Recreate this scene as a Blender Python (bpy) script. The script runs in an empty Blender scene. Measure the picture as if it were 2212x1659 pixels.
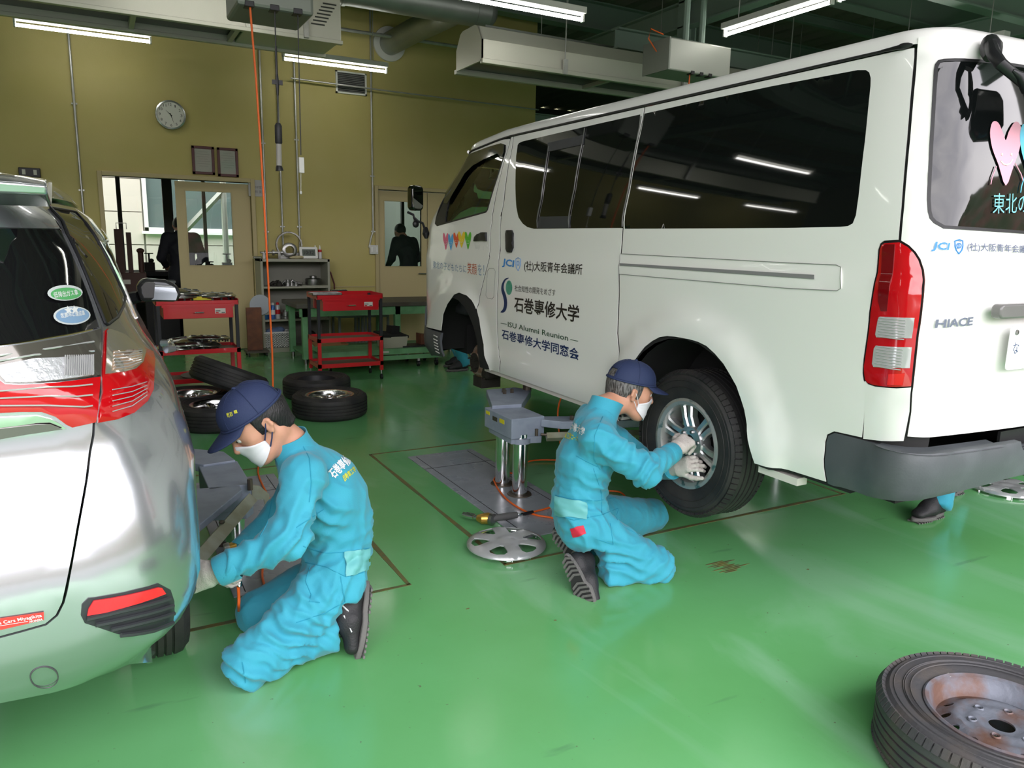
import bpy, bmesh, math, random
import numpy as np
from mathutils import Vector, Matrix, noise
from mathutils.bvhtree import BVHTree
from mathutils.geometry import delaunay_2d_cdt
PI = math.pi
random.seed(7)
SC = bpy.context.scene
COL = SC.collection

# ---------------------------------------------------------------- camera
IW, IH, FPX, CAMZ = 2212, 1659, 1632.9, 1.5
YAW, PITCH, ROLL = math.radians(28.648), math.radians(10.870), math.radians(1.193)
def _cam_rows():
    cy, sy, cp, sp = math.cos(YAW), math.sin(YAW), math.cos(PITCH), math.sin(PITCH)
    fwd = np.array([sy*cp, cy*cp, -sp]); right = np.array([cy, -sy, 0.0]); up = np.cross(right, fwd)
    cr, sr = math.cos(ROLL), math.sin(ROLL)
    return np.array([cr*right+sr*up, -sr*right+cr*up, fwd])
RC = _cam_rows()
CAM = np.array([0, 0, CAMZ])
cd = bpy.data.cameras.new('camera'); cam = bpy.data.objects.new('camera', cd); COL.objects.link(cam)
cd.sensor_width = 36; cd.sensor_fit = 'HORIZONTAL'; cd.lens = FPX/IW*36; cd.clip_start = .05; cd.clip_end = 500
cam.matrix_world = Matrix(((RC[0][0], RC[1][0], -RC[2][0], 0), (RC[0][1], RC[1][1], -RC[2][1], 0), (RC[0][2], RC[1][2], -RC[2][2], CAMZ), (0, 0, 0, 1)))
SC.camera = cam
def ray(x, y): return RC.T @ np.array([(x-IW/2)/FPX, -(y-IH/2)/FPX, 1.0])
def proj(p):
    c = RC @ (np.asarray(p, float)-CAM); return np.array([IW/2+FPX*c[0]/c[2], IH/2-FPX*c[1]/c[2]])
def onZ(x, y, z=0.0):
    d = ray(x, y); t = (z-CAMZ)/d[2]; return Vector((d[0]*t, d[1]*t, z))
def onY(x, y, Y):
    d = ray(x, y); t = Y/d[1]; return Vector((d[0]*t, Y, CAMZ+d[2]*t))
def onX(x, y, X):
    d = ray(x, y); t = X/d[0]; return Vector((X, d[1]*t, CAMZ+d[2]*t))

# ---------------------------------------------------------------- view, world, sun-free overcast sky
SC.view_settings.view_transform = 'Standard'; SC.view_settings.look = 'None'
SC.view_settings.exposure = 0.22; SC.view_settings.gamma = 1.0; SC.view_settings.use_curve_mapping = False
try:
    SC.cycles.use_denoising = True; SC.cycles.max_bounces = 8; SC.cycles.diffuse_bounces = 4
    SC.cycles.glossy_bounces = 4; SC.cycles.transmission_bounces = 6; SC.cycles.transparent_max_bounces = 8
    SC.cycles.sample_clamp_indirect = 6; SC.cycles.caustics_reflective = False; SC.cycles.caustics_refractive = False
except Exception: pass
WLD = bpy.data.worlds.new('overcast_sky'); SC.world = WLD; WLD.use_nodes = True
_n = WLD.node_tree; _bg = _n.nodes['Background']
_tc = _n.nodes.new('ShaderNodeTexCoord'); _ns = _n.nodes.new('ShaderNodeTexNoise'); _mp = _n.nodes.new('ShaderNodeMapping')
_rp = _n.nodes.new('ShaderNodeValToRGB'); _mp.inputs['Scale'].default_value = (1, 1, 2.5)
_ns.inputs['Scale'].default_value = 2.2; _ns.inputs['Detail'].default_value = 5
_rp.color_ramp.elements[0].position = .35; _rp.color_ramp.elements[0].color = (.70, .68, .74, 1)
_rp.color_ramp.elements[1].position = .68; _rp.color_ramp.elements[1].color = (1.0, .96, .98, 1)
_n.links.new(_tc.outputs['Generated'], _mp.inputs[0]); _n.links.new(_mp.outputs[0], _ns.inputs[0])
_n.links.new(_ns.outputs[0], _rp.inputs[0]); _n.links.new(_rp.outputs[0], _bg.inputs[0])
_bg.inputs[1].default_value = 6.5
# the workshop's open front (a light portal for the sky) and the window wall of the back room
def portal(loc, rot, sx, sy):
    l = bpy.data.lights.new('door_portal', 'AREA'); l.shape = 'RECTANGLE'; l.size = sx; l.size_y = sy
    l.cycles.is_portal = True; o = bpy.data.objects.new('door_portal', l); COL.objects.link(o)
    o.location = loc; o.rotation_euler = rot
portal((1.15, -1.15, 2.27), (PI/2, 0, 0), 12.6, 4.5)
LAMP_W = 20.0     # emission strength of the fluorescent tubes

# ---------------------------------------------------------------- materials
MATS = {}
def mat(name, col, rough=.5, metal=0.0, coat=0.0, bump=None, mix=None, alpha=1, emit=None, trans=0, ior=1.45, spec=.5, sheen=0, mixscale=6, rvar=0, coords='Object', aniso=None):
    """principled material; mix=(colour2, amount, threshold softness) = noise blotches; bump=(scale, strength)"""
    if name in MATS: return MATS[name]
    m = bpy.data.materials.new(name); m.use_nodes = True; nt = m.node_tree; b = nt.nodes['Principled BSDF']
    def C(c): return (c[0], c[1], c[2], 1)
    b.inputs['Base Color'].default_value = C(col); b.inputs['Roughness'].default_value = rough
    b.inputs['Metallic'].default_value = metal; b.inputs['IOR'].default_value = ior
    b.inputs['Coat Weight'].default_value = coat; b.inputs['Coat Roughness'].default_value = .04
    b.inputs['Specular IOR Level'].default_value = spec
    b.inputs['Transmission Weight'].default_value = trans; b.inputs['Alpha'].default_value = alpha
    if sheen: b.inputs['Sheen Weight'].default_value = sheen
    if emit: b.inputs['Emission Color'].default_value = C(emit[0]); b.inputs['Emission Strength'].default_value = emit[1]
    if bump or mix or rvar:
        tc = nt.nodes.new('ShaderNodeTexCoord'); mp = nt.nodes.new('ShaderNodeMapping'); nt.links.new(tc.outputs[coords], mp.inputs[0])
        if aniso: mp.inputs['Scale'].default_value = aniso
    if mix:
        ns = nt.nodes.new('ShaderNodeTexNoise'); ns.inputs['Scale'].default_value = mixscale; ns.inputs['Detail'].default_value = 6
        rp = nt.nodes.new('ShaderNodeValToRGB'); nt.links.new(mp.outputs[0], ns.inputs[0]); nt.links.new(ns.outputs[0], rp.inputs[0])
        rp.color_ramp.elements[0].position = mix[1]-mix[2]; rp.color_ramp.elements[1].position = mix[1]+mix[2]
        rp.color_ramp.elements[0].color = C(col); rp.color_ramp.elements[1].color = C(mix[0])
        nt.links.new(rp.outputs[0], b.inputs['Base Color'])
        if rvar:
            mr = nt.nodes.new('ShaderNodeMapRange'); nt.links.new(ns.outputs[0], mr.inputs[0])
            mr.inputs[1].default_value = .3; mr.inputs[2].default_value = .7; mr.inputs[3].default_value = max(0, rough-rvar); mr.inputs[4].default_value = rough+rvar
            nt.links.new(mr.outputs[0], b.inputs['Roughness'])
    if bump:
        n2 = nt.nodes.new('ShaderNodeTexNoise'); n2.inputs['Scale'].default_value = bump[0]; n2.inputs['Detail'].default_value = 4
        bp = nt.nodes.new('ShaderNodeBump'); bp.inputs['Strength'].default_value = bump[1]; bp.inputs['Distance'].default_value = .01
        nt.links.new(mp.outputs[0], n2.inputs[0]); nt.links.new(n2.outputs[0], bp.inputs['Height']); nt.links.new(bp.outputs[0], b.inputs['Normal'])
    MATS[name] = m; return m

# ---------------------------------------------------------------- mesh builder
class MB:
    def __init__(s): s.v = []; s.f = []; s.mi = []; s.cur = 0
    def add(s, vs, fs, M=None):
        n = len(s.v)
        for p in vs:
            p = Vector(p); s.v.append(M @ p if M else p)
        for f in fs: s.f.append([i+n for i in f]); s.mi.append(s.cur)
        return s
    def box(s, c, d, rot=None, M=None):
        x, y, z = d[0]/2, d[1]/2, d[2]/2
        vs = [Vector(q) for q in ((-x,-y,-z),(x,-y,-z),(x,y,-z),(-x,y,-z),(-x,-y,z),(x,-y,z),(x,y,z),(-x,y,z))]
        T = Matrix.Translation(c)
        if rot: T = T @ Matrix.Rotation(rot[2],4,'Z') @ Matrix.Rotation(rot[1],4,'Y') @ Matrix.Rotation(rot[0],4,'X')
        if M: T = M @ T
        return s.add([T @ v for v in vs], [(0,3,2,1),(4,5,6,7),(0,1,5,4),(1,2,6,5),(2,3,7,6),(3,0,4,7)])
    def b2(s, a, b):   # box from corner a to corner b
        a = Vector(a); b = Vector(b); return s.box((a+b)/2, [abs(q) for q in (b-a)])
    def prism(s, poly, h, M=None):  # poly in xy, extruded 0..h in z
        n = len(poly); vs = [(p[0],p[1],0) for p in poly]+[(p[0],p[1],h) for p in poly]
        return s.add(vs, [tuple(range(n-1,-1,-1)), tuple(range(n,2*n))]+[(i,(i+1)%n,n+(i+1)%n,n+i) for i in range(n)], M)
    def tube(s, pts, r, n=8, closed=False, caps=True):
        pts = [Vector(p) for p in pts]; N = len(pts); rs = r if isinstance(r,(list,tuple)) else [r]*N
        rings = []; up = None
        for i,p in enumerate(pts):
            a = pts[i-1] if (i>0 or closed) else p; b = pts[(i+1)%N] if (i<N-1 or closed) else p
            d = (b-a)
            d = d.normalized() if d.length>1e-9 else Vector((0,0,1))
            if up is None:
                up = Vector((0,0,1)) if abs(d.z)<.9 else Vector((1,0,0))
            u = (up-d*up.dot(d)); u = u.normalized() if u.length>1e-6 else d.orthogonal().normalized(); up = u; w = d.cross(u)
            rings.append([p+(u*math.cos(2*PI*k/n)+w*math.sin(2*PI*k/n))*rs[i] for k in range(n)])
        vs = [q for R in rings for q in R]; fs = []
        for i in range(N if closed else N-1):
            j = (i+1)%N
            for k in range(n): fs.append((i*n+k, i*n+(k+1)%n, j*n+(k+1)%n, j*n+k))
        if caps and not closed: fs += [tuple(range(n-1,-1,-1)), tuple(range((N-1)*n,N*n))]
        return s.add(vs, fs)
    def cyl(s, a, b, r, n=16, r2=None): return s.tube([a,b],[r, r if r2 is None else r2], n)
    def lathe(s, prof, n=32, M=None, a0=0, a1=2*PI, closed_prof=False):  # prof: (r,z) list about z
        full = abs(a1-a0-2*PI)<1e-6; m = n if full else n+1; P = len(prof)
        vs = [(r*math.cos(a0+(a1-a0)*k/n), r*math.sin(a0+(a1-a0)*k/n), z) for k in range(m) for r,z in prof]; fs = []
        for k in range(n):
            k2 = (k+1)%m
            for i in range(P if closed_prof else P-1):
                j = (i+1)%P; fs.append((k*P+i, k2*P+i, k2*P+j, k*P+j))
        return s.add(vs, fs, M)
    def ell(s, c, r, n=16, m=10, M=None):
        pr = [(math.sin(PI*i/m), -math.cos(PI*i/m)) for i in range(m+1)]
        T = Matrix.Translation(c) @ Matrix.Diagonal((r[0],r[1],r[2],1))
        return s.lathe([(max(p[0],1e-4),p[1]) for p in pr], n, (M @ T) if M else T)
def link(o, parent=None):
    COL.objects.link(o)
    if parent: o.parent = parent
    return o
def tag(o, label=None, cat=None, group=None, kind=None):
    if label: o['label'] = label
    if cat: o['category'] = cat
    if group: o['group'] = group
    if kind: o['kind'] = kind
    return o
def build(mb, name, m, parent=None, smooth=35, bevel=0, at=None, label=None):
    me = bpy.data.meshes.new(name); me.from_pydata([tuple(v) for v in mb.v], [], mb.f)
    ms = m if isinstance(m,(list,tuple)) else [m]
    for x in ms: me.materials.append(x)
    if len(ms)>1: me.polygons.foreach_set('material_index', mb.mi)
    me.validate()
    bm = bmesh.new(); bm.from_mesh(me); bmesh.ops.recalc_face_normals(bm, faces=bm.faces)
    bm.to_mesh(me); bm.free()
    if smooth: me.shade_smooth(); me.set_sharp_from_angle(angle=math.radians(smooth))
    o = bpy.data.objects.new(name, me); link(o, parent)
    if bevel:
        b = o.modifiers.new('bevel','BEVEL'); b.width = bevel; b.segments = 2; b.limit_method = 'ANGLE'; b.angle_limit = math.radians(40); b.harden_normals = False
    if at is not None: o.location = at
    if label: o['label'] = label
    return o
def empty(name, loc=(0,0,0), rz=0, label=None, cat=None, group=None, kind=None):
    o = bpy.data.objects.new(name, None); COL.objects.link(o); o.location = loc; o.rotation_euler = (0,0,rz); o.empty_display_size = .1
    return tag(o, label, cat, group, kind)
def world_parent(o, parent):   # keep world placement of geometry built in world coordinates (parent already placed)
    o.parent = parent; o.matrix_parent_inverse = parent_matrix(parent).inverted(); return o
def parent_matrix(p): return Matrix.Translation(p.location) @ p.rotation_euler.to_matrix().to_4x4()
def copy_tree(o, parent=None):
    c = o.copy(); COL.objects.link(c)
    if parent: c.parent = parent
    for ch in list(o.children): copy_tree(ch, c)
    return c
def arc(cx, cy, r, a0, a1, n): return [(cx+r*math.cos(a0+(a1-a0)*i/n), cy+r*math.sin(a0+(a1-a0)*i/n)) for i in range(n+1)]
def rrect(w, h, r, n=4):
    p = []
    for cx, cy, a in ((w/2-r,h/2-r,0),(-w/2+r,h/2-r,PI/2),(-w/2+r,-h/2+r,PI),(w/2-r,-h/2+r,3*PI/2)): p += arc(cx,cy,r,a,a+PI/2,n)
    return p
def frame_mat(o, x, y):  # 4x4 with origin o, x axis, y axis
    x = Vector(x).normalized(); z = x.cross(Vector(y)).normalized(); y = z.cross(x)
    return Matrix(((x.x,y.x,z.x,o[0]),(x.y,y.y,z.y,o[1]),(x.z,y.z,z.z,o[2]),(0,0,0,1)))
_tcache = {}
def text_geo(s, bold=0.0, sx=1.0):
    """glyph mesh of a text as numpy verts (x 0..w, y) and faces"""
    k = (s,bold)
    if k not in _tcache:
        c = bpy.data.curves.new('tmp','FONT'); c.body = s; c.size = 1; c.offset = bold; c.resolution_u = 2
        o = bpy.data.objects.new('tmp', c); COL.objects.link(o)
        dg = bpy.context.evaluated_depsgraph_get(); me = bpy.data.meshes.new_from_object(o.evaluated_get(dg))
        v = np.array([tuple(q.co) for q in me.vertices]); f = [tuple(p.vertices) for p in me.polygons]
        bpy.data.objects.remove(o); bpy.data.curves.remove(c); bpy.data.meshes.remove(me)
        v = v[:, :2]; v = v-v.min(0); _tcache[k] = (v, f)
    return _tcache[k]
def text_obj(s, name, m, mapf, w, h, parent=None, bold=0.0, shear=0):
    """text fitted to w x h (metres), each vertex through mapf(x,y)->3D"""
    v, f = text_geo(s, bold); mx = v.max(0); q = v/mx*np.array([w,h])
    mb = MB(); mb.v = [Vector(mapf(a+shear*b, b)) for a,b in q]; mb.f = [list(x) for x in f]; mb.mi = [0]*len(f)
    me = bpy.data.meshes.new(name); me.from_pydata([tuple(x) for x in mb.v], [], mb.f); me.materials.append(m)
    o = bpy.data.objects.new(name, me); link(o, parent); return o
# ================================================================ SETTING
YB = 10.3            # back wall
XE = 5.93            # right end of the yellow wall, deeper bay beyond
ROOFZ = 5.1
m_wall = mat('yellow_wall', (.50,.43,.165), .62, bump=(60,.08), mix=((.47,.405,.135),.5,.2), mixscale=2)
m_door = mat('door_beige', (.50,.41,.21), .5)
m_trim = mat('door_trim', (.46,.38,.19), .45)
m_green = mat('beam_green', (.22,.30,.25), .55)
m_deck = mat('roof_deck', (.27,.265,.21), .7)
m_grey = mat('galvanised', (.52,.53,.50), .38, .75, mix=((.42,.43,.41),.5,.15), mixscale=9)
m_white = mat('white_enamel', (.78,.78,.74), .4)
m_black = mat('black_plastic', (.012,.012,.014), .4)
m_dark = mat('dark_metal', (.035,.035,.038), .5, .4)
m_chrome = mat('chrome', (.82,.83,.85), .12, 1)
m_steel = mat('steel', (.45,.45,.44), .32, 1, mix=((.25,.24,.23),.55,.15), mixscale=14)
m_rubber = mat('rubber', (.016,.016,.017), .62, bump=(70,.15), mix=((.032,.030,.028),.55,.12), mixscale=8)
def thin_glass(name, tint=(.96,.99,.98)):
    m = bpy.data.materials.new(name); m.use_nodes = True; nt = m.node_tree; nt.nodes.remove(nt.nodes['Principled BSDF'])
    t = nt.nodes.new('ShaderNodeBsdfTransparent'); t.inputs[0].default_value = (*tint,1); g = nt.nodes.new('ShaderNodeBsdfGlossy'); g.inputs['Roughness'].default_value = .01
    f = nt.nodes.new('ShaderNodeFresnel'); f.inputs[0].default_value = 1.45; x = nt.nodes.new('ShaderNodeMixShader')
    nt.links.new(f.outputs[0],x.inputs[0]); nt.links.new(t.outputs[0],x.inputs[1]); nt.links.new(g.outputs[0],x.inputs[2]); nt.links.new(x.outputs[0],nt.nodes['Material Output'].inputs[0])
    MATS[name] = m; return m
m_glass = thin_glass('clear_glass')
m_red = mat('red_paint', (.52,.010,.016), .32, coat=.3)

# floor: epoxy green, glossy, scuffed
def floor_material():
    m = bpy.data.materials.new('green_epoxy'); m.use_nodes = True; nt = m.node_tree; b = nt.nodes['Principled BSDF']; L = nt.links.new
    tc = nt.nodes.new('ShaderNodeTexCoord')
    def nz(sc, det, s=(1,1,1), rot=0, dist=0):
        mp = nt.nodes.new('ShaderNodeMapping'); mp.inputs['Scale'].default_value = s; mp.inputs['Rotation'].default_value = (0,0,rot); L(tc.outputs['Object'], mp.inputs[0])
        n = nt.nodes.new('ShaderNodeTexNoise'); n.inputs['Scale'].default_value = sc; n.inputs['Detail'].default_value = det; n.inputs['Distortion'].default_value = dist; L(mp.outputs[0], n.inputs[0]); return n.outputs[0]
    def ramp(src, p0, c0, p1, c1):
        r = nt.nodes.new('ShaderNodeValToRGB'); L(src, r.inputs[0]); r.color_ramp.elements[0].position = p0; r.color_ramp.elements[1].position = p1
        r.color_ramp.elements[0].color = c0; r.color_ramp.elements[1].color = c1; return r.outputs[0]
    def mx(fac, a, c):
        n = nt.nodes.new('ShaderNodeMix'); n.data_type = 'RGBA'
        if isinstance(fac, float): n.inputs[0].default_value = fac
        else: L(fac, n.inputs[0])
        for i, q in ((6,a),(7,c)):
            if isinstance(q, tuple): n.inputs[i].default_value = q
            else: L(q, n.inputs[i])
        return n.outputs[2]
    base = mx(ramp(nz(.7,5),.35,(0,0,0,1),.65,(1,1,1,1)), (.115,.37,.12,1), (.145,.43,.17,1))
    base = mx(ramp(nz(1.3,8,(1,.35,1),.5,1.2),.50,(0,0,0,1),.62,(.7,.7,.7,1)), base, (.22,.47,.26,1))      # worn, chalky streaks
    base = mx(ramp(nz(7,6,(.3,1.6,1),.9),.67,(0,0,0,1),.74,(.35,.35,.35,1)), base, (.07,.17,.09,1))    # scuffs
    base = mx(ramp(nz(46,2),.74,(0,0,0,1),.77,(.8,.8,.8,1)), base, (.11,.13,.075,1))                   # specks
    L(base, b.inputs['Base Color'])
    r = nt.nodes.new('ShaderNodeMapRange'); L(nz(2.2,7,(1,.5,1),.4), r.inputs[0]); r.inputs[1].default_value = .3; r.inputs[2].default_value = .7
    r.inputs[3].default_value = .10; r.inputs[4].default_value = .26; L(r.outputs[0], b.inputs['Roughness'])
    bp = nt.nodes.new('ShaderNodeBump'); bp.inputs['Strength'].default_value = .10; bp.inputs['Distance'].default_value = .004
    L(nz(26,3), bp.inputs['Height']); L(bp.outputs[0], b.inputs['Normal']); b.inputs['IOR'].default_value = 1.5
    return m
m_floor = floor_material()
fl = MB().b2((-7,-1.2,-.12),(16,YB+9,0)); floor = build(fl, 'floor', m_floor, smooth=0); tag(floor, kind='structure')
m_joint = mat('floor_joint', (.155,.135,.040), .55, mix=((.10,.12,.05),.5,.1), mixscale=20)
def joint(a, b, w=.022):
    a = Vector((*a,0)); b = Vector((*b,0)); d = (b-a); n = Vector((-d.y,d.x,0)).normalized()*w/2
    mb = MB(); k = 12; mb2 = []
    for i in range(k+1):
        p = a+d*i/k; q = n*(1+.25*math.sin(i*5.1)); mb2 += [p-q, p+q]
    vs = [(v.x,v.y,-.002) for v in mb2]+[(v.x,v.y,.0016) for v in mb2]; N = len(mb2)
    fs = []
    for i in range(k):
        j = 2*i; fs.append((j+N,j+2+N,j+3+N,j+1+N))
        fs.append((j,j+N,j+2+N,j+2)); fs.append((j+1,j+3,j+3+N,j+1+N))
    mb.add(vs, fs); o = build(mb, 'joint_strip', m_joint, floor, smooth=0); return o
joint((1.58,4.93),(1.58,2.92)); joint((1.57,4.93),(3.9,4.93)); joint((1.57,2.92),(3.95,2.92)); joint((3.93,2.92),(3.93,4.93))
joint((1.10,4.93),(1.10,2.92)); joint((-1.6,2.92),(1.11,2.92)); joint((-1.6,4.93),(1.11,4.93))

# walls
def wallbox(name, boxes, m, **k):
    mb = MB()
    for a, b in boxes: mb.b2(a, b)
    o = build(mb, name, m, smooth=0); tag(o, kind='structure'); return o
D1 = (.12,1.78,2.13)   # doorway one: x0,x1,top
D2 = (3.46,4.95,2.13)
T = .16
wallbox('wall_back', [((-7,YB,0),(D1[0],YB+T,ROOFZ)), ((D1[0],YB,D1[2]),(D1[1],YB+T,ROOFZ)), ((D1[1],YB,0),(D2[0],YB+T,ROOFZ)),
    ((D2[0],YB,D2[2]),(D2[1],YB+T,ROOFZ)), ((D2[1],YB,0),(XE,YB+T,ROOFZ))], m_wall)
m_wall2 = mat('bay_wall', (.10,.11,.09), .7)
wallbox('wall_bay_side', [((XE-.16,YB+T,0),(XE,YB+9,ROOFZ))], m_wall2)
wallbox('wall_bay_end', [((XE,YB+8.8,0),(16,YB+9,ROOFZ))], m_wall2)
m_wallgrey = mat('side_wall_grey', (.30,.30,.27), .7)
wallbox('wall_left', [((-7.2,-1.2,0),(-7,YB,ROOFZ))], m_wallgrey)
wallbox('wall_right', [((16,-1.2,0),(16.2,YB+9,ROOFZ))], m_wallgrey)
wallbox('wall_front', [((-7,-1.35,4.55),(16,-1.2,ROOFZ)), ((-7,-1.35,0),(-5.2,-1.2,4.55)), ((7.5,-1.35,0),(16,-1.2,4.55))], m_wallgrey)
# low rail (dado line) and skirting on the back wall
mb = MB().b2((D1[1]+.1,YB-.012,.80),(D2[0]-.06,YB,.812)); tag(build(mb,'trim_1',m_trim,smooth=0),kind='structure')
mb = MB().b2((D1[1]+.05,YB-.012,0),(D2[0]-.05,YB,.06)); tag(build(mb,'baseboard_back',mat('skirting',(.32,.30,.22),.5),smooth=0),kind='structure')
# corrugated roof deck
mb = MB(); xs = np.arange(-7,16.01,.11); prof = []
for i,x in enumerate(xs): prof.append((x, ROOFZ + (.07 if (i//2)%2 else 0)))
vs = [(x,y,z) for x,z in prof for y in (-1.3,YB+9 if x>XE-.2 else YB+T)]; fs = [(2*i,2*i+2,2*i+3,2*i+1) for i in range(len(prof)-1)]
mb.add(vs,fs); tag(build(mb,'ceiling',m_deck,smooth=0),kind='structure')
# green steel roof beams (H sections)
def hbeam(a, b, h=.30, w=.16, t=.018, name='beam', m=None):
    a = Vector(a); b = Vector(b); d = (b-a); L = d.length; M = frame_mat(a, d, (0,0,1)) if abs(d.normalized().z)<.9 else frame_mat(a, d, (1,0,0))
    mb = MB()
    mb.box((L/2,h/2-t/2,0),(L,t,w),M=M); mb.box((L/2,-h/2+t/2,0),(L,t,w),M=M); mb.box((L/2,0,0),(L,h-2*t,t),M=M)
    o = build(mb, name, m or m_green, smooth=0); tag(o, kind='structure'); return o
for y in (1.9,7.15,9.9): hbeam((-7,y,4.84),(16,y,4.62),.38,.2)
for x in (-1.2,2.4): hbeam((x,-1.2,4.50),(x,YB,4.50),.24,.14)
for x in (6.45,10.0): hbeam((x,-1.2,4.18),(x,YB+8.8,4.18),.30,.16)
hbeam((-3,5.0,3.98),(16,5.0,3.98),.24,.14); hbeam((5.4,7.6,3.78),(16,7.6,3.78),.22,.14)
for y in (3.4,6.1,8.8): hbeam((-7,y,4.9),(16,y,4.9),.14,.09)
for x,y in ((6.45,5.0),(6.45,7.6),(10.0,5.0),(9.9,12.6),(6.6,12.4)): hbeam((x,y,3.75),(x,y,5.0),.16,.16)
for y in (11.2,12.6,14.2,16): hbeam((XE,y,3.4),(16,y,3.4),.22,.12)
for y in (12.0,14.0): hbeam((XE,y,2.6),(16,y,2.6),.1,.1,name='beam')
# door 1: frame, sliding leaf with window (stands half open)
def doorframe(name, x0, x1, zt, m=m_trim, w=.05, y=YB):
    mb = MB(); mb.b2((x0-w,y-.03,0),(x0,y+T+.01,zt+w)); mb.b2((x1,y-.03,0),(x1+w,y+T+.01,zt+w)); mb.b2((x0,y-.03,zt),(x1,y+T+.01,zt+w))
    o = build(mb, name, m, smooth=0, bevel=.004); tag(o, kind='structure'); return o
doorframe('trim_2', *D1); doorframe('trim_3', *D2)
def leaf(name, x0, x1, zt, wx0, wx1, wz0, wz1, y, th=.04, handle=None):
    mb = MB(); y1 = y+th
    mb.b2((x0,y,.012),(wx0,y1,zt)); mb.b2((wx1,y,.012),(x1,y1,zt)); mb.b2((wx0,y,.012),(wx1,y1,wz0)); mb.b2((wx0,y,wz1),(wx1,y1,zt))
    o = build(mb, name, m_door, smooth=0); tag(o, kind='structure')
    g = MB().b2((wx0,y+.012,wz0),(wx1,y+.018,wz1)); build(g,'pane',m_glass,o,smooth=0)
    f = MB(); w = .014
    for a,b in (((wx0-w,y-.006,wz0-w),(wx0,y1+.006,wz1+w)),((wx1,y-.006,wz0-w),(wx1+w,y1+.006,wz1+w)),((wx0,y-.006,wz0-w),(wx1,y1+.006,wz0)),((wx0,y-.006,wz1),(wx1,y1+.006,wz1+w))): f.b2(a,b)
    build(f,'glazing_frame',m_trim,o,smooth=0)
    if handle:
        h = MB().cyl((handle,y-.05,.98),(handle,y,.98),.009,8).cyl((handle-.05,y-.05,.98),(handle+.09,y-.05,.98),.010,8); build(h,'handle',m_steel,o)
    return o
p0 = onY(400,412,YB+.05); p1 = onY(506,573,YB+.05)
leaf('door_1', .90, D1[1]-.005, D1[2]-.02, p0.x, p1.x, p1.z, p0.z, YB+.03)
q0 = onY(829,434,YB+.05); q1 = onY(909,575,YB+.05)
leaf('door_2', D2[0]+.005, 4.20, D2[2]-.01, q0.x, q1.x, q1.z, q0.z, YB+.03, handle=4.10)
leaf('door_3', 4.21, D2[1]-.005, D2[2]-.01, 4.4, 4.75, 1.1, 1.95, YB+.03)
# ---------------------------------------------------------------- room behind the doorways and the yard beyond
m_bfloor = mat('back_room_floor', (.10,.12,.10), .4)
Y1 = 13.2
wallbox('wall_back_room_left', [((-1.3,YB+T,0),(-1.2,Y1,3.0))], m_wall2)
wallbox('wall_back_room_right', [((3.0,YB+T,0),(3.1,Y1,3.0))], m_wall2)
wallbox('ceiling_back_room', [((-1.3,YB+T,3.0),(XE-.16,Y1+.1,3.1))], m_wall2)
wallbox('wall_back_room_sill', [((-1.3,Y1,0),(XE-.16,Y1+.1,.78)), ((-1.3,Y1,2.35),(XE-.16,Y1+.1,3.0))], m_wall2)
m_mull = mat('mullion_dark', (.05,.055,.05), .5)
def window(name, xs, z0, z1, y, wm):
    mb = MB(); mb.b2((xs[0],y,z0),(xs[-1],y+.06,z0+.05)); mb.b2((xs[0],y,z1-.05),(xs[-1],y+.06,z1))
    o = build(mb, name, m_mull, smooth=0); tag(o, kind='structure')
    for i,x in enumerate(xs): build(MB().b2((x-wm[i]/2,y-.01,z0),(x+wm[i]/2,y+.07,z1)),'mullion',m_mull,o,smooth=0)
    for i in range(len(xs)-1): build(MB().b2((xs[i]+wm[i]/2,y+.028,z0+.05),(xs[i+1]-wm[i+1]/2,y+.034,z1-.05)),'pane',m_glass,o,smooth=0)
    return o
def yx(px, Y): return onY(px, 500, Y).x
window('window_1', [-1.2, yx(262,Y1), yx(366,Y1), yx(444,Y1), yx(520,Y1)+.2, 3.0], .78, 2.35, Y1, [.08,.06,.14,.05,.05,.08])
window('window_2', [3.1, 4.1, 4.9, XE-.16], .78, 2.35, Y1, [.08,.05,.05,.08])
m_facade = mat('facade_panels', (.50,.44,.40), .7)
m_fjoint = mat('facade_joint', (.35,.34,.31), .7)
YF = 16.5
fac = build(MB().b2((-5,YF+.06,0),(4.4,YF+3,5.5)), 'neighbour_building', m_fjoint, smooth=0)
tag(fac, 'white panelled building across the yard seen through the doorway', 'building')
fx = [-5,-3.6,-2.2,-.8, yx(313,YF)-.02]; fz = [0,.62,1.24,1.86,2.48,3.1,3.8,4.6,5.5]
def fpan(a, b):
    build(MB().b2((a[0]+.008,YF,a[1]+.008),(b[0]-.008,YF+.06,b[1]-.008)),'panel',m_facade,fac,smooth=0)
for i in range(4):
    for j in range(8): fpan((fx[i],fz[j]),(fx[i+1],fz[j+1]))
wx0 = yx(313,YF); wx1 = 2.9; wz0 = onY(360,500,YF).z; wz1 = 3.1
for x0,x1 in ((wx0,1.4),(1.4,wx1),(wx1,4.4)):
    for j in range(8):
        if x1<=wx1+.01 and fz[j+1]>wz0 and fz[j]<wz1:
            if fz[j]<wz0: fpan((x0,fz[j]),(x1,wz0))
            continue
        fpan((x0,fz[j]),(x1,fz[j+1]))
fr = MB(); w = .07
for a,b in (((wx0,YF-.05,wz0),(wx1,YF+.05,wz0+w)),((wx0,YF-.05,wz1-w),(wx1,YF+.05,wz1)),((wx0,YF-.05,wz0),(wx0+w,YF+.05,wz1)),((wx1-w,YF-.05,wz0),(wx1,YF+.05,wz1)),((1.25,YF-.04,wz0),(1.32,YF+.05,wz1)),((wx0-.05,YF-.1,wz0-.05),(wx1+.05,YF+.05,wz0))): fr.b2(a,b)
wf = build(fr,'window',m_white,fac,smooth=0)
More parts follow.
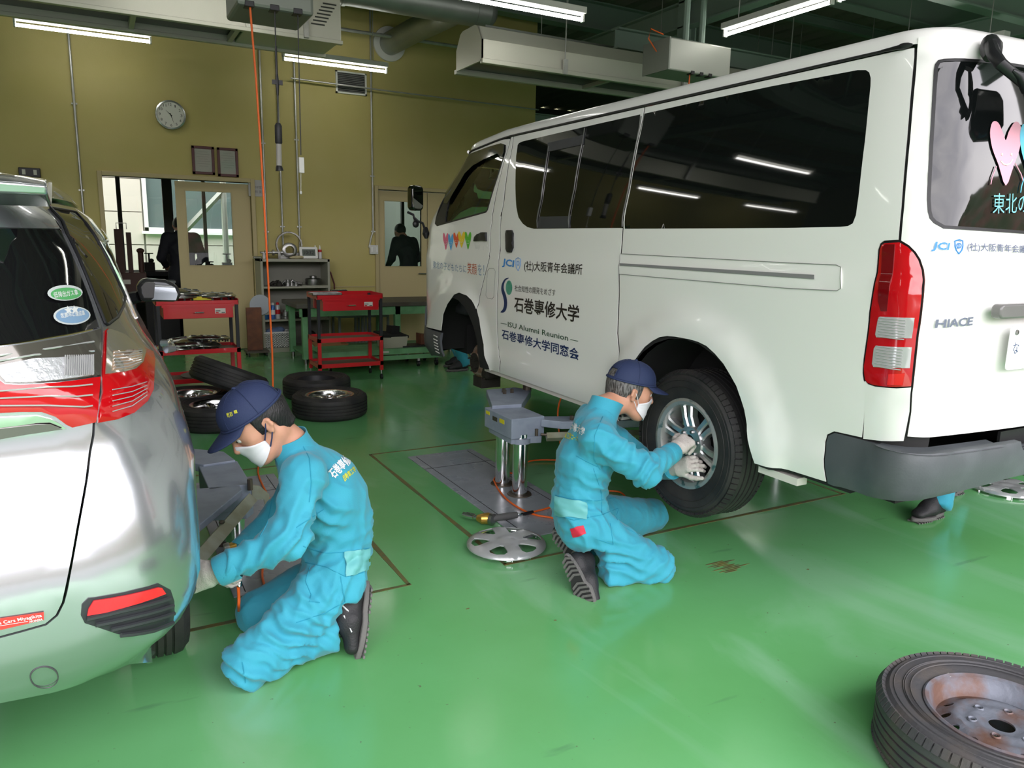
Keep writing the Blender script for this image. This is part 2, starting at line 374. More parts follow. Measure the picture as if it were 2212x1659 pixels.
build(MB().b2((wx0+w,YF+.0,wz0+w),(wx1-w,YF+.02,wz1-w)),'pane',mat('dark_window',(.10,.13,.13),.08),wf,smooth=0)
# diagonal steel brace in the yard, fence and wooded slope seen through the right door
br = MB(); a = onY(398,500,14.2); b = onY(482,412,14.2); br.tube([a,b],.05,4); br.cyl((b.x,14.2,0),(b.x,14.2,3),.05,8); br.cyl((a.x,14.2,0),(a.x,14.2,3),.05,8)
tag(build(br,'steel_brace',mat('brace_paint',(.42,.42,.36),.5)),'pale diagonal steel brace in the yard behind the sliding door window','brace')
m_fence = mat('fence_blue', (.16,.24,.28), .5)
fe = empty('metal_fence',(4.6,17.2,0),0,'blue grey corrugated metal fence seen through the right door window','fence')
for k in range(16): build(MB().b2((k*.3,0,0),(k*.3+.285,.03,1.55)),'panel',m_fence,fe,smooth=0)
build(MB().b2((0,-.03,1.55),(4.8,.05,1.6)),'rail',m_fence,fe,smooth=0)
m_leaf = mat('slope_foliage', (.045,.075,.025), .8, mix=((.10,.085,.04),.5,.12), mixscale=.9)
def slope(name, x0, x1, y0, y1, z1, nx, ny, amp, peak=None, seed=0):
    vs = []; fs = []
    for j in range(ny+1):
        for i in range(nx+1):
            x = x0+(x1-x0)*i/nx; y = y0+(y1-y0)*j/ny; s = j/ny
            h = z1*(s**.8)
            if peak: h *= peak(i/nx)
            n = noise.fractal(Vector((x*.35+seed,y*.35,s*3)),1,2,5)
            vs.append((x+amp*noise.noise(Vector((x,y,3.1))),y,h*(1)+amp*n*min(1,s*6)*1.5))
    for j in range(ny):
        for i in range(nx):
            a = j*(nx+1)+i; fs.append((a,a+1,a+nx+2,a+nx+1))
    mb = MB().add(vs,fs); o = build(mb,name,m_leaf,smooth=0); o['kind'] = 'structure'; return o
slope('hill_behind_fence', 4.5, 30, 19, 40, 16, 90, 60, .6)
# wooded hillside across the road behind the camera (mirrored in the van's rear glass)
def sstep0(t):
    t = min(1,max(0,t)); return t*t*(3-2*t)
def hills():
    vs = []; fs = []; na, nr = 420, 40; az0, az1 = -88, 88
    for i in range(na+1):
        az = az0+(az1-az0)*i/na
        el = 6+.7*math.sin(az*.25)+5.0*sstep0((az+35)/40)+max(0,az-8)*.07
        for j in range(nr+1):
            s = j/nr; r = 42+34*s; x = r*math.sin(math.radians(az)); y = -r*math.cos(math.radians(az))
            h = 76*math.tan(math.radians(el))*(s**1.1)
            n = noise.fractal(Vector((x*.30,y*.30,h*.1)),.8,2.1,5)
            vs.append((x,y,h+1.0*n*min(1,s*5)))
    for i in range(na):
        for j in range(nr): a = i*(nr+1)+j; fs.append((a,a+1,a+nr+2,a+nr+1))
    o = build(MB().add(vs,fs),'hill_across_road',mat('autumn_hill',(.035,.055,.018),.9,mix=((.10,.05,.03),.52,.1),mixscale=.35),smooth=0); o['kind'] = 'structure'
hills()
m_asphalt = mat('yard_asphalt', (.17,.17,.165), .85, bump=(90,.3), mix=((.21,.21,.20),.5,.2), mixscale=1)
g = MB(); g.b2((-60,YB+T+3.0,-.2),(60,60,-.02)); g.b2((-60,-120,-.2),(60,-1.2,-.02)); tag(build(g,'ground_yard',m_asphalt,smooth=0),kind='structure')

# ---------------------------------------------------------------- fluorescent fixtures
m_tube = mat('lit_tube', (1,1,1), .5, emit=((1,.98,.93),LAMP_W))
m_fix = mat('fixture_enamel', (.62,.62,.58), .4)
def lamp(x, y, z, rz, label, group=None):
    e = empty('fluorescent_light',(x,y,z),rz,label,'light',group)
    L = 1.25
    h = MB().b2((-L/2,-.055,.045),(L/2,.055,.10)); h.prism([(-.055,0),(.055,0),(.03,-.03),(-.03,-.03)],.02,Matrix.Translation((-L/2,0,.045))@Matrix.Rotation(PI/2,4,'X')@Matrix.Rotation(PI/2,4,'Y'))
    build(h,'housing',m_fix,e,smooth=0,bevel=.004)
    for s in (-1,1):
        build(MB().b2((s*L/2-(.018 if s>0 else 0),-.022,-.022),(s*L/2+(.018 if s<0 else 0),.022,.048)),'end_socket',m_white,e,smooth=0,bevel=.003)
    build(MB().cyl((-.45,0,.10),(-.45,0,ROOFZ-z),.005,6),'hanger_rod',m_grey,e); build(MB().cyl((.45,0,.10),(.45,0,ROOFZ-z),.005,6),'hanger_rod',m_grey,e)
    build(MB().cyl((-L/2+.02,0,0),(L/2-.02,0,0),.0165,14),'tube',m_tube,e)
    return e
def rod(x, y, z0, z1, r=.005): return MB().cyl((x,y,z0),(x,y,z1),r,6)
lamp(.06,9.5,3.50,0,'fluorescent ceiling light above the wall clock, left end of the row')
lamp(2.655,9.35,3.47,0,'fluorescent ceiling light above the louvred wall vent')
lamp(3.47,6.27,3.49,0,'fluorescent ceiling light nearest the round duct, in front of its open end')
lamp(5.5,5.30,3.48,PI/2,'fluorescent ceiling light above the van roof pointing down the hall')
lamp(5.5,4.0,3.48,PI/2,'second fluorescent light of the line over the van, further from the yellow wall')
for i,(x,y,r) in enumerate(((-2.9,9.5,0),(.9,6.27,0),(-1.6,6.27,0),(8,5.3,PI/2),(8,2.5,PI/2),(5.5,2.0,PI/2),(.2,2.6,0),(-2.2,2.6,0),(9.5,9.0,0),(-5.2,9.5,0),(-4,6.2,0),(-4.5,2.6,0))):
    lamp(x,y,3.5,r,'fluorescent ceiling light hung outside the frame, seen only as a reflection','ceiling lights outside the frame')
m_led = m_tube
# ---------------------------------------------------------------- ducts, heaters, pipes overhead
m_duct = mat('duct_sheet', (.36,.39,.36), .42, .6, mix=((.28,.31,.28),.5,.2), mixscale=3)
D = empty('round_duct',(0,0,0),0,'large round grey ventilation duct with an elbow down to the yellow wall','duct')
a = onY(660,12,7.6); zc = 4.08
dm = MB().cyl((-5,8.5,zc),(4.20,8.5,zc),.17,32); build(dm,'main_pipe',m_duct,D)
for x in (-3.2,-1.2,.8,2.5,4.05): build(MB().lathe([(.17,-.02),(.18,-.02),(.18,.02),(.17,.02)],32,Matrix.Translation((x,8.5,zc))@Matrix.Rotation(PI/2,4,'Y')),'seam_band',m_duct,D)
build(MB().lathe([(.001,.12),(.10,.10),(.155,.05),(.17,0)],32,Matrix.Translation((4.20,8.5,zc))@Matrix.Rotation(PI/2,4,'Y')),'end_cap',m_duct,D)
build(MB().tube([(3.82,8.5,zc-.02),(3.80,8.9,zc-.02),(3.70,9.6,zc-.04),(3.64,YB-.04,zc-.06)],.145,24),'branch_pipe',m_duct,D)
build(MB().lathe([(.14,0),(.22,0),(.22,.03),(.14,.03)],32,Matrix.Translation((3.64,YB-.01,zc-.06))@Matrix.Rotation(PI/2,4,'X')),'wall_flange',m_fix,D)
m_hood = mat('heater_sheet', (.55,.55,.47), .45, .35)
m_under = mat('heater_dark', (.05,.055,.05), .35, .3)
# left radiant heater: long tray with the burner box at its right end
H = empty('radiant_heater',(0,0,0),0,'long grey radiant heater tray on the left with louvred burner box','heater')
z0 = 3.20; y0,y1 = 7.12,7.72
h1 = onY(744,90,7.75)
build(MB().b2((-3.5,y0,z0),(1.25,y0+.02,z0+.30)).b2((-3.5,y1-.02,z0),(1.25,y1,z0+.30)).b2((-3.5,y0,z0+.28),(1.25,y1,z0+.30)),'tray',m_hood,H,smooth=0)
build(MB().b2((-3.5,y0-.02,z0-.02),(2.08,y0+.03,z0+.012)).b2((-3.5,y1-.03,z0-.02),(2.08,y1+.02,z0+.012)),'edge_rail',m_hood,H,smooth=0,bevel=.003)
build(MB().b2((-3.5,y0+.03,z0+.06),(1.42,y1-.03,z0+.08)),'radiant_mesh',m_under,H,smooth=0)
for x in (-2.6,-1.1,.4,1.2): build(MB().b2((x-.02,y0+.03,z0+.0),(x+.02,y1-.03,z0+.05)),'crossbar',m_hood,H,smooth=0)
bb = MB().b2((1.25,y0-.01,z0+.005),(2.07,y1+.01,z0+.36)); build(bb,'burner_box',m_hood,H,smooth=0,bevel=.012)
for k in range(7):
    for c in range(2):
        build(MB().box((1.62+c*.24+(k%7)*.018,y0-.013,z0+.12+k*.030),(.12,.008,.011),rot=(0,0,0)),'louvre_slot',m_under,H,smooth=0)
for x in (-1.15,1.75): build(MB().b2((x-.02,y0-.05,z0-.01),(x+.02,y0-.02,z0+.34)).cyl((x,y0-.03,z0+.34),(x,y0-.03,4.9),.006,6),'hanger',m_grey,H,smooth=0)
# right radiant heater
H2 = empty('radiant_heater',(0,0,0),0,'long cream radiant heater above the van with closed curved end','heater')
ax = 3.46; yy0,yy1 = 7.10,7.72; zz = 3.215
prof = [(0,0),(0,.20),(.10,.34),(.16,.36),(.44,.36),(.50,.34),(.60,.20),(.60,0)]
E1 = onY(981,152,7.0); 
Mh = Matrix.Translation((ax,yy0,zz))@Matrix(((0,0,1,0),(1,0,0,0),(0,1,0,0),(0,0,0,1)))
build(MB().prism(prof,.02,Mh),'end_plate',m_hood,H2,smooth=0)
top = MB(); 
for i in range(len(prof)-1):
    a = prof[i]; b = prof[i+1]; top.add([(ax,yy0+a[0],zz+a[1]),(ax+6.5,yy0+a[0],zz+a[1]),(ax+6.5,yy0+b[0],zz+b[1]),(ax,yy0+b[0],zz+b[1])],[(0,1,2,3)])
build(top,'tray',m_hood,H2,smooth=0)
build(MB().b2((ax,yy0-.03,zz-.025),(ax+6.5,yy0+.03,zz+.02)).b2((ax,yy1-.03,zz-.025),(ax+6.5,yy1+.03,zz+.02)),'edge_rail',m_hood,H2,smooth=0,bevel=.004)
build(MB().b2((ax+.05,yy0+.03,zz+.03),(ax+6.5,yy1-.03,zz+.05)),'radiant_mesh',m_under,H2,smooth=0)
for x in (ax+1.6,ax+3.2,ax+4.7): build(MB().b2((x-.02,yy0+.03,zz-.01),(x+.02,yy1-.03,zz+.03)),'crossbar',m_hood,H2,smooth=0)
for x in (ax+.95,ax+2.55,ax+4.2):
    build(MB().b2((x-.025,yy0-.05,zz-.03),(x+.025,yy0-.025,zz+.12)).cyl((x,yy0-.03,zz+.1),(x,yy0-.03,4.6),.007,6),'hanger',m_grey,H2,smooth=0)
# cable ladder
CL = empty('cable_ladder',(0,0,0),0,'dark steel cable ladder under the roof beams above the van','cable tray')
ya,yb_,zl = 7.9,8.35,3.72
build(MB().b2((3.9,ya,zl),(12,ya+.02,zl+.06)),'side_rail',m_duct,CL,smooth=0); build(MB().b2((3.9,yb_,zl),(12,yb_+.02,zl+.06)),'side_rail',m_duct,CL,smooth=0)
for x in (4.6,6.3,8.2,10.2): build(MB().cyl((x,ya,zl),(x,ya,ROOFZ),.005,6),'hanger_rod',m_grey,CL)
for k in range(24): build(MB().b2((4.05+k*.3,ya,zl+.01),(4.08+k*.3,yb_,zl+.03)),'rung',m_grey,CL,smooth=0)
# thin pipes along the ceiling
def pipe(name, pts, r, label, m=m_grey, cat='pipe', group=None, clips=()):
    o = build(MB().tube(pts, r, 10), name, m); tag(o, label, cat, group)
    for c in clips: build(MB().box((c[0],c[1]+.004,c[2]),(.06,.012,.018)),'clip',m_grey,o,smooth=0)
    return o
pipe('ceiling_pipe',[(2.5,9.9,4.02),(16,9.9,4.02)],.022,'thin galvanised pipe under the roof along the wall behind the duct')
pipe('ceiling_pipe',[(2.3,10.15,3.42),(3.6,10.15,3.40),(5.9,10.15,3.38)],.010,'thin grey conduit running along the top of the yellow wall')
def conduit(px0, py0, px1, py1, top, label, r=.013, dz=(), bottom=None):
    p = onY(px1,py1,YB-.02); z1 = p.z if bottom is None else bottom; pts = [(p.x,YB-.02,top),(p.x,YB-.02,z1)]
    return pipe('conduit',pts,r,label,m_grey,'conduit',None,[(p.x,YB-.024,z1+q) for q in dz])
conduit(157,85,177,420,4.4,'galvanised conduit left of the wall clock running up the wall',bottom=1.0,dz=(.95,1.9))
conduit(562,110,578,560,4.4,'galvanised conduit nearest the orange hose, first of three beside the sign',dz=(.35,1.45))
conduit(596,110,612,540,4.4,'galvanised conduit in the middle of three, behind the hanging work lamp',dz=(.3,1.4))
conduit(636,150,648,540,4.4,'galvanised conduit at the right of three, behind the pull switch',dz=(.3,1.4))
p = onY(806,500,YB-.02); q = onY(804,530,YB-.02)
pipe('conduit',[(p.x,YB-.02,4.4),(p.x,YB-.02,p.z),(p.x-.03,YB-.02,p.z-.08),(p.x-.06,YB-.02,q.z-.03)],.013,'galvanised conduit bending into the switch box by the right door',m_grey,'conduit',None,[(p.x,YB-.024,2.3),(p.x,YB-.024,p.z)])
# switch box
a = onY(797,529,YB); b = onY(815,549,YB)
sb = build(MB().b2((a.x,YB-.05,b.z),(b.x,YB,a.z)),'switch_box',m_fix,smooth=0,bevel=.006); tag(sb,'small grey switch box on the wall left of the right door','switch')
for k in range(2): build(MB().box(((a.x*(1-k)+b.x*k)*.6+(a.x+b.x)/2*.4,YB-.053,(a.z+b.z)/2),(.028,.012,.07)),'rocker',m_white,sb,smooth=0,bevel=.002)

# ---------------------------------------------------------------- things on the yellow wall
c = onY(368,249,YB); ck = empty('wall_clock',(c.x,YB-.02,c.z),0,'round silver wall clock with white face above the sliding door','clock')
MX = Matrix.Rotation(PI/2,4,'X')
build(MB().lathe([(.001,-.02),(.165,-.02),(.170,.0),(.166,.028),(.150,.034),(.146,.020),(.001,.020)],48,MX),'case',mat('clock_silver',(.55,.57,.56),.25,.8),ck)
build(MB().lathe([(.001,.021),(.146,.021)],48,MX),'dial',mat('clock_dial',(.72,.72,.66),.6),ck)
m_ink = mat('ink_black', (.01,.01,.01), .5)
for k in range(1,13):
    an = PI/2-k*PI/6; x = .118*math.cos(an); z = .118*math.sin(an); w = .020 if k<10 else .032
    text_obj(str(k),'numeral',m_ink,lambda u,v,x=x,z=z,w=w:(x-w/2+u,-.0225,z-.015+v),w*(.5 if k==1 else 1),.030,ck)
def hand(an, L, w, name):
    a = PI/2-an; d = Vector((math.cos(a),0,math.sin(a))); n = Vector((-d.z,0,d.x)); P = [d*L, n*w-d*.02, -n*w-d*.02]
    mb = MB().add([(p.x,-.026,p.z) for p in P]+[(p.x,-.0245,p.z) for p in P],[(0,1,2),(3,5,4),(0,3,4,1),(1,4,5,2),(2,5,3,0)]); build(mb,name,m_ink,ck,smooth=0)
hand(math.radians(10.45*30),.075,.006,'hour_hand'); hand(math.radians(27*6),.115,.005,'minute_hand')
m_frame = mat('mahogany_frame', (.075,.012,.012), .35); m_paper = mat('paper', (.62,.62,.56), .8)
for nm,(x0,y0_,x1,y1_),lb in (('picture_frame',(413,314,465,378),'dark red framed certificate, left one of the pair above the sliding door'),('picture_frame',(468,318,516,383),'dark red framed certificate, right one of the pair, nearer the orange hose')):
    a = onY(x0,y0_,YB-.02); b = onY(x1,y1_,YB-.02); e = empty(nm,((a.x+b.x)/2,YB-.002,(a.z+b.z)/2),0,lb,'picture frame'); W2 = (b.x-a.x)/2; H2_ = (a.z-b.z)/2; w = .032
    mb = MB(); mb.b2((-W2,-.025,-H2_),(-W2+w,0,H2_)).b2((W2-w,-.025,-H2_),(W2,0,H2_)).b2((-W2,-.025,-H2_),(W2,0,-H2_+w)).b2((-W2,-.025,H2_-w),(W2,0,H2_)); build(mb,'frame',m_frame,e,smooth=0,bevel=.003)
    build(MB().b2((-W2+w,-.012,-H2_+w),(W2-w,-.008,H2_-w)),'certificate',m_paper,e,smooth=0)
    li = MB()
    for k in range(7): li.box((0,-.0125,H2_-w-.035-k*.028),(W2*(1.2 if k%3 else .8),.0006,.003))
    build(li,'print_lines',mat('faint_print',(.38,.38,.34),.8),e,smooth=0)
    build(MB().b2((-W2+w,-.018,-H2_+w),(W2-w,-.016,H2_-w)),'pane',m_glass,e,smooth=0)
a = onY(536,388,YB-.01); b = onY(571,425,YB-.01)
sg = build(MB().b2((a.x,YB-.008,b.z),(b.x,YB,a.z)),'wall_sign',mat('sign_grey',(.42,.41,.40),.5),smooth=0); tag(sg,'small grey lettered sign on the wall beside the sliding door','sign')
m_signink = mat('sign_ink',(.16,.15,.14),.6)
w = b.x-a.x; text_obj('COMP室','lettering',m_signink,lambda u,v:(a.x+.03+u,YB-.0092,a.z-.105+v),w-.06,.035,sg); text_obj('観 技 室','lettering',m_signink,lambda u,v:(a.x+.03+u,YB-.0092,a.z-.16+v),w-.06,.035,sg)
a = onY(724,152,YB); b = onY(791,208,YB); ve = empty('wall_vent',((a.x+b.x)/2,YB,(a.z+b.z)/2),0,'square white louvred vent grille high on the yellow wall','vent'); vw = (b.x-a.x)/2; vh = (a.z-b.z)/2
mb = MB(); t = .02
for q,r in (((-vw,-.03,-vh),(-vw+t,0,vh)),((vw-t,-.03,-vh),(vw,0,vh)),((-vw,-.03,-vh),(vw,0,-vh+t)),((-vw,-.03,vh-t),(vw,0,vh))): mb.b2(q,r)
build(mb,'frame',m_white,ve,smooth=0); build(MB().b2((-vw+t,-.004,-vh+t),(vw-t,-.001,vh-t)),'backing',m_black,ve,smooth=0)
m_slat = mat('louvre_grey',(.36,.36,.33),.5)
for k in range(11): build(MB().box((0,-.018,-vh+t+.012+k*(2*vh-2*t-.02)/10.5),(2*vw-2*t,.022,.003),rot=(.5,0,0)),'slat',m_slat,ve,smooth=0)
a = onY(40,362,YB); b = onY(89,384,YB)
el = build(MB().b2((a.x,YB-.07,b.z),(b.x,YB,a.z)),'wall_display',m_black,smooth=0,bevel=.006); tag(el,'small black display unit on the wall above the silver car','display')
for k,x in enumerate((a.x+.05,b.x-.05)): build(MB().b2((x-.016,YB-.073,a.z-.075),(x+.016,YB-.07,a.z-.02)),'indicator',m_paper,el,smooth=0)
# ---------------------------------------------------------------- reel boxes and what hangs from them
m_box = mat('reel_box_grey', (.20,.22,.19), .45, .3); m_box2 = mat('reel_box_light', (.36,.37,.33), .45, .3)
m_orange = mat('orange_hose', (.78,.13,.015), .45)
Yr = 5.3
ra = onY(505,8,Yr); rb = onY(668,20,Yr)
R1 = empty('hose_reel_box',((ra.x+rb.x)/2,Yr,0),0,'grey overhead reel box at the top of the picture feeding three cords','reel box')
zz_ = min(ra.z,rb.z)-.03; hw = (rb.x-ra.x)/2
build(MB().b2((-hw,-.12,zz_),(hw,.32,zz_+.42)),'housing',m_box,R1,smooth=0,bevel=.02)
for px in (538,592,642):
    q = onY(px,14,Yr-.1); build(MB().b2((q.x-R1.location.x-.028,-.125,zz_-.004),(q.x-R1.location.x+.028,-.05,zz_+.03)),'cord_outlet',m_black,R1,smooth=0,bevel=.004)
# orange air hose hanging to the floor behind the kneeling man
h0 = onY(538,16,Yr-.1); fpt = onZ(590,842,.0)
t0 = onY(540,14,Yr-.1); t1 = onY(563,320,Yr-.1); t2 = onY(577,560,Yr-.1); t3 = onY(588,760,Yr-.1); t4 = onY(590,860,Yr-.1)
tag(build(MB().tube([t0,onY(553,170,Yr-.1),t1,onY(571,450,Yr-.1),t2,onY(583,670,Yr-.1),t3,t4,(t4.x,t4.y,.35)],.0065,10),'hanging_air_hose',m_orange),'bright orange air hose hanging straight down from the reel box','hose')
# work lamp on a cord
a = onY(593,14,Yr-.1); b = onY(598,170,Yr-.1); wl = empty('hanging_work_lamp',(b.x,b.y,0),0,'black and clear fluorescent work lamp hanging on a black cord','work lamp')
def rel(px,py,Y=Yr-.1): q = onY(px,py,Y); return Vector((q.x-b.x,0,q.z))
build(MB().tube([rel(593,8),rel(596,110),rel(598,165)],.004,8),'cord',m_black,wl); build(MB().cyl(rel(596,100),rel(598,165),.007,8),'cord_sleeve',m_black,wl)
build(MB().box(rel(599,178),(.065,.012,.028)).tube([rel(598,160),rel(599,178),rel(600,206)],[.008,.012,.007],8),'hook_bracket',m_black,wl,smooth=0)
build(MB().tube([rel(600,200),rel(601,268)],.004,8),'cord',m_black,wl)
build(MB().tube([rel(601,266),rel(601,272),rel(602,308),rel(602,311)],[.014,.023,.023,.018],14),'handle',m_dark,wl)
build(MB().tube([rel(602,309),rel(603,360)],.018,14),'lens_tube',mat('lens_clear',(.62,.60,.56),.2,trans=.5,ior=1.2),wl)
build(MB().tube([rel(602.2,311),rel(603,359)],.007,8),'inner_tube',m_white,wl)
build(MB().tube([rel(603,358),rel(603,362),rel(604,369)],[.018,.022,.026],14),'end_cap',m_black,wl)
b = onY(643,22,Yr-.1)
hs = empty('hanging_pull_switch',(b.x,b.y,0),0,'small grey switch box hanging on a thin black cord','pull switch')
build(MB().tube([rel(643,18),rel(647,200),rel(650,335)],.0035,8),'cord',m_black,hs)
build(MB().box(rel(651,357),(.034,.026,.10)),'switch_body',m_fix,hs,smooth=0,bevel=.004); build(MB().tube([rel(650,374),rel(650,412)],.002,6),'pull_string',m_fix,hs); build(MB().ell(rel(650,416),(.008,.008,.012)),'pull_knob',m_fix,hs)
# second reel box above the van
Y2 = 5.9; a = onY(1445,90,Y2); b2_ = onY(1573,165,Y2)
R2 = empty('hose_reel_box',((a.x+b2_.x)/2,Y2,0),0,'grey overhead reel box above the van roof with an orange hose','reel box')
hw = (b2_.x-a.x)/2; zt = onY(1500,90,Y2).z; zb = onY(1500,160,Y2).z
build(MB().b2((-hw,-.02,zb),(hw,.35,zt)),'housing',m_box2,R2,smooth=0,bevel=.012)
build(MB().b2((-hw-.015,-.03,zb),(-hw+.0,.36,zt)),'side_plate',m_box,R2,smooth=0)
for x in (-.09,.02,.13): build(MB().b2((x-.02,-.025,zb-.01),(x+.02,.04,zb+.02)),'cord_outlet',m_black,R2,smooth=0)
build(MB().cyl((-.1,.1,zt),(-.1,.1,4.1),.03,8).cyl((.1,.1,zt),(.1,.1,4.1),.03,8),'mounting_post',m_green,R2)
tag(build(MB().tube([(R2.location.x-.09,Y2+.02,zb),(R2.location.x-.095,Y2+.02,zb-.12)],.006,8),'hose_end',m_orange),'short orange hose end hanging under the reel box above the van','hose')
tag(build(MB().tube([(R2.location.x-hw-.02,Y2+.15,zt-.1),(R2.location.x-hw-.12,Y2+.15,zt),(R2.location.x-hw-.10,Y2+.15,zt+.09),(R2.location.x-hw+.05,Y2+.15,zt+.06)],.006,8),'hose_loop',m_orange),'small orange hose loop on the left of the reel box above the van','hose')
# ================================================================ curved body shells
def interp(tab):
    xs = [t[0] for t in tab]; ys = [t[1] for t in tab]
    # monotone-ish smooth interpolation (catmull with clamped slopes)
    n = len(xs); d = [(ys[i+1]-ys[i])/(xs[i+1]-xs[i]) for i in range(n-1)]
    m = [d[0]]+[0 if d[i-1]*d[i]<=0 else 2*d[i-1]*d[i]/(d[i-1]+d[i]) for i in range(1,n-1)]+[d[-1]]
    def f(x):
        if x<=xs[0]: return ys[0]
        if x>=xs[-1]: return ys[-1]
        i = 0
        while x>xs[i+1]: i += 1
        h = xs[i+1]-xs[i]; t = (x-xs[i])/h
        return (2*t**3-3*t*t+1)*ys[i]+(t**3-2*t*t+t)*h*m[i]+(-2*t**3+3*t*t)*ys[i+1]+(t**3-t*t)*h*m[i+1]
    return f
def sstep(a, b, x):
    t = min(1,max(0,(x-a)/(b-a))); return t*t*(3-2*t)
class Shell:
    """closed half-perimeter surface. t: 0..1 rear face (centre->corner), 1..2 rear corner, 2..3 side, 3..4 front corner, 4..5 front face"""
    def __init__(s, xc, side, sx, yr, yf, rr, rf, extra=None, zfun=None, rcurve=0.0, fcurve=0.0, ry=None):
        s.ry = ry
        s.xc, s.side, s.sx, s.yr, s.yf, s.rr, s.rf, s.extra, s.zfun = xc, side, sx, yr, yf, rr, rf, extra, zfun
        s.rcurve, s.fcurve = rcurve, fcurve     # plan bow of the rear and front faces
    def base(s, t, z):
        hw = s.sx(z); yr = s.yr(z); yf = s.yf(z); r = s.rr(z); ry = s.ry(z) if s.ry else r; q = s.rf(z)
        rc, fc = s.rcurve, s.fcurve
        if t<1: x = t*(hw-r); y = yr+rc*(x/hw)**2
        elif t<2:
            a = (t-1)*PI/2; x = hw-r+r*math.sin(a); y = yr+ry*(1-math.cos(a))+rc*(x/hw)**2
        elif t<3:
            y0 = yr+ry+rc; y1 = yf-q-fc; x = hw; y = y0+(y1-y0)*(t-2)
        elif t<4:
            a = (t-3)*PI/2; x = hw-q+q*math.cos(a); y = yf-q+q*math.sin(a)-fc*(x/hw)**2
        else:
            x = (5-t)*(hw-q); y = yf-fc*(x/hw)**2
        return x, y
    def P(s, t, z, off=0.0):
        x, y = s.base(t, z); zz = z
        if s.zfun: zz = s.zfun(y, z)
        p = Vector((s.xc+s.side*x, y, zz))
        e = (s.extra(t, y, zz) if s.extra else 0.0)+off
        if e:
            p = p+s.N0(t,z)*e
        return p
    def N0(s, t, z):
        h = 1e-3
        def b(t,z):
            x,y = s.base(t,z); return Vector((s.xc+s.side*x,y,z))
        t0 = max(0,t-h); t1 = min(5,t+h)
        a = b(t1,z)-b(t0,z); c = b(t,z+h)-b(t,z-h); n = a.cross(c)*(s.side)
        return n.normalized() if n.length>1e-12 else Vector((s.side,0,0))
    def _grid(s):
        G = []
        for i in range(0,101):
            t = i/20
            for j in range(0,58):
                z = .3+j*.034; p = s.P(t,z); n = s.N0(t,z); v = np.array(p)-CAM
                if np.dot(v,np.array(n))<0 and (RC@v)[2]>.3: q = proj(p); G.append((q[0],q[1],t,z))
        s.G = np.array(G)
    def trace(s, x, y, t0=None, z0=None):
        """(t,z) of the surface point seen at pixel x,y"""
        if not hasattr(s,'G'): s._grid()
        tgt = np.array([x,y],float); d2 = ((s.G[:,:2]-tgt)**2).sum(1); best = None
        for k in np.argsort(d2)[:12:3]:
            t, z = s.G[k,2], s.G[k,3]
            for _ in range(30):
                p = proj(s.P(t,z)); e = tgt-p
                if np.abs(e).max()<.03: break
                h = 1e-4
                J = np.array([(proj(s.P(min(5,t+h),z))-p)/h, (proj(s.P(t,z+h))-p)/h]).T
                d = np.linalg.solve(J.T@J+np.eye(2)*1e-2, J.T@e)
                kk = min(1, .06/max(abs(d[0]),1e-9), .05/max(abs(d[1]),1e-9))
                t = min(4.99,max(.0,t+d[0]*kk)); z = min(3,max(.0,z+d[1]*kk))
            r = np.abs(tgt-proj(s.P(t,z))).max()
            if best is None or r<best[0]: best = (r,t,z)
            if r<.1: break
        return (best[1],best[2])
    def tr(s, pts, t0=2.5, z0=1.2):
        out = []
        for p in pts:
            q = s.trace(p[0],p[1],t0,z0); out.append(q); t0, z0 = q
        return out
    def setlen(s, L):
        s.L = L; s.cum = [0]
        for l in L: s.cum.append(s.cum[-1]+l)
    def a2t(s, a):
        i = 0
        while i<4 and a>s.cum[i+1]: i += 1
        return min(5,max(0,i+(a-s.cum[i])/s.L[i]))
    def t2a(s, t):
        i = min(4,int(t)); return s.cum[i]+(t-i)*s.L[i]
    def PA(s, a, z, off=0.0): return s.P(s.a2t(a), z, off)
    def tra(s, pts, t0=2.5, z0=1.2): return [(s.t2a(t),z) for t,z in s.tr(pts,t0,z0)]
    def sideA(s, Y, z):
        t, z = s.at_side(Y,z); return (s.t2a(t), z)
    def at_side(s, Y, z):
        yr = s.yr(z)+(s.ry(z) if s.ry else s.rr(z))+s.rcurve; yf = s.yf(z)-s.rf(z)-s.fcurve
        return (2+(Y-yr)/(yf-yr), z)
def resample(poly, d, closed=True, sc=(1,1)):
    out = []; n = len(poly)
    for i in range(n if closed else n-1):
        a = poly[i]; b = poly[(i+1)%n]; L = math.hypot((b[0]-a[0])*sc[0],(b[1]-a[1])*sc[1]); k = max(1,int(L/d))
        for j in range(k): out.append((a[0]+(b[0]-a[0])*j/k, a[1]+(b[1]-a[1])*j/k))
    if not closed: out.append(poly[-1])
    return out
def inpoly(p, poly):
    x, y = p; c = False; n = len(poly); j = n-1
    for i in range(n):
        xi, yi = poly[i]; xj, yj = poly[j]
        if (yi>y)!=(yj>y) and x<(xj-xi)*(y-yi)/(yj-yi)+xi: c = not c
        j = i
    return c
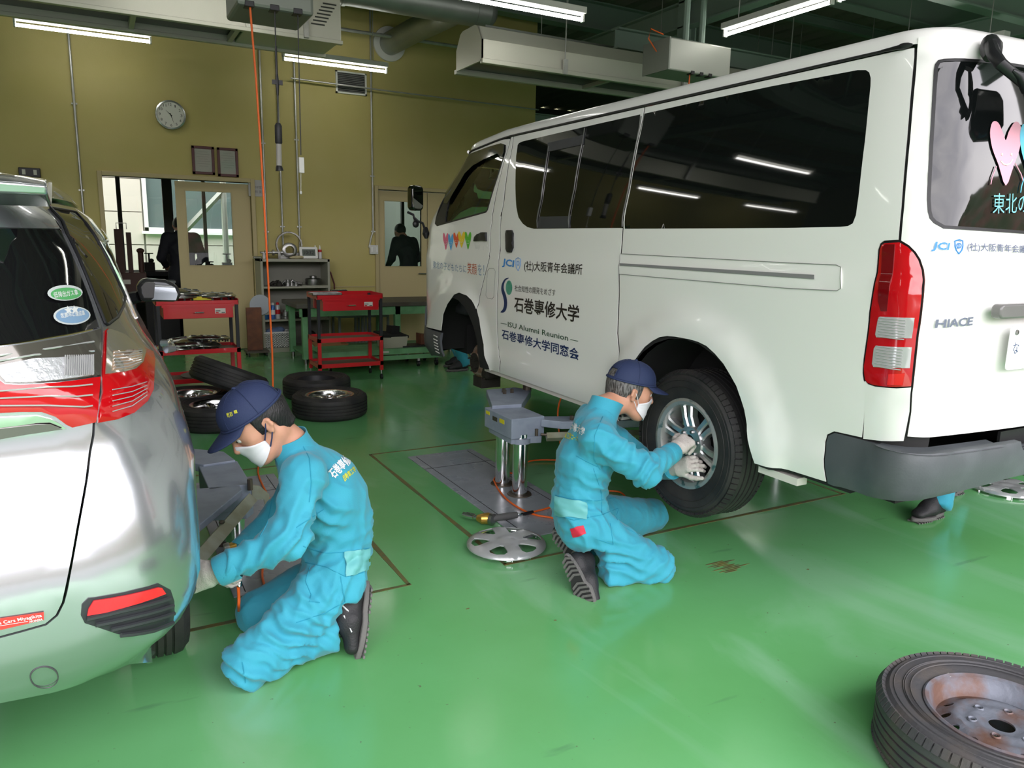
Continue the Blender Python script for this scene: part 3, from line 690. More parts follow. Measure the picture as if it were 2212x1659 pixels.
def inset(poly, d, sc=(1,1)):
    """shrink a polygon (in scaled units) by d"""
    q = [(a*sc[0],b*sc[1]) for a,b in poly]; n = len(q)
    A = sum(q[i][0]*q[(i+1)%n][1]-q[(i+1)%n][0]*q[i][1] for i in range(n)); sg = 1 if A>0 else -1; out = []
    for i in range(n):
        a, b, c = q[i-1], q[i], q[(i+1)%n]
        e1 = Vector((b[0]-a[0],b[1]-a[1])); e2 = Vector((c[0]-b[0],c[1]-b[1]))
        if e1.length<1e-9 or e2.length<1e-9: out.append(poly[i]); continue
        n1 = Vector((-e1.y,e1.x)).normalized()*sg; n2 = Vector((-e2.y,e2.x)).normalized()*sg; m = n1+n2
        m = m/max(.4,m.dot(n1)) if m.length>1e-6 else n1
        out.append(((b[0]+m.x*d)/sc[0],(b[1]+m.y*d)/sc[1]))
    return out
def region(P, outer, holes=(), grid=.05, d=.03, th=.012, sc=(1,1), off=0.0, mb=None, lip=0.0):
    """mesh of a (t,z) region on surface P(t,z,off) with thickness th inward; sc = metres per unit of t and z; lip = rounded edge drop"""
    loops = [resample(l, d, True, sc) for l in [outer]+list(holes)]
    V = []; E = []
    for l in loops:
        n0 = len(V); V += l; E += [(n0+i, n0+(i+1)%len(l)) for i in range(len(l))]
    nb = len(V)
    xs = [p[0] for p in loops[0]]; ys = [p[1] for p in loops[0]]
    gx = grid/sc[0]; gy = grid/sc[1]; i = 0
    y = min(ys)+gy*.5; m2 = (grid*.45)**2
    B = np.array([(p[0]*sc[0],p[1]*sc[1]) for p in V])
    while y<max(ys):
        x = min(xs)+gx*(.5 if i%2 else .25)
        while x<max(xs):
            if inpoly((x,y),loops[0]) and not any(inpoly((x,y),h) for h in loops[1:]) and ((B-np.array([x*sc[0],y*sc[1]]))**2).sum(1).min()>m2: V.append((x,y))
            x += gx
        y += gy; i += 1
    r = delaunay_2d_cdt([Vector((a*sc[0],b*sc[1])) for a,b in V], E, [], 0, 1e-6)
    v2 = [(v.x/sc[0],v.y/sc[1]) for v in r[0]]; tris = []
    for f in r[2]:
        c = (sum(v2[k][0] for k in f)/3, sum(v2[k][1] for k in f)/3)
        if inpoly(c,loops[0]) and not any(inpoly(c,h) for h in loops[1:]): tris.append(tuple(f))
    cnt = {}
    for f in tris:
        for k in range(3):
            e = (f[k],f[(k+1)%3]); cnt[e] = cnt.get(e,0)+1
    bnd = [e for e in cnt if (e[1],e[0]) not in cnt]
    bv = {k for e in bnd for k in e}
    mb = mb or MB()
    front = [P(a,b,off-(lip if k in bv else 0)) for k,(a,b) in enumerate(v2)]
    n = len(front)
    if th:
        back = {k:P(v2[k][0],v2[k][1],off-th) for k in bv}; keys = list(back); idx = {k:n+i for i,k in enumerate(keys)}
        fs = list(tris)+[(e[1],e[0],idx[e[0]],idx[e[1]]) for e in bnd]
        mb.add(front+[back[k] for k in keys], fs)
    else: mb.add(front, tris)
    return mb
def build_shell(mb, name, m, parent, smooth=50):
    me = bpy.data.meshes.new(name); me.from_pydata([tuple(v) for v in mb.v], [], mb.f); me.materials.append(m)
    me.validate(); bm = bmesh.new(); bm.from_mesh(me); bmesh.ops.recalc_face_normals(bm, faces=bm.faces); bm.to_mesh(me); bm.free(); me.shade_smooth(); me.set_sharp_from_angle(angle=math.radians(smooth))
    o = bpy.data.objects.new(name, me); link(o, parent); return o
def smooth_poly(pts, n=4):
    """closed catmull-rom through pts"""
    N = len(pts); out = []
    for i in range(N):
        p0,p1,p2,p3 = pts[i-1],pts[i],pts[(i+1)%N],pts[(i+2)%N]
        for k in range(n):
            t = k/n; out.append(tuple(.5*((2*p1[j])+(-p0[j]+p2[j])*t+(2*p0[j]-5*p1[j]+4*p2[j]-p3[j])*t*t+(-p0[j]+3*p1[j]-3*p2[j]+p3[j])*t**3) for j in (0,1)))
    return out
# ================================================================ WHITE VAN
m_vw = mat('van_white_paint', (.80,.80,.765), .30, coat=.6)
m_tint = mat('tinted_glass', (.004,.005,.005), .03, coat=.3, spec=.5)
m_vblk = mat('van_black_trim', (.012,.012,.013), .45)
m_bump = mat('bumper_grey', (.070,.078,.085), .48, bump=(120,.06), mix=((.10,.11,.12),.58,.12), mixscale=5)
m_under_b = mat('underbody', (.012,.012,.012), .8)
m_lred = mat('lens_red', (.50,.004,.008), .10, coat=.8); m_lclr = mat('lens_clear_ribbed', (.58,.58,.58), .12, metal=.3, coat=.8)
m_lglass = thin_glass('light_tint_glass', (.72,.80,.66))
m_seat = mat('seat_cloth', (.03,.032,.035), .85)
VX, VW = 3.18, .85
v_sx = interp([(.50,.74),(.58,.81),(.61,.838),(.66,.848),(.715,.852),(.735,.850),(.76,.842),(1.0,.848),(1.36,.850),(1.385,.848),(1.41,.839),(1.44,.838),(1.57,.832),(1.77,.812),(1.96,.782),(2.12,.748),(2.165,.738)])
v_yr = interp([(.5,1.50),(.9,1.455),(1.2,1.452),(1.4,1.47),(1.58,1.495),(1.8,1.527),(2.0,1.56),(2.12,1.585),(2.165,1.60)])
v_yf = interp([(.5,6.03),(.8,6.08),(1.35,6.08),(1.49,6.06),(1.59,6.045),(1.71,5.93),(1.80,5.83),(1.94,5.68),(2.07,5.56),(2.165,5.50)])
WR, WF = (2.62,.60), (5.19,.60)
def v_extra(t, y, z):
    e = 0
    if 1.6<t<3.6:
        for (yc,zc) in (WR,WF):
            r = math.hypot(y-yc,z-zc)
            e += .028*(1-sstep(.545,.615,r)) if z<1.32 else 0
    return e
def v_z(y, z): return z-.05*sstep(4.5,5.4,y)*sstep(1.7,2.15,z)
def mkvan(side):
    S = Shell(VX, side, v_sx, v_yr, v_yf, interp([(.5,.10),(2.2,.13)]), lambda z:.32, v_extra, v_z, rcurve=.05, fcurve=.08)
    S.setlen([.74,.19,3.98,.5,.53]); return S
VL, VR = mkvan(-1), mkvan(1)
van = empty('van',(3.18,3.7,0),0,'white passenger van raised on a floor lift, front wheel removed','van')
def V(o): return world_parent(o, van)
def vbuild(mb, name, m, parent=None, smooth=50):
    o = build_shell(mb, name, m, None, smooth)
    if parent: o.parent = parent; return o
    return world_parent(o, van)
zt = 2.165
# --- outlines traced on the side
T = lambda pts, t0=2.5, z0=1.2: VL.tra(pts, t0, z0)
S_ = VL.sideA
arch_r = T([(1385,915),(1384,860),(1389,810),(1397,775.6),(1412.5,755.7),(1434,741),(1452,735),(1470,733.7),(1488.5,735.8),(1506.6,741),(1524.7,750),(1542.7,766.6),(1560.8,788),(1575,811.8),(1588,835),(1597,860.6),(1605,886),(1610,932),(1616.6,968.8),(1628,1004)], 2.3, .9)
# left part of the rear arch is hidden by the kneeling man: mirror the visible half
yc_r = WR[0]
arch_f = T([(1057.7,802),(1053,791),(1043,745),(1033.6,692),(1027.6,667),(1017,650),(1007,640),(991.4,633.8),(980.6,638),(966,658),(957,680),(952.8,716)], 2.9, .8)
rest = T([(1102,298),(1089,345),(1077,393.6),(1062,480),(1057.5,520),(1056,551),(1057,556),(1045,602),(1036,639),(1027.6,667)], 2.8, 2.1)
split = T([(1389.5,240),(1375,310),(1360,400),(1345,494),(1340,560),(1336.5,640),(1333.5,720),(1331.5,800)], 2.45, 2.1)
sp_y = split
def lz(poly, z): return (poly[-1][0]+ (poly[-1][0]-poly[-2][0])*0, z)
SILL = .60
# front door glass and the big side glass
fglass = T([(1020,333),(1055,320),(1086,311),(1092.5,313),(1092,328),(1074,386),(1053.9,453),(1050,459),(1044,461),(974,480.4),(944,488.5),(939.5,483),(941.5,471),(957.6,430),(985,385),(1005,353)], 2.9, 1.8)
bglass = T([(1117.7,313),(1121,308.5),(1128.5,305),(1200,288),(1300,265),(1383,246.5),(1368,345),(1357,410),(1344,493),(1250,493.5),(1153,494.5),(1139,491),(1129,483.5),(1119.5,469.5),(1115,448),(1113,382.7),(1114.5,336.6)], 2.7, 1.9)
qglass = T([(1391.5,245),(1500,220.5),(1671,184.7),(1852.5,150.5),(1870,150.5),(1877.5,155.5),(1881,168),(1880.5,185),(1869,300),(1854.3,426.5),(1849,465),(1842,483),(1831,489),(1815,490.5),(1700,493),(1500,494),(1349,494.5),(1361,410),(1378,310)], 2.3, 1.9)
lamp_o = T([(1902.5,528.7),(1910,523.5),(1943,521.5),(1962,532),(1976,546),(1985.5,561),(1993,583),(1995.5,605),(1993,640),(1981.8,724),(1975,785),(1970,836),(1936,838),(1889,834),(1874,829),(1867,821),(1865,808),(1867,775),(1879,673.7),(1889,611.7),(1898.7,540)], 1.9, 1.4)
gate_edge = T([(1981,78),(1976,150),(1970,214),(1963,300),(1956.6,368.6),(1950,450),(1943.8,521)], 1.7, 2.1)
lamp_top_i = 2
# gate outline: gap line down to the lamp, lamp's right side, then down to the bottom, along the hatch bottom to the centre line
lamp_right = T([(1962,532),(1976,546),(1985.5,561),(1993,583),(1995.5,605),(1993,640),(1981.8,724),(1970,836)], 1.8, 1.4)
low_gap = T([(1968,850),(1966,890),(1957,945)], 1.7, 1.0)
zb_gate = low_gap[-1][1]
gate = gate_edge+lamp_right+low_gap+[(0,zb_gate-.005),(0,zt)]
rglass = T([(2024,141),(2029,134),(2039,131.5),(2143,135)], 1.5, 2.0)
rg_l = T([(2006.7,430),(2008.6,457),(2012,470),(2020,479),(2039.5,490)], 1.5, 1.6)
rgl = T([(2022,152),(2018,220),(2012,320)],1.5,1.9)
zg1 = rglass[-1][1]; zg0 = rg_l[-1][1]-.015
rear_glass = rglass[::-1][1:] if False else None
rg = [(0,zg1+.01)]+[rglass[3],rglass[2],rglass[1],rglass[0]]+rgl+rg_l+[(0,zg0)]
DG = dict(grid=.06, d=.03)
gap = .006
def panel(name, outer, holes=(), th=.005, m=m_vw, off=0, parent=None, g=gap, S=VL, grid=.06, d=.03, lip=.0012):
    mb = region(S.PA, inset(resample(outer,.03), g), holes, grid=grid, d=d, th=th, off=off, lip=lip)
    return vbuild(mb, name, m, parent)
top = lambda a0, a1, n=10: [(a0+(a1-a0)*i/n, zt-.006) for i in range(n+1)]
a_rest0, a_split0 = rest[0][0], split[0][0]
A_MF = VL.t2a(3.45)    # the front door panel ends on the front corner
A_MR = gate_edge[0][0]
ws_pts = [S_(y,z) for y,z in ()]
def frontA(z, t=3.45): return (VL.t2a(t), z)
fd = [rest[0]]+rest[1:]+arch_f[4:]+[frontA(.775,3.3),frontA(.775),frontA(1.0),frontA(1.3),frontA(1.55),frontA(1.8),frontA(2.0),frontA(zt-.006)]+[(A_MF+(a_rest0-A_MF)*i/8, zt-.006) for i in range(1,8)]
fdo = panel('front_door', fd, [fglass])
sld_front = T([(1108,295),(1097,360),(1088,434),(1081,480),(1078,552),(1076,600),(1073.5,640),(1073,690),(1074.6,745),(1080,780),(1088,815)], 2.75, 2.1)
cab = [(x,min(z,zt-.006)) for x,z in rest]+[(rest[-1][0],rest[-1][1])]
cabp = [(rest[0][0],zt-.006)]+rest[1:]+arch_f[:4][::-1]+[arch_f[0],(arch_f[0][0]-.01,SILL),(sld_front[-1][0],SILL)]+sld_front[::-1][1:-1]+[(sld_front[0][0],zt-.006)]
panel('door_pillar_panel', cabp)
sl = [(sld_front[0][0],zt-.006)]+sld_front[1:-1]+[(sld_front[-1][0],SILL),(split[-1][0],SILL)]+split[::-1][:-1]+[(split[0][0],zt-.006)]
sdo = panel('sliding_door', sl, [inset(bglass,.004)])
# rear quarter: split -> arch -> bumper cut -> lamp
bump_cut = T([(1786.8,1045),(1781,1010.7),(1784,955),(1788,941.5),(1802,935.4),(1862.9,949),(1875.5,832)], 2.05, .8)
ar = [p for p in arch_r if p[0]<S_(WR[0]+.0,1)[0]+.06]
arm = []
ac = S_(WR[0],.9)[0]
vis = [p for p in arch_r if p[0]<=ac]
arc_full = [(2*ac-p[0],p[1]) for p in vis[::-1]]+vis
qp = [(split[0][0],zt-.006)]+split[1:]+[(split[-1][0],SILL),(arc_full[0][0]+.01,SILL)]+arc_full+[(T([(1641,1008)],2.2,.6)[0])]+bump_cut+[lamp_o[15-0]]+lamp_o[16:]+lamp_o[:3]+gate_edge[::-1][1:-1]+[(gate_edge[0][0],zt-.006)]
qpo = panel('rear_quarter_panel', qp, [inset(qglass,.004)])
corner = [lamp_o[15],(bump_cut[-2][0],bump_cut[-2][1])]+T([(1904,954),(1953,954)],1.8,.9)+[low_gap[1],low_gap[0],lamp_o[11],lamp_o[12],lamp_o[13],lamp_o[14]]
panel('lamp_corner_panel', corner, g=.002)
gate_h = gate_edge+lamp_right+low_gap+[(0,zb_gate-.005)]+rg[::-1]+[(0,zt)]
def gate_q():
    q = resample(gate_h,.03); return [p if p[0]<=1e-9 else w for p,w in zip(q, inset(q,gap*.7))]
mb = MB()
for S in (VL,VR): region(S.PA, gate_q(), (), grid=.05, d=.03, th=.02, mb=mb)
tg = vbuild(mb, 'tailgate', m_vw)
def dbl(poly, name, m, parent, off, th=.006, inn=0, grid=.07):
    q = resample(poly,.03); r = [p if p[0]==0 else w for p,w in zip(q, inset(q,inn))] if inn else q
    mb = region(VL.PA, r, (), grid=grid, d=.03, th=th, off=off); region(VR.PA, r, (), grid=grid, d=.03, th=th, off=off, mb=mb); return vbuild(mb, name, m, parent)
# rear window glass is set a little proud with a thin black gasket
rq = resample(rg,.03); ro = [p if p[0]<=1e-9 else w for p,w in zip(rq,inset(rq,-.006))]; ri = [p if p[0]<=1e-9 else w for p,w in zip(rq,inset(rq,.004))]
ro[0] = (0,ro[0][1]+.006); ri[0] = (0,ri[0][1]-.004)
mbg = MB(); ii = [p for p in ri if True][::-1]
for S in (VL,VR): region(S.PA, [ro[0]]+ro[1:]+ii, (), grid=.2, d=.03, th=.004, off=.003, mb=mbg)
vbuild(mbg,'window_gasket',m_vblk,tg); dbl(rg, 'rear_window', m_tint, tg, .0015)
# glass
fg = vbuild(region(VL.PA, inset(fglass,.001), (), grid=.08, d=.03, th=.004, off=-.006), 'door_window', m_lglass, fdo)
gm = MB(); region(VL.PA, fglass, [inset(fglass,.012)], grid=.1, d=.03, th=.012, off=.001, mb=gm); vbuild(gm, 'window_seal', m_vblk, fdo)
# quarter trim in the lower front corner of the door glass, and the rain visor on its upper edge
tri = T([(941.5,474),(957,440),(972,415),(968,440),(962,470),(963,482),(944,488),(940,484)], 3.0, 1.6)
vbuild(region(VL.PA, tri, (), grid=.08, d=.03, th=.01, off=.002), 'sail_trim', m_vblk, fdo)
vis_ = T([(985,385),(1005,352),(1020,333),(1055,320),(1086,311),(1092.5,313),(1092,328),(1088,340),(1082,338),(1078,333),(1050,345),(1026,358),(1008,375),(998,392),(970,440),(962,440),(968,415)], 2.95, 1.9)
vbuild(region(VL.PA, vis_, (), grid=.06, d=.03, th=.003, off=.016), 'rain_visor', mat('smoked_acrylic',(.02,.024,.022),.06,coat=.4), fdo)
wg = vbuild(region(VL.PA, inset(bglass,.001), (), grid=.08, d=.03, th=.012, off=-.001), 'side_window', m_tint, sdo)
m_tframe = mat('slider_frame', (.035,.037,.042), .5)
def strip(px, name, m, parent, w=.006, off=.004, t0=2.6, z0=1.8):
    q = T(px,t0,z0); q = resample(q,.04,False); mb = MB(); mb.tube([VL.PA(a,z,off) for a,z in q], w, 6); return V(build(mb,name,m)) if parent is None else chpar(build(mb,name,m),parent)
def chpar(o, parent): o.parent = parent; return o
tb = T([(1184,309),(1263,291),(1261,312),(1184,328)],2.6,1.9); vbuild(region(VL.PA,tb,(),grid=.08,d=.04,th=.004,off=.003),'slider_rail',m_tframe,sdo)
tb = T([(1165,468),(1233,467),(1230,492.5),(1161,493)],2.6,1.6); vbuild(region(VL.PA,tb,(),grid=.08,d=.04,th=.004,off=.003),'slider_rail',m_tframe,sdo)
strip([(1186,316),(1178,370),(1170,430),(1162,492)],'slider_edge',m_steel,sdo,.0045)
strip([(1264,277),(1252,340),(1241,410),(1230,492)],'slider_edge',m_steel,sdo,.0035)
qw = vbuild(region(VL.PA, inset(qglass,.001), (), grid=.08, d=.03, th=.012, off=-.001), 'quarter_window', m_tint, qpo)
strip([(1386,252),(1372,330),(1358,412),(1345,490)],'edge_moulding',m_steel,qpo,.0035)
# door handles
rec = T([(1088,497),(1109,494),(1115,505),(1117,540),(1112,546),(1090,546),(1087,540)],2.75,1.5)
vbuild(region(VL.PA,rec,(),grid=.04,d=.015,th=.004,off=.0015,lip=.003),'handle_recess',mat('van_white_shaded',(.70,.70,.67),.35),sdo)  # darker copy of the van white: shade of the handle hollow as colour
hd = T([(1096,498),(1107,497),(1110,504),(1110,536),(1106,545),(1098,545),(1095,538),(1094.5,505)],2.75,1.5)
vbuild(region(VL.PA,hd,(),grid=.03,d=.015,th=.02,off=.018,lip=.006),'handle',m_black,sdo)
rec = T([(1024,525),(1052,520),(1053,536),(1046,540),(1021,540)],2.85,1.45)
vbuild(region(VL.PA,rec,(),grid=.04,d=.015,th=.004,off=.0015,lip=.003),'handle_recess',MATS['van_white_shaded'],fdo)
hd = T([(1025,521),(1027,512),(1033,506),(1044,502),(1052,502),(1052,521),(1040,520)],2.85,1.45)
vbuild(region(VL.PA,hd,(),grid=.03,d=.015,th=.02,off=.018,lip=.006),'handle',m_black,fdo)
# fuel lid
fld = T([(1057,580),(1067,580),(1070,586),(1067,641),(1063,646),(1053,644),(1050,638),(1053,586)],2.78,1.2)
mb = MB(); q = resample(fld,.02); mb.tube([VL.PA(a,z,.0006) for a,z in q],.0016,5,closed=True); V(build(mb,'fuel_lid_seam',mat('seam_grey',(.22,.22,.21),.6)))
# sliding door rail on the quarter panel
rail = T([(1341,548),(1700,567.5),(1808,572.3),(1818,577),(1818,623),(1809,628),(1790,627),(1700,622.5),(1338,592)],2.3,1.4)
vbuild(region(VL.PA,rail,(),grid=.05,d=.03,th=.006,off=.003,lip=.002),'slide_rail_cover',m_vw,qpo)
slot = T([(1340,569),(1700,591),(1760,594.5),(1760,603),(1700,599),(1340,573.5)],2.3,1.4)
vbuild(region(VL.PA,slot,(),grid=.05,d=.03,th=.002,off=.0048),'slide_rail_slot_shade',mat('slot_shade_grey',(.20,.20,.20),.6),qpo)  # raised grey strip; the shade inside the rail slot is put into its colour
mb = MB(); mb.tube([VL.PA(a,z,.004) for a,z in resample(rail,.03)],.0014,5,closed=True); chpar(build(mb,'rail_seam',mat('seam_grey',(.22,.22,.21),.6)),qpo)
# tail lamp
lz_ = [p[1] for p in lamp_o]; zmax, zmin = max(lz_), min(lz_)
lampo = panel('tail_lamp', lamp_o, (), th=.03, m=m_lred, off=.004, g=.003, grid=.03, d=.02, lip=.004)
for pts in ([(1902,681),(1979,684),(1972,733),(1894,731),(1891,722),(1897,688)],[(1893,744),(1973,747),(1968,797),(1888,795),(1884,786),(1888,752)]):
    c = T(pts,1.9,1.2); vbuild(region(VL.PA,resample(inset(c,.004),.01),(),grid=.03,d=.01,th=.003,off=.007),'clear_lens',m_lclr,lampo)
    zs_ = [p[1] for p in c]; a0 = min(p[0] for p in c); a1 = max(p[0] for p in c)
    rb = MB()
    for k in range(8):
        z = min(zs_)+(max(zs_)-min(zs_))*(k+.9)/9.4; rb.tube([VL.PA(a0+.03+(a1-a0-.045)*i/8,z,.0085) for i in range(9)],.0018,4)
    V(build(rb,'lens_rib',m_lclr)).parent = lampo; lampo.children[-1].matrix_parent_inverse = Matrix()
c = T([(1921,812-4),(1955,806),(1950,832),(1918,831)],1.9,1.0); vbuild(region(VL.PA,c,(),grid=.03,d=.01,th=.002,off=.0065),'reflector',mat('reflector_red',(.72,.02,.02),.15,coat=.5),lampo)
c = T([(1908,535),(1914,528),(1935,528),(1928,600),(1918,672),(1905,672),(1899,650)],1.9,1.3); vbuild(region(VL.PA,c,(),grid=.03,d=.01,th=.002,off=.0062),'lens_dark_band',mat('lens_red_dark',(.16,.002,.004),.12,coat=.7),lampo)
# rear bumper
bt = T([(1802,935.4),(1862.9,949),(1904,954),(1953,954)],1.9,.9)
zb_t = bt[1][1]
bpo = [(a,z) for a,z in bump_cut[:5]]+[(VL.t2a(2.0),zb_t-.003),(VL.t2a(1.5),zb_t-.002),(VL.t2a(1.0),zb_t),(0,zb_t)]
def bumper_P(S):
    def f(a, z, off=0.0):
        k = 1-sstep(VL.t2a(1.35), VL.t2a(2.02), a); t = S.a2t(a)
        zz = z; bul = .003+.062*k*sstep(.58,.70,z)*(1-.35*sstep(.80,.87,z))
        return S.P(t, z, off+bul)
    return f
zlo = .655
bo = [bump_cut[0],bump_cut[1],bump_cut[2],bump_cut[3],bump_cut[4]]+[(VL.t2a(2.0),zb_t-.002),(VL.t2a(1.5),zb_t),(VL.t2a(1.0),zb_t+.004),(0,zb_t+.006)]+[(0,zlo+.06),(VL.t2a(.5),zlo+.05),(VL.t2a(1.0),zlo+.02),(VL.t2a(1.5),zlo),(VL.t2a(2.0),zlo-.02)]
stepl = .34; zs0, zs1 = .785,.86
step = [(0,zs0),(stepl-.03,zs0),(stepl,zs0+.03),(stepl,zb_t+.02),(0,zb_t+.02)]
bo2 = bo[:8]+[(stepl,zb_t+.005),(stepl,zs0+.03),(stepl-.03,zs0),(0,zs0)]+bo[9:]
mb = MB()
for S in (VL,VR): region(bumper_P(S), bo2, (), grid=.05, d=.025, th=.03, mb=mb, lip=.006)
rb_ = vbuild(mb,'rear_bumper',m_bump)
st = MB().b2((VX-stepl,1.42,zs0-.03),(VX+stepl,1.50,zs0+.002)); 
for k in range(16):
    for j in range(3): st.box((VX-stepl+.03+k*.041,1.428+j*.022,zs0+.004),(.026,.014,.008))
V(build(st,'step_tread',m_bump,smooth=0)).parent = rb_; rb_.children[-1].matrix_parent_inverse = Matrix()
V(build(MB().b2((VX-stepl,1.49,zs0),(VX+stepl,1.50,zb_t+.02)),'step_back',m_vblk,smooth=0))
for S in (VL,VR):
    tpm = MB(); q = [(VL.t2a(t),zb_t-.001) for t in (2.0,1.9,1.8,1.6,1.4,1.2,1.0,.8,.6)]; A = []; 
    for a,z in q: A += [bumper_P(S)(a,z-.001,-.0), S.PA(a,z+.004,-.012)]
    fs = [(2*i,2*i+2,2*i+3,2*i+1) for i in range(len(q)-1)]; tpm.add(A,fs); vbuild(tpm,'bumper_top',m_bump)
# black inner shell seen in the gaps, wheel housings and floor pan
mb = MB()
full = [(VL.t2a(1.0),zt-.01),(VL.t2a(3.9),zt-.01),(VL.t2a(3.9),.70),S_(5.66,.62),S_(5.64,.62),S_(5.64,.70)]+[S_(WF[0]+.45*math.cos(b),WF[1]+.46*math.sin(b)) for b in [i*PI/14 for i in range(1,14)]]+[S_(4.74,.70),S_(4.74,.61),S_(3.07,.61)]+[S_(WR[0]+.47*math.cos(b),WR[1]+.47*math.sin(b)) for b in [i*PI/14 for i in range(1,14)]]+[S_(2.13,.61),(VL.t2a(2.02),.61),(VL.t2a(1.0),.80)]
region(VL.PA, full, [inset(fglass,.012)], grid=.06, d=.05, th=0, off=-.011, mb=mb); region(VR.PA, full, [inset(fglass,.012)], grid=.12, d=.06, th=0, off=-.024, mb=mb)
mb.b2((VX-.74,1.6,.60),(VX+.74,2.12,.72)).b2((VX-.50,2.1,.60),(VX+.50,3.15,.78)).b2((VX-.80,3.10,.60),(VX+.80,4.72,.74)).b2((VX-.48,4.7,.60),(VX+.48,5.7,.82)).b2((VX-.55,5.6,.56),(VX+.55,5.9,.8))
for (yc,zc) in (WR,WF):
    for sx_ in (-1,1):
        n = 18; A = []
        for k in range(n+1):
            b = PI*k/n; 
            for x in (.46,.825): A.append((VX+sx_*x, yc+.47*math.cos(b), zc+.47*math.sin(b)))
        mb.add(A,[(2*k,2*k+2,2*k+3,2*k+1) for k in range(n)]); mb.add([(VX+sx_*.46,yc+.47*math.cos(PI*k/n),zc+.47*math.sin(PI*k/n)) for k in range(n+1)],[tuple(range(n+1))])
# cabin partition so that the far side of the cargo area stays dark
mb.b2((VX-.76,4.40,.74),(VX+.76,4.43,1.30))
vbuild(mb,'inner_body',m_under_b,smooth=30)
V(build(MB().b2((VX-.815,3.12,.575),(VX-.76,4.74,.612)),'sill_flange',mat('van_sill',(.62,.60,.55),.5),smooth=0)); V(build(MB().b2((VX-.835,1.95,.572),(VX-.78,2.15,.602)),'sill_flange',MATS['van_sill'],smooth=0))
# far side of the body
zc0 = lambda t: (VL.t2a(t), zt-.006)
rs = [zc0(1.5),zc0(2),zc0(2.5),zc0(3),zc0(3.45),frontA(1.8),frontA(1.3),frontA(.775),arch_f[-1]]+[p for p in arch_f[::-1][1:]]+[(arch_f[0][0]-.01,SILL),(arc_full[0][0]+.01,SILL)]+arc_full+[S_(2.0,.62),(VL.t2a(1.7),.62),(VL.t2a(1.5),.9),(VL.t2a(1.55),1.5)]
panel('far_side_panel', rs, [fglass,bglass,qglass], S=VR, grid=.12, d=.05)
for p in (bglass,qglass): vbuild(region(VR.PA,p,(),grid=.15,d=.06,th=.01,off=-.001),'side_window',m_tint)
vbuild(region(VR.PA,fglass,(),grid=.15,d=.05,th=.004,off=-.004),'door_window',m_lglass)
# front face: panel, windscreen, pillars, bumper, lamps
mb = MB()
for S in (VL,VR): region(S.PA, [frontA(.95),frontA(1.3),frontA(1.57),(VL.cum[5],1.50),(VL.cum[5],.95)], (), grid=.1, d=.05, th=.02, mb=mb)
vbuild(mb,'bonnet_panel',m_vw)
mb = MB()
for S in (VL,VR): region(S.PA, [frontA(1.60,3.75),(VL.cum[5],1.53),(VL.cum[5],2.08),frontA(2.09,3.75)], (), grid=.1, d=.05, th=.006, mb=mb, off=-.002)
vbuild(mb,'windscreen',m_lglass)
mb = MB()
for S in (VL,VR):
    region(S.PA, [frontA(1.58),frontA(1.55,3.72),frontA(2.10,3.72),(VL.cum[5],2.09),(VL.cum[5],zt-.006),frontA(zt-.006)], (), grid=.08, d=.04, th=.015, mb=mb)
vbuild(mb,'windscreen_pillar',m_vw)
mb = MB()
def fb(S):
    return lambda a,z,off=0.0: S.PA(a,z,off+.035*sstep(VL.t2a(3.0),VL.t2a(3.5),a)+.002)
arA = arch_f[-1][0]
for S in (VL,VR): region(fb(S), [(arA+.0,.770),frontA(.770,3.3),frontA(.775,3.4),frontA(.93,3.5),frontA(.97,4),(VL.cum[5],.97),(VL.cum[5],.56),frontA(.545,3.6),frontA(.56,3.2),(arA+.02,.60)], (), grid=.06, d=.03, th=.02, mb=mb, lip=.004)
fbo = vbuild(mb,'front_bumper',m_bump)
fm = T([(914.5,555),(918,540),(923.5,555),(923,602),(916,612)],3.3,1.4)
vbuild(region(VL.PA,[frontA(1.12,3.46),frontA(1.38,3.46),frontA(1.38,3.95),frontA(1.12,4.0)],(),grid=.05,d=.03,th=.01,off=.008),'headlamp',m_lclr); vbuild(region(VR.PA,[frontA(1.12,3.46),frontA(1.38,3.46),frontA(1.38,3.95),frontA(1.12,4.0)],(),grid=.05,d=.03,th=.01,off=.008),'headlamp',m_lclr)
vt = MB()
for k in range(6): vt.tube([VL.PA(arA+.035,.73-.0+(-k)*.022,.012),VL.PA(arA+.10,.735-k*.022,.012)],.005,5)
o = build(vt,'bumper_vent_slat',m_fix); o.parent = fbo
# roof
rings = [(0,0),(.004,.018),(.012,.040),(.03,.056),(.07,.068),(.16,.078),(.34,.088),(.6,.094)]
mb = MB(); ts = [i/8 for i in range(0,41)]
def rpt(S, t, ins, dz):
    x, y = S.base(t, zt); k = 1-ins/.74; ym = 3.6; ky = 1-ins/1.95
    return Vector((VX+S.side*x*k, ym+(y-ym)*ky, v_z(y,zt)+dz-.05*sstep(4.9,5.6,y)*0))
for S in (VL,VR):
    A = [rpt(S,t,i,d) for i,d in rings for t in ts]+[Vector((VX,3.6+(S.base(t,zt)[1]-3.6)*(1-.6/1.95),rpt(S,t,.6,.098).z)) for t in ts]; n = len(ts); R = len(rings)+1
    mb.add(A,[(r*n+i,r*n+i+1,(r+1)*n+i+1,(r+1)*n+i) for r in range(R-1) for i in range(n-1)])
me_o = build(mb,'roof',m_vw,smooth=60); V(me_o)
bm = bmesh.new(); bm.from_mesh(me_o.data); bmesh.ops.remove_doubles(bm,verts=bm.verts,dist=1e-4); bmesh.ops.recalc_face_normals(bm,faces=bm.faces); bm.to_mesh(me_o.data); bm.free()
mb = MB(); q = [VL.PA(VL.t2a(2.02+(1.3)*i/40),zt-.004,.003) for i in range(41)]; mb.tube(q,.0055,6); V(build(mb,'drip_channel',m_vblk))
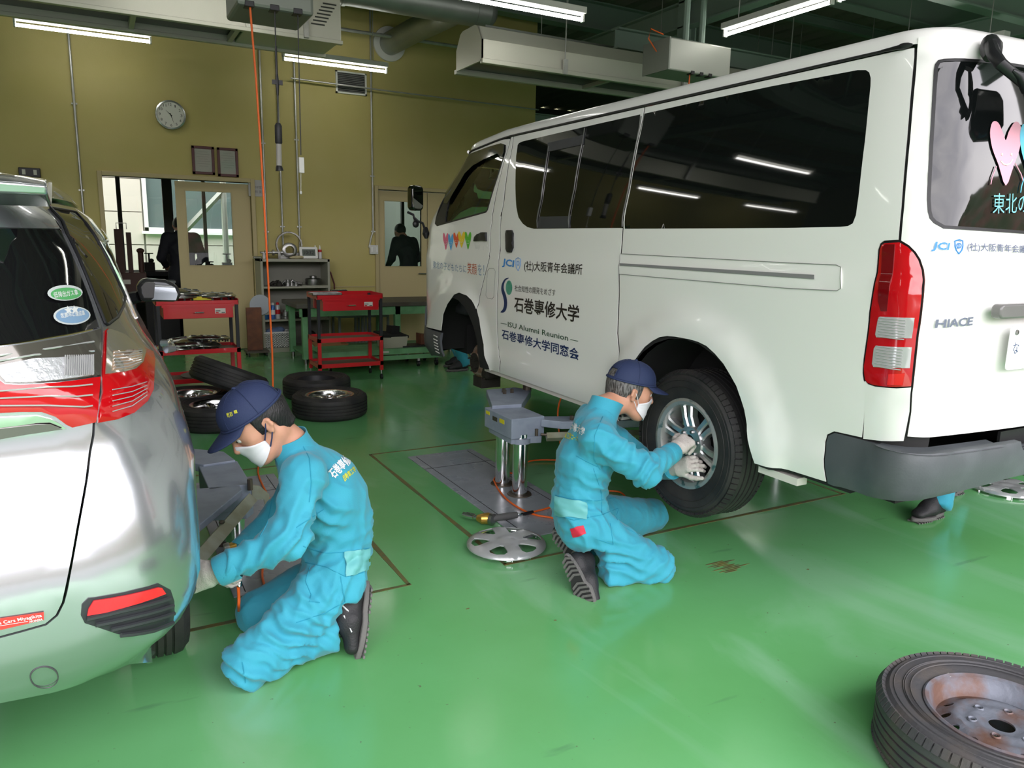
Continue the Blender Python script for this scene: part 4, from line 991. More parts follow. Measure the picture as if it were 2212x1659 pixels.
mb = MB(); q = [VL.PA(VL.t2a(t),zt-.004,.006) for t in (1.80,1.86,1.92,1.97,2.0,2.02)]; mb.tube(q,[.004,.009,.011,.011,.008,.005],8); V(build(mb,'drip_channel_end',m_vblk))
mb = MB(); q = [VL.PA(VL.t2a(3.3+1.7*i/12),zt+.004,.012) for i in range(13)]; mb.tube(q,.012,6); V(build(mb,'roof_lip',m_vw))
# seats and steering wheel behind the door glass
V(build(MB().box((VX-.38,4.72,1.12),(.48,.5,.16)).box((VX-.38,4.50,1.42),(.46,.12,.58),rot=(.1,0,0)).box((VX+.38,4.72,1.12),(.48,.5,.16)).box((VX+.38,4.50,1.42),(.46,.12,.58),rot=(.1,0,0)),'front_seat',m_seat,bevel=.04))
V(build(MB().b2((VX-.7,5.35,.9),(VX+.7,5.75,1.48)),'dashboard',m_seat,bevel=.05))
sw = MB(); Ms = Matrix.Translation((VX-.37,5.10,1.60))@Matrix.Rotation(math.radians(-38),4,'X')
sw.tube([Ms@Vector((.19*math.cos(a),.19*math.sin(a),0)) for a in [2*PI*k/28 for k in range(28)]],.014,8,closed=True); sw.tube([Ms@Vector((-.18,0,0)),Ms@Vector((0,0,-.03)),Ms@Vector((.18,0,0))],.014,6); sw.tube([Ms@Vector((0,0,-.02)),Ms@Vector((0,0,-.4))],.03,8)
V(build(sw,'steering_wheel',mat('wheel_grey',(.10,.10,.10),.5)))
# wheels
def tyre_prof(R, w, rim):
    h = w/2; return [(rim,-h*.78),(rim+.012,-h*.86),(R*.80,-h*.99),(R*.90,-h*1.0),(R-.022,-h*.90),(R-.006,-h*.78),(R,-h*.55),(R,h*.55),(R-.006,h*.78),(R-.022,h*.90),(R*.90,h*1.0),(R*.80,h*.99),(rim+.012,h*.86),(rim,h*.78)]
def tyre(parent, R, w, rim, M, blocks=True, n=72, m=None):
    m = m or m_rubber
    mb = MB(); pr = tyre_prof(R,w,rim); h = w/2
    g = .007                                                     # circumferential grooves
    i = pr.index((R,-h*.55)); gr = []
    for y in (-.42,-.14,.14,.42): gr += [(R,h*(y-.045)),(R-g,h*(y-.035)),(R-g,h*(y+.035)),(R,h*(y+.045))]
    pr = pr[:i+1]+gr+pr[i+1:]
    mb.lathe(pr, n, M); o = build(mb,'tyre',m,parent,smooth=28)
    if blocks:
        tb = MB()
        for k in range(n):                                       # shoulder blocks
            a = 2*PI*k/n
            for s in (-1,1):
                Mb = M@Matrix.Rotation(a+(.02 if s>0 else 0),4,'Z')@Matrix.Translation((R-.012,0,s*h*.80))@Matrix.Rotation(-s*.55,4,'Y')
                tb.box((0,0,0),(.016,2*PI*R/n*.78,h*.30),M=Mb)
        build(tb,'tread_block',m,o,smooth=0)['kind'] = 'stuff'
    rg_ = MB()
    for rr_,hh in ((R*.775,.985),(R*.865,1.0)):
        for s in (-1,1): rg_.lathe([(rr_-.0015,s*h*hh),(rr_,s*(h*hh+.0025)),(rr_+.0015,s*h*hh)],n,M)
    build(rg_,'sidewall_rib',m,o,smooth=0)
    return o
m_alloy = mat('alloy', (.62,.63,.64), .30, .9); m_alloyw = mat('alloy_worn', (.48,.49,.47), .42, .7, mix=((.10,.20,.20),.60,.05), mixscale=22)
def spoke_rim(parent, rim, w, M, nsp=6, depth=.0, twin=True, hubr=.075, m=None, mr=None):
    """outer face toward +z of M"""
    m = m or m_alloy; h = w/2; mr = mr or m_alloyw
    build(MB().lathe([(rim-.004,-h*.8),(rim-.004,h*.72),(rim+.008,h*.78),(rim+.008,h*.86),(rim-.006,h*.88),(rim-.022,h*.80),(rim-.028,h*.66),(rim-.03,h*.5),(rim-.045,-h*.2),(rim-.035,-h*.8)],56,M),'rim_barrel',mr,parent)
    sp = []
    zf = h*.52-depth
    for k in range(nsp):
        mb = MB(); a = 2*PI*k/nsp
        for s in ((-1,1) if twin else (0,)):
            Mk = M@Matrix.Rotation(a,4,'Z')
            r0, r1 = hubr*.8, rim-.026; o0 = .0185*s; o1 = .025*s
            w0, w1 = (.0165,.0185) if twin else (.032,.028)
            A = [];
            for (r,o,ww,z) in ((r0,o0,w0,zf-.004),((r0+r1)/2,(o0+o1)/2*.9,w0*.9,zf+.006),(r1,o1,w1,zf+.004)):
                A += [(r,o-ww,z-.004),(r,o-ww*.6,z+.004),(r,o+ww*.6,z+.004),(r,o+ww,z-.004),(r,o+ww,z-.035),(r,o-ww,z-.035)]
            fs = [(j*6+i,j*6+(i+1)%6,(j+1)*6+(i+1)%6,(j+1)*6+i) for j in range(2) for i in range(6)]+[(5,4,3,2,1,0),(12,13,14,15,16,17)]
            mb.add(A,fs,Mk)
        build(mb,'spoke',m,parent)
    build(MB().lathe([(.001,zf+.000),(hubr*.45,zf+.002),(hubr*.5,zf+.012),(hubr*.95,zf+.010),(hubr,zf),(hubr,zf-.05)],40,M),'hub',m,parent)
    build(MB().lathe([(.001,zf+.002),(hubr*.42,zf+.006),(hubr*.46,zf+.001)],24,M),'hub_bore',m_black,parent)
    nb = MB()
    for k in range(nsp): 
        a = 2*PI*(k+.5)/nsp; nb.lathe([(.001,zf+.022),(.008,zf+.02),(.010,zf+.004)],6,M@Matrix.Translation((hubr*.72*math.cos(a),hubr*.72*math.sin(a),0)))
    build(nb,'lug_nut',m_steel,parent)
    build(MB().lathe([(.001,-h*.35),(rim-.05,-h*.35)],32,M),'drum',m_under_b,parent)
def wheelset(name, loc, side, R=.345, w=.205, rim=.205, ry=0):
    e = empty(name, loc); M = Matrix.Rotation(side*PI/2,4,'Y')@Matrix.Rotation(ry,4,'Z')
    tyre(e,R,w,rim,M); spoke_rim(e,rim,w,M); return e
w1 = None
for nm,x,s in (('rear_wheel',2.355+.10,-1),('rear_wheel',2*VX-2.455,1)):
    # wheel = part (tyre) with the rim pieces joined under it
    M = Matrix.Translation((x,2.625,.572))@Matrix.Rotation(s*PI/2,4,'Y')@Matrix.Rotation(.25,4,'Z')
    ty = tyre(None,.347,.205,.207,M); sub = list(ty.children); world_parent(ty,van); spoke_rim(ty,.207,.205,M,hubr=.082)
# bare front hubs with brake discs
for s in (-1,1):
    xh = VX+s*.70
    M = Matrix.Translation((xh,5.03,.585))@Matrix.Rotation(s*PI/2,4,'Y')
    m_rust = mat('rusty_disc', (.20,.11,.07), .6, .5, mix=((.35,.27,.22),.5,.1), mixscale=18); m_castd = mat('cast_dark', (.03,.026,.022), .7, .3)
    o = build(MB().lathe([(.06,.02),(.075,.055),(.082,.055),(.135,.0),(.135,.012),(.095,.012)],40,M),'brake_disc',m_rust); V(o)
    mb = MB().lathe([(.001,.052),(.075,.055),(.09,.02),(.142,.0),(.142,-.022),(.001,-.03)],40,M)
    for k in range(6): a = 2*PI*k/6; mb.lathe([(.001,.088),(.006,.086),(.007,.05)],6,M@Matrix.Translation((.057*math.cos(a),.057*math.sin(a),0)))
    V(build(mb,'front_hub',m_castd))
    V(build(MB().box((xh-s*.02,4.92,.60),(.11,.10,.24)).box((xh-s*.03,4.90,.60),(.07,.12,.16)),'brake_caliper',m_castd,bevel=.02))
    mb = MB().tube([(xh-s*.06,5.03,.60),(VX+s*.30,5.05,.64)],[.05,.035],10).tube([(xh-s*.05,5.03,.47),(VX+s*.25,5.1,.55)],[.04,.04],8).tube([(xh-s*.05,5.03,.72),(VX+s*.4,5.05,.8)],.035,8).tube([(xh-s*.12,4.98,.50),(xh-s*.12,5.0,1.0)],[.035,.035],10)
    mb.box((xh-s*.05,5.03,.44),(.16,.14,.08))
    V(build(mb,'suspension_arm',m_castd))
    V(build(MB().b2((xh-.09,4.70,.58),(xh+.12,4.72,.80)),'mud_flap',m_rubber,smooth=0))
V(build(MB().cyl((VX-.62,2.62,.572),(VX+.62,2.62,.572),.045,10).ell((VX,2.62,.572),(.16,.15,.15)).tube([(VX+.3,1.45,.58),(VX+.3,2.2,.60),(VX+.3,4.4,.60)],[.035,.09,.03],10),'rear_axle',m_castd))
# --- outside mirrors and rear under-mirror
mm = onY(894,430,5.93)
def vp_(px,py,Y): return onY(px,py,Y)
m_dc = mat('dark_chrome', (.10,.10,.10), .08, 1)
mh = MB(); c = onY(893.5,428,5.95)
hh = .095; 
mh.prism(rrect(.115,.20,.035,5),.085,frame_mat((c.x,c.y+.03,c.z-.0),(1,.25,0),(0,0,1)))
ho = V(build(mh,'side_mirror',m_dc,bevel=.02))
o = build(MB().prism(rrect(.095,.17,.03,5),.003,frame_mat((c.x+.010,c.y-.066,c.z),(1,.32,0),(0,.06,1))),'mirror_glass',mat('mirror',(.42,.44,.45),.01,1),ho,smooth=0)
pts = [onY(894,470,5.98),onY(893,485,6.0),onY(905,480,5.98),onY(913,482,5.95),onY(918,496,5.92),onY(921,505,5.90)]
V(build(MB().tube([onY(880,458,6.0),onY(893,464,5.98),pts[0],onY(903,478,5.96),pts[3],pts[4],pts[5]],.010,8),'mirror_arm',m_black))
V(build(MB().tube([onY(919,492,5.90),onY(920,505,5.88),onY(921,515,5.87)],[.018,.03,.014],10),'mirror_bracket',m_black))
V(build(MB().tube([onY(893,464,5.99),onY(898,486,5.99)],.008,8).ell(tuple(onY(898,484,5.99)),(.028,.02,.03)),'lower_mirror',m_black))
# rear under-mirror on its arm
def rr(px,py,Y): return onY(px,py,Y)
am = [rr(2140,98,1.57),rr(2147,118,1.53),rr(2162,138,1.50),rr(2186,158,1.48),rr(2212,178,1.46),rr(2240,195,1.44)]
V(build(MB().tube([rr(2139,90,1.60),rr(2141,104,1.575),rr(2144,122,1.56)],[.026,.034,.026],12),'mirror_mount',m_black)); V(build(MB().tube(am,[.020,.020,.018,.017,.018,.018],10),'mirror_arm',m_black))
c = rr(2113,240,1.40)
V(build(MB().tube([rr(2240,195,1.44),rr(2275,150,1.43),rr(2292,62,1.44)],.014,8).tube([rr(2292,62,1.44),rr(2278,100,1.44),rr(2268,130,1.44)],[.013,.013,.017],8),'mirror_stem',m_black))
dm_ = MB().prism([(-.050,.105),(.100,.100),(.115,.055),(.085,-.050),(.030,-.100),(-.065,-.108),(-.105,-.080),(-.100,-.025)],.05,frame_mat(tuple(rr(2300,185,1.44)),(1,0,0),(0,0,1))); V(build(dm_,'rear_view_mirror',mat('mirror_housing',(.012,.012,.014),.18,coat=.5),bevel=.018))
V(build(MB().tube([rr(2188,152,1.47),rr(2205,165,1.46),rr(2225,190,1.44)],[.005,.016,.026],10),'mirror_knob',m_black))
# tailgate handle garnish, licence plate
def rp(px,py,Y=1.44): return onY(px,py,Y)
a = rp(2142,663); 
V(build(MB().prism(rrect(1.16,.048,.018,4),.035,frame_mat((VX,1.452,a.z-.015),(1,0,0),(0,0,1))),'handle_garnish',mat('garnish_grey',(.16,.155,.15),.35,coat=.3),bevel=.006))
lp0 = rp(2186,705,1.43); lp1 = rp(2200,797,1.43)
pl = V(build(MB().prism(rrect(.44,abs(lp0.z-lp1.z),.012,3),.004,frame_mat((lp0.x+.22,1.434,(lp0.z+lp1.z)/2),(1,0,0),(0,0,1))),'licence_plate',mat('plate_white',(.80,.80,.80),.4),smooth=0))
m_plink = mat('plate_green',(.04,.07,.16),.5)
text_obj('な','plate_letter',m_plink,lambda u,v:(lp0.x+.025+u,1.4295,lp1.z+.055+v),.035,.04,pl)
V(build(MB().lathe([(.001,.004),(.009,.003),(.010,0)],12,Matrix.Translation((lp0.x+.035,1.43,lp0.z-.022))@MX),'plate_screw',m_steel)).parent = pl; pl.children[-1].matrix_parent_inverse = Matrix()
# --- lettering
def pxtext(s, bl, br, tl, m, name='lettering', bold=.0, shear=0, parent=None, S=VL, t0=2.7, z0=1.1, off=.0016):
    q = S.tra([bl],t0,z0)[0]; r = S.tra([br],t0,z0)[0]; u = S.tra([tl],t0,z0)[0]
    w = q[0]-r[0]; h = u[1]-q[1]
    o = text_obj(s,name,m,lambda x,y:S.PA(q[0]+(r[0]-q[0])*x/w, q[1]+(r[1]-q[1])*x/w+y, off), w, h, parent, bold, shear)
    return o
k_blk = mat('decal_black',(.02,.016,.014),.45); k_navy = mat('decal_navy',(.012,.03,.11),.45); k_blue = mat('decal_blue',(.04,.24,.62),.45); k_grn = mat('decal_green',(.02,.07,.035),.45)
k_lblue = mat('decal_pale_blue',(.16,.27,.42),.5); k_or = mat('decal_orange',(.55,.12,.05),.5)
pxtext('JCI',(1084.5,577),(1109.5,582),(1084.5,557.5),k_blue,bold=.03,shear=.22,parent=sdo)
pxtext('（社）大阪青年会議所'.replace('（','(').replace('）',')'),(1132.5,587),(1258,597.5),(1132.5,563),k_blk,bold=.012,shear=.04,parent=sdo)
pxtext('社会知性の開発をめざす',(1112,629),(1200,640),(1112,615),k_blk,parent=sdo)
pxtext('石巻専修大学',(1111,673),(1251,698),(1111,639.5),k_blk,bold=.02,parent=sdo)
pxtext('ISU Alumni Reunion',(1097.5,706),(1227.7,736.5),(1097.5,695),k_grn,bold=.01,parent=sdo)
for a,b in (((1082,698),(1094.5,700.5)),((1232.5,733.5),(1248.5,737))): strip([a,b],'dash',k_grn,sdo,.0018,.001,2.7,1.0)
pxtext('石巻専修大学同窓会',(1084.3,731.5),(1251,779),(1084.3,710),k_navy,bold=.018,parent=sdo)
pxtext('東北の子どもたちに',(935.5,579.5),(1007.5,590),(935.5,563.5),k_lblue,bold=-.006,parent=fdo,t0=3.0,z0=1.3)
pxtext('笑顔',(1010,591),(1030,594.5),(1010,566.5),k_or,bold=.0,parent=fdo,t0=2.9,z0=1.3)
pxtext('を！',(1032.5,594),(1046,596),(1032.5,570),k_lblue,bold=-.006,parent=fdo,t0=2.9,z0=1.3)
def pxpoly(pts, name, m, parent, off=.0016, t0=2.7, z0=1.2, S=VL, n=3, smooth_=True):
    q = S.tra(pts,t0,z0); q = smooth_poly(q,n) if smooth_ else q
    o = vbuild(region(S.PA,q,(),grid=.08,d=.012,th=0,off=off),name,m,parent); return o
hearts = [((403,95,452,250),(.82,.16,.28)),((450,105,497,255),(.08,.42,.80)),((496,93,550,230),(.80,.10,.02)),((538,82,602,230),(.85,.62,.02)),((598,85,657,246),(.10,.50,.03))]
def heart(x0,y0,x1,y1,name,m,parent,off,S=VL,t0=2.9,z0=1.4,face=True,arms=True,mw=None):
    P = [(.5,1),(.27,.68),(.07,.42),(.0,.18),(.08,.02),(.26,.03),(.42,.20),(.50,.30),(.60,.16),(.78,.02),(.94,.05),(1.0,.22),(.92,.46),(.74,.70)]
    X = lambda u:x0+(x1-x0)*u; Y = lambda v:y0+(y1-y0)*v
    o = pxpoly([(X(a),Y(b)) for a,b in P],name,m,parent,off,t0,z0,S)
    if face:
        def lin(pp,w): q = S.tra([(X(a),Y(b)) for a,b in pp],t0,z0); return [S.PA(a,z,off+.001) for a,z in q]
        mb = MB(); w = .0013 if x1-x0<20 else .0028
        mb.tube(lin([(.33,.62),(.42,.67),(.52,.68),(.62,.66),(.70,.60)],w),w,5)
        for e in (.36,.66): mb.tube(lin([(e,.50),(e,.54)],w),w*1.2,5)
        build(mb,'smile',mw or MATS['paper'],parent)
    if arms and x1-x0>20:
        mb = MB(); q = S.tra([(X(.2),Y(.70)),(X(.06),Y(.88)),(X(.02),Y(.98))],t0,z0); mb.tube([S.PA(a,z,off) for a,z in q],(.001 if x1-x0<20 else .002),5); q = S.tra([(X(.8),Y(.66)),(X(.98),Y(.82)),(X(1.04),Y(.92))],t0,z0); mb.tube([S.PA(a,z,off) for a,z in q],(.001 if x1-x0<20 else .002),5); build(mb,'arm_line',m,parent)
for i,((x0,y0,x1,y1),c) in enumerate(hearts):
    f = lambda x,y:(860+x/4.147, 480+y/4.147); a = f(x0,y0); b = f(x1,y1)
    heart(a[0],a[1],b[0],b[1],'heart_decal',mat('heart_%d'%i,c,.45),fdo,.0016+.0004*(i%2),t0=2.95)
f = lambda pts:[(860+x/4.147,480+y/4.147) for x,y in pts]
pxpoly(f([(992,498),(958,508),(932,552),(926,610),(944,676),(951,730),(941,778),(918,806),(948,808),(970,780),(979,722),(969,658),(949,600),(950,556),(966,520),(990,504)]),'swoosh_decal',k_navy,sdo,t0=2.75)
eg = [(995+29*math.cos(a),586+65*math.sin(a)) for a in [2*PI*k/20 for k in range(20)]]
pxpoly(f(eg),'oval_decal',mat('decal_egg',(.02,.22,.14),.3,mix=((.12,.42,.30),.5,.2),mixscale=12),sdo,t0=2.75,smooth_=False)
def shield(x0,y0,x1,y1,parent,S,t0,z0,off):
    P = [(0,.10),(.5,0),(1,.10),(1,.45),(.85,.75),(.5,1),(.15,.75),(0,.45)]
    q = S.tra([(x0+(x1-x0)*a,y0+(y1-y0)*b) for a,b in P],t0,z0); mb = MB(); r = .0016 if S is VL and parent is sdo else .0022
    mb.tube([S.PA(a,z,off) for a,z in q],r,5,closed=True)
    q = S.tra([(x0+(x1-x0)*(.5+.28*math.cos(a)),y0+(y1-y0)*(.42+.17*math.sin(a))) for a in [2*PI*k/12 for k in range(12)]],t0,z0); mb.tube([S.PA(a,z,off) for a,z in q],r*.8,5,closed=True)
    q = S.tra([(x0+(x1-x0)*.5,y0+(y1-y0)*.3),(x0+(x1-x0)*.5,y0+(y1-y0)*.55)],t0,z0); mb.tube([S.PA(a,z,off) for a,z in q],r*.8,5)
    build(mb,'shield_emblem',k_blue,parent)
shield(1114.5,556.5,1124.5,585,sdo,VL,2.75,1.4,.0016)
# tailgate lettering and hearts
def gp(x0,y0,x1,y1): pass
pxtext('JCI',(2010,543),(2046,546),(2010,521.5),k_blue,bold=.03,shear=.22,parent=tg,t0=.8,z0=1.45,off=.005)
shield(2060,518,2077,549,tg,VL,.7,1.45,.005)
pxtext('(社)大阪青年会議',(2086,544.5),(2214,549.5),(2086,524),mat('decal_slate',(.10,.12,.20),.5),bold=.01,parent=tg,t0=.7,z0=1.45,off=.005)
pxtext('HIACE',(2017,708.5),(2097,702.5),(2018,690),mat('badge_chrome',(.13,.15,.20),.35),bold=.03,shear=.12,parent=tg,t0=.8,z0=1.2,off=.006)
m_pk = mat('heart_pale_pink',(.80,.38,.48),.5); m_cy = mat('heart_cyan',(.12,.55,.75),.5)
heart(2135,262,2203,402,'heart_decal',m_pk,tg,.006,t0=.6,z0=1.8,mw=m_white); heart(2199,268,2262,420,'heart_decal',m_cy,tg,.0066,t0=.5,z0=1.8,mw=m_white)
pxtext('東北の',(2141,462),(2216,461),(2141,418),mat('decal_aqua',(.20,.60,.72),.5),bold=-.004,parent=tg,t0=.6,z0=1.6,off=.006)
# ================================================================ SILVER CAR (rear right corner in view)
m_sil = mat('silver_paint', (.52,.54,.57), .22, .82, coat=.9)
m_cglass = mat('privacy_glass', (.006,.006,.007), .02, coat=.3)
m_cchrome = mat('garnish_chrome', (.75,.75,.74), .10, 1)
m_cgrey = mat('garnish_dark', (.16,.15,.14), .25, .3, coat=.5)
m_pod = mat('pod_black', (.035,.038,.042), .42)
CX = -.65
c_sx = interp([(a,b+.65) for a,b in ((.36,.06),(.42,.13),(.5,.175),(.6,.195),(.8,.200),(1.0,.190),(1.10,.165),(1.16,.125),(1.21,.100),(1.4,.055),(1.52,.01),(1.58,-.05))])
c_yr = interp([(.36,1.99),(.43,1.92),(.55,1.86),(.70,1.845),(.80,1.87),(.90,1.92),(1.04,1.945),(1.12,1.93),(1.22,1.955),(1.28,1.99),(1.45,2.10),(1.58,2.22)])
c_yf = interp([(.36,6.1),(.6,6.22),(.8,6.2),(.95,6.1),(1.05,5.75),(1.12,5.3),(1.3,4.95),(1.58,4.2)])
CRW, CFW = (2.83,.305), (5.36,.305)
def c_extra(t, y, z):
    e = 0
    if 1.4<t<3.6:
        for yc,zc in (CRW,CFW):
            r = math.hypot(y-yc,z-zc-.1); e += .022*(1-sstep(.36,.46,r))
    if t<2.2:
        # recessed number-plate bowl on the hatch, raised shoulder line above the bumper
        e += .012*sstep(.80,.86,z)*(1-sstep(.90,.99,z))
    return e
def mkcar(side):
    S = Shell(CX, side, c_sx, c_yr, c_yf, interp([(.3,.30),(.9,.30),(1.6,.26)]), lambda z:.42, c_extra, None, rcurve=.07, fcurve=.1, ry=interp([(.3,.22),(.7,.26),(1.0,.42),(1.2,.8),(1.58,1.1)]))
    S.setlen([.52,.45,2.9,.7,.45]); return S
CR_, CL_ = mkcar(1), mkcar(-1)
car = empty('silver_car',(CX,4.0,0),0,'silver estate car at the left with red tail lamps, kneeling mechanic beside it','car')
def cb(mb, name, m, parent=None, smooth=50):
    o = build_shell(mb, name, m, None, smooth)
    if parent: o.parent = parent; return o
    return world_parent(o, car)
CT = lambda pts: CR_.tra(pts)
czt = 1.58
arch = lambda wc, r=.36: [CR_.sideA(wc[0]+r*math.cos(b),wc[1]+.06+r*math.sin(b)) for b in [PI*i/14 for i in range(15)]]
c_gap = CT([(104,447),(125,480),(144.7,512),(180.8,591.5),(206,656.6),(222,705),(219,760),(216,812),(208,880),(205,900),(195,979.6),(182,1070),(169,1138.8),(151,1238),(137.3,1302),(123.4,1330),(99.5,1350),(50,1364),(0,1377.5)])
zb = c_gap[-1][1]
hatch = [(0,czt)]+[(c_gap[0][0],czt)]+c_gap+[(0,zb)]
wing = CT([(104,447),(144.7,512),(180.8,591.5),(206,656.6),(222,705)])
hglass = [(0,1.50),(wing[0][0]-.02,1.50)]+CT([(100,452),(138,512),(174,592),(199,657),(214,706),(108,727),(0,743)])
hgz = hglass[-1][1]
hglass = hglass+[(0,hgz)]
def half2(poly, name, m, parent, off, th=.006, grid=.07, inn=0, lip=0, both=True):
    q = resample(poly,.03); r = [p if p[0]<=1e-9 else w for p,w in zip(q, inset(q,inn))] if inn else q
    if min(p[0] for p in r)<=1e-6:
        mb = MB()
        for S in ((CR_,CL_) if both else (CR_,)): region(S.PA, r, (), grid=grid, d=.03, th=th, off=off, mb=mb, lip=lip)
        return cb(mb, name, m, parent)
    o = cb(region(CR_.PA, r, (), grid=grid, d=.03, th=th, off=off, lip=lip), name, m, parent)
    if both: cb(region(CL_.PA, r, (), grid=grid*1.5, d=.04, th=th, off=off, lip=lip), name, m, parent if parent in (None,hatch_o,cbo) else cbo)
    return o
hat_h = [(0,czt),(c_gap[0][0],czt)]+c_gap+[(0,zb),(0,hgz)]+hglass[::-1][1:]
hatch_o = cbo = None
hatch_o = half2(hat_h,'tailgate',m_sil,None,0,.02,.05,inn=.003,lip=.0015)
half2(hglass,'rear_window',m_cglass,hatch_o,-.001,.006,.07,inn=0)
# body side: from the hatch gap forward, with windows and arches; lower edge at the sill
zlow = .40
botp = CT([(0,1521),(79.6,1505),(179,1477),(278.5,1437),(338,1409),(382,1377),(404,1366),(420,1340)])
body = [(c_gap[0][0],czt)]+[(CR_.t2a(2+i*.2),czt) for i in range(0,6)]+[(CR_.t2a(3.5),czt),(CR_.t2a(3.5),1.1),(CR_.t2a(3.5),.40)]+arch(CFW)+arch(CRW)+[CR_.sideA(2.42,.42)]+botp[::-1]+[(0,botp[0][1])]+[(0,zb)]+c_gap[::-1][:-1]
qg = CT([(108,450),(162.7,459.5),(184.4,483),(215,530),(245,590),(269.4,642),(265.8,660),(253,685.5),(231.5,702),(226,699),(206,650),(181,586),(145,508)])
sg_ = [CR_.sideA(3.2,1.50),CR_.sideA(4.0,1.52),CR_.sideA(4.7,1.2),CR_.sideA(3.1,1.2)]
lampc = CT([(226,714.4),(231.5,710),(262,722),(300,748),(320,755),(331,760),(333,800),(331,841),(318.3,866.3),(289.3,891.6),(253,906),(211,913.4),(214,880),(220,812),(223,760)])
mb = MB()
for S in (CR_,CL_): region(S.PA, [p if p[0]<=1e-9 else w for p,w in zip(resample(body,.04),inset(resample(body,.04),.002))], (), grid=.06, d=.04, th=.015, mb=mb, lip=.001)
cbo = cb(mb,'body',m_sil)
half2(qg,'quarter_window',m_cglass,cbo,.0025,.003,.06)
sw_poly = [CR_.sideA(2.75,1.22)]+[CR_.sideA(2.95,1.46),CR_.sideA(3.5,1.49),CR_.sideA(4.1,1.50),CR_.sideA(4.75,1.22)]
half2(sw_poly,'side_window',m_cglass,cbo,.003,.003,.08)
q = resample(sw_poly+[sw_poly[0]],.05,False)
for S in (CR_,CL_): cb(MB().tube([S.PA(a,z,.004) for a,z in q],.006,6),'window_moulding',m_cchrome,cbo)
mb = MB(); q = resample(qg+[qg[0]],.03,False); mb.tube([CR_.PA(a,z,.003) for a,z in q],.004,6); cb(mb,'window_seal',m_black,cbo)
# lamps
lo = half2(lampc,'tail_lamp',m_lred,cbo,.006,.02,.04,lip=.004)
cl = CT([(227,716),(232,712),(262,724),(300,750),(312,760),(306,785),(290,800),(268,806),(236,810),(224,811),(226,760)])
half2(cl,'clear_lens',mat('lens_smoky',(.50,.47,.38),.08,metal=.6,coat=.9),lo,.008,.003,.04)
am = CT([(238,762),(302,757),(304,778),(296,792),(280,800),(236,806)]); half2(am,'amber_bulb_lens',mat('lens_amber',(.62,.44,.30),.12,metal=.4,coat=.9),lo,.0095,.002,.04)
rb = MB()
for k in range(6):
    q = CT([(240,766+k*7),(270,765+k*6.5),(300,762+k*5)]); rb.tube([CR_.PA(a,z,.0105) for a,z in q],.0014,5)
for k in range(5):
    q = CT([(238,845+k*11),(280,838+k*10),(312,828+k*7)]); rb.tube([CR_.PA(a,z,.008) for a,z in q],.0012,5)
cb(rb,'lens_rib',m_lclr,lo)
hl = CT([(0,822),(11,830),(43.4,831),(199,817),(216,815),(212,860),(206,912),(155.5,923),(143,917),(119,899),(90,889),(45,889),(0,891)])
hlp = [(0,hl[0][1])]+hl+[(0,hl[-1][1])]
hlo = half2(hlp,'hatch_lamp',m_lred,hatch_o,.006,.012,.05,lip=.003)
hc = CT([(0,752),(108,736),(214,712),(215,760),(214,812),(199,815),(43.4,829),(11,828),(0,820)]); hcp = [(0,hc[0][1])]+hc+[(0,hc[-1][1])]
half2(hcp,'lamp_upper_housing',mat('lamp_smoke',(.14,.13,.11),.10,metal=.5,coat=.9),hlo,.0065,.006,.05)
hw_ = CT([(0,790),(72,776),(197,769),(198,813),(43.4,827),(13,826),(0,812)]); half2([(0,hw_[0][1])]+hw_+[(0,hw_[-1][1])],'clear_lens',mat('lens_white',(.66,.67,.70),.12,metal=.35,coat=.9,bump=(55,.8)),hlo,.009,.003,.05)
rb = MB()
for k in range(14):
    x = 134+k*4.6; q = CT([(x,771),(x,815)]); rb.tube([CR_.PA(a,z,.011) for a,z in q],.0016,4)
for k in range(3):
    q = CT([(0,845+k*15),(100,838+k*18),(150+k*14,838+k*20),(195,834+k*21)]); rb.tube([CR_.PA(a,z,.008) for a,z in q],.0018,5)
q = CT([(0,770),(108,755),(196,741)]); rb.tube([CR_.PA(a,z,.009) for a,z in q],.0022,5)
q = CT([(0,781),(70,769),(197,762)]); rb.tube([CR_.PA(a,z,.009) for a,z in q],.0022,5)
cb(rb,'lens_rib',m_lclr,hlo)
ga = CT([(0,900),(80,896),(108.5,903),(125,912),(143,925),(60,937),(0,947)]); gao = half2([(0,ga[0][1])]+ga+[(0,ga[-1][1])],'chrome_garnish',m_cchrome,hatch_o,.010,.012,.05,lip=.004)
gb = CT([(0,921),(80,912),(108,912),(133,924),(60,935),(0,946)]); half2([(0,gb[0][1])]+gb+[(0,gb[-1][1])],'garnish_insert',m_cgrey,gao,.0125,.003,.05)
# bumper pod with reflector, tow-eye cap, crease
pod = CT([(191,1292),(342,1260),(368,1274),(376,1298),(374,1341.7),(330,1363.6),(286.5,1373.5),(254.7,1369.6),(183,1345.7),(175,1329.8),(177,1306)])
po = half2(pod,'bumper_pod',m_pod,cbo,.004,.006,.04,lip=.003)
rf_ = CT([(201,1295),(338,1267),(345,1268),(354,1281),(187,1327),(190,1312)]); half2(rf_,'reflector',mat('reflector_bright',(.75,.015,.03),.12,coat=.9),po,.010,.006,.04,lip=.002)
fm_ = MB()
for pts in ([(186,1333),(260,1316),(362,1290)],[(205,1346),(280,1330),(368,1306)],[(238,1356),(300,1342),(370,1322)],[(258,1368),(330,1357),(368,1341)]):
    q = CT(pts); q = resample(q,.03,False); fm_.tube([CR_.PA(a,z,.009) for a,z in q],.006,6)
cb(fm_,'pod_fin',m_pod,po)
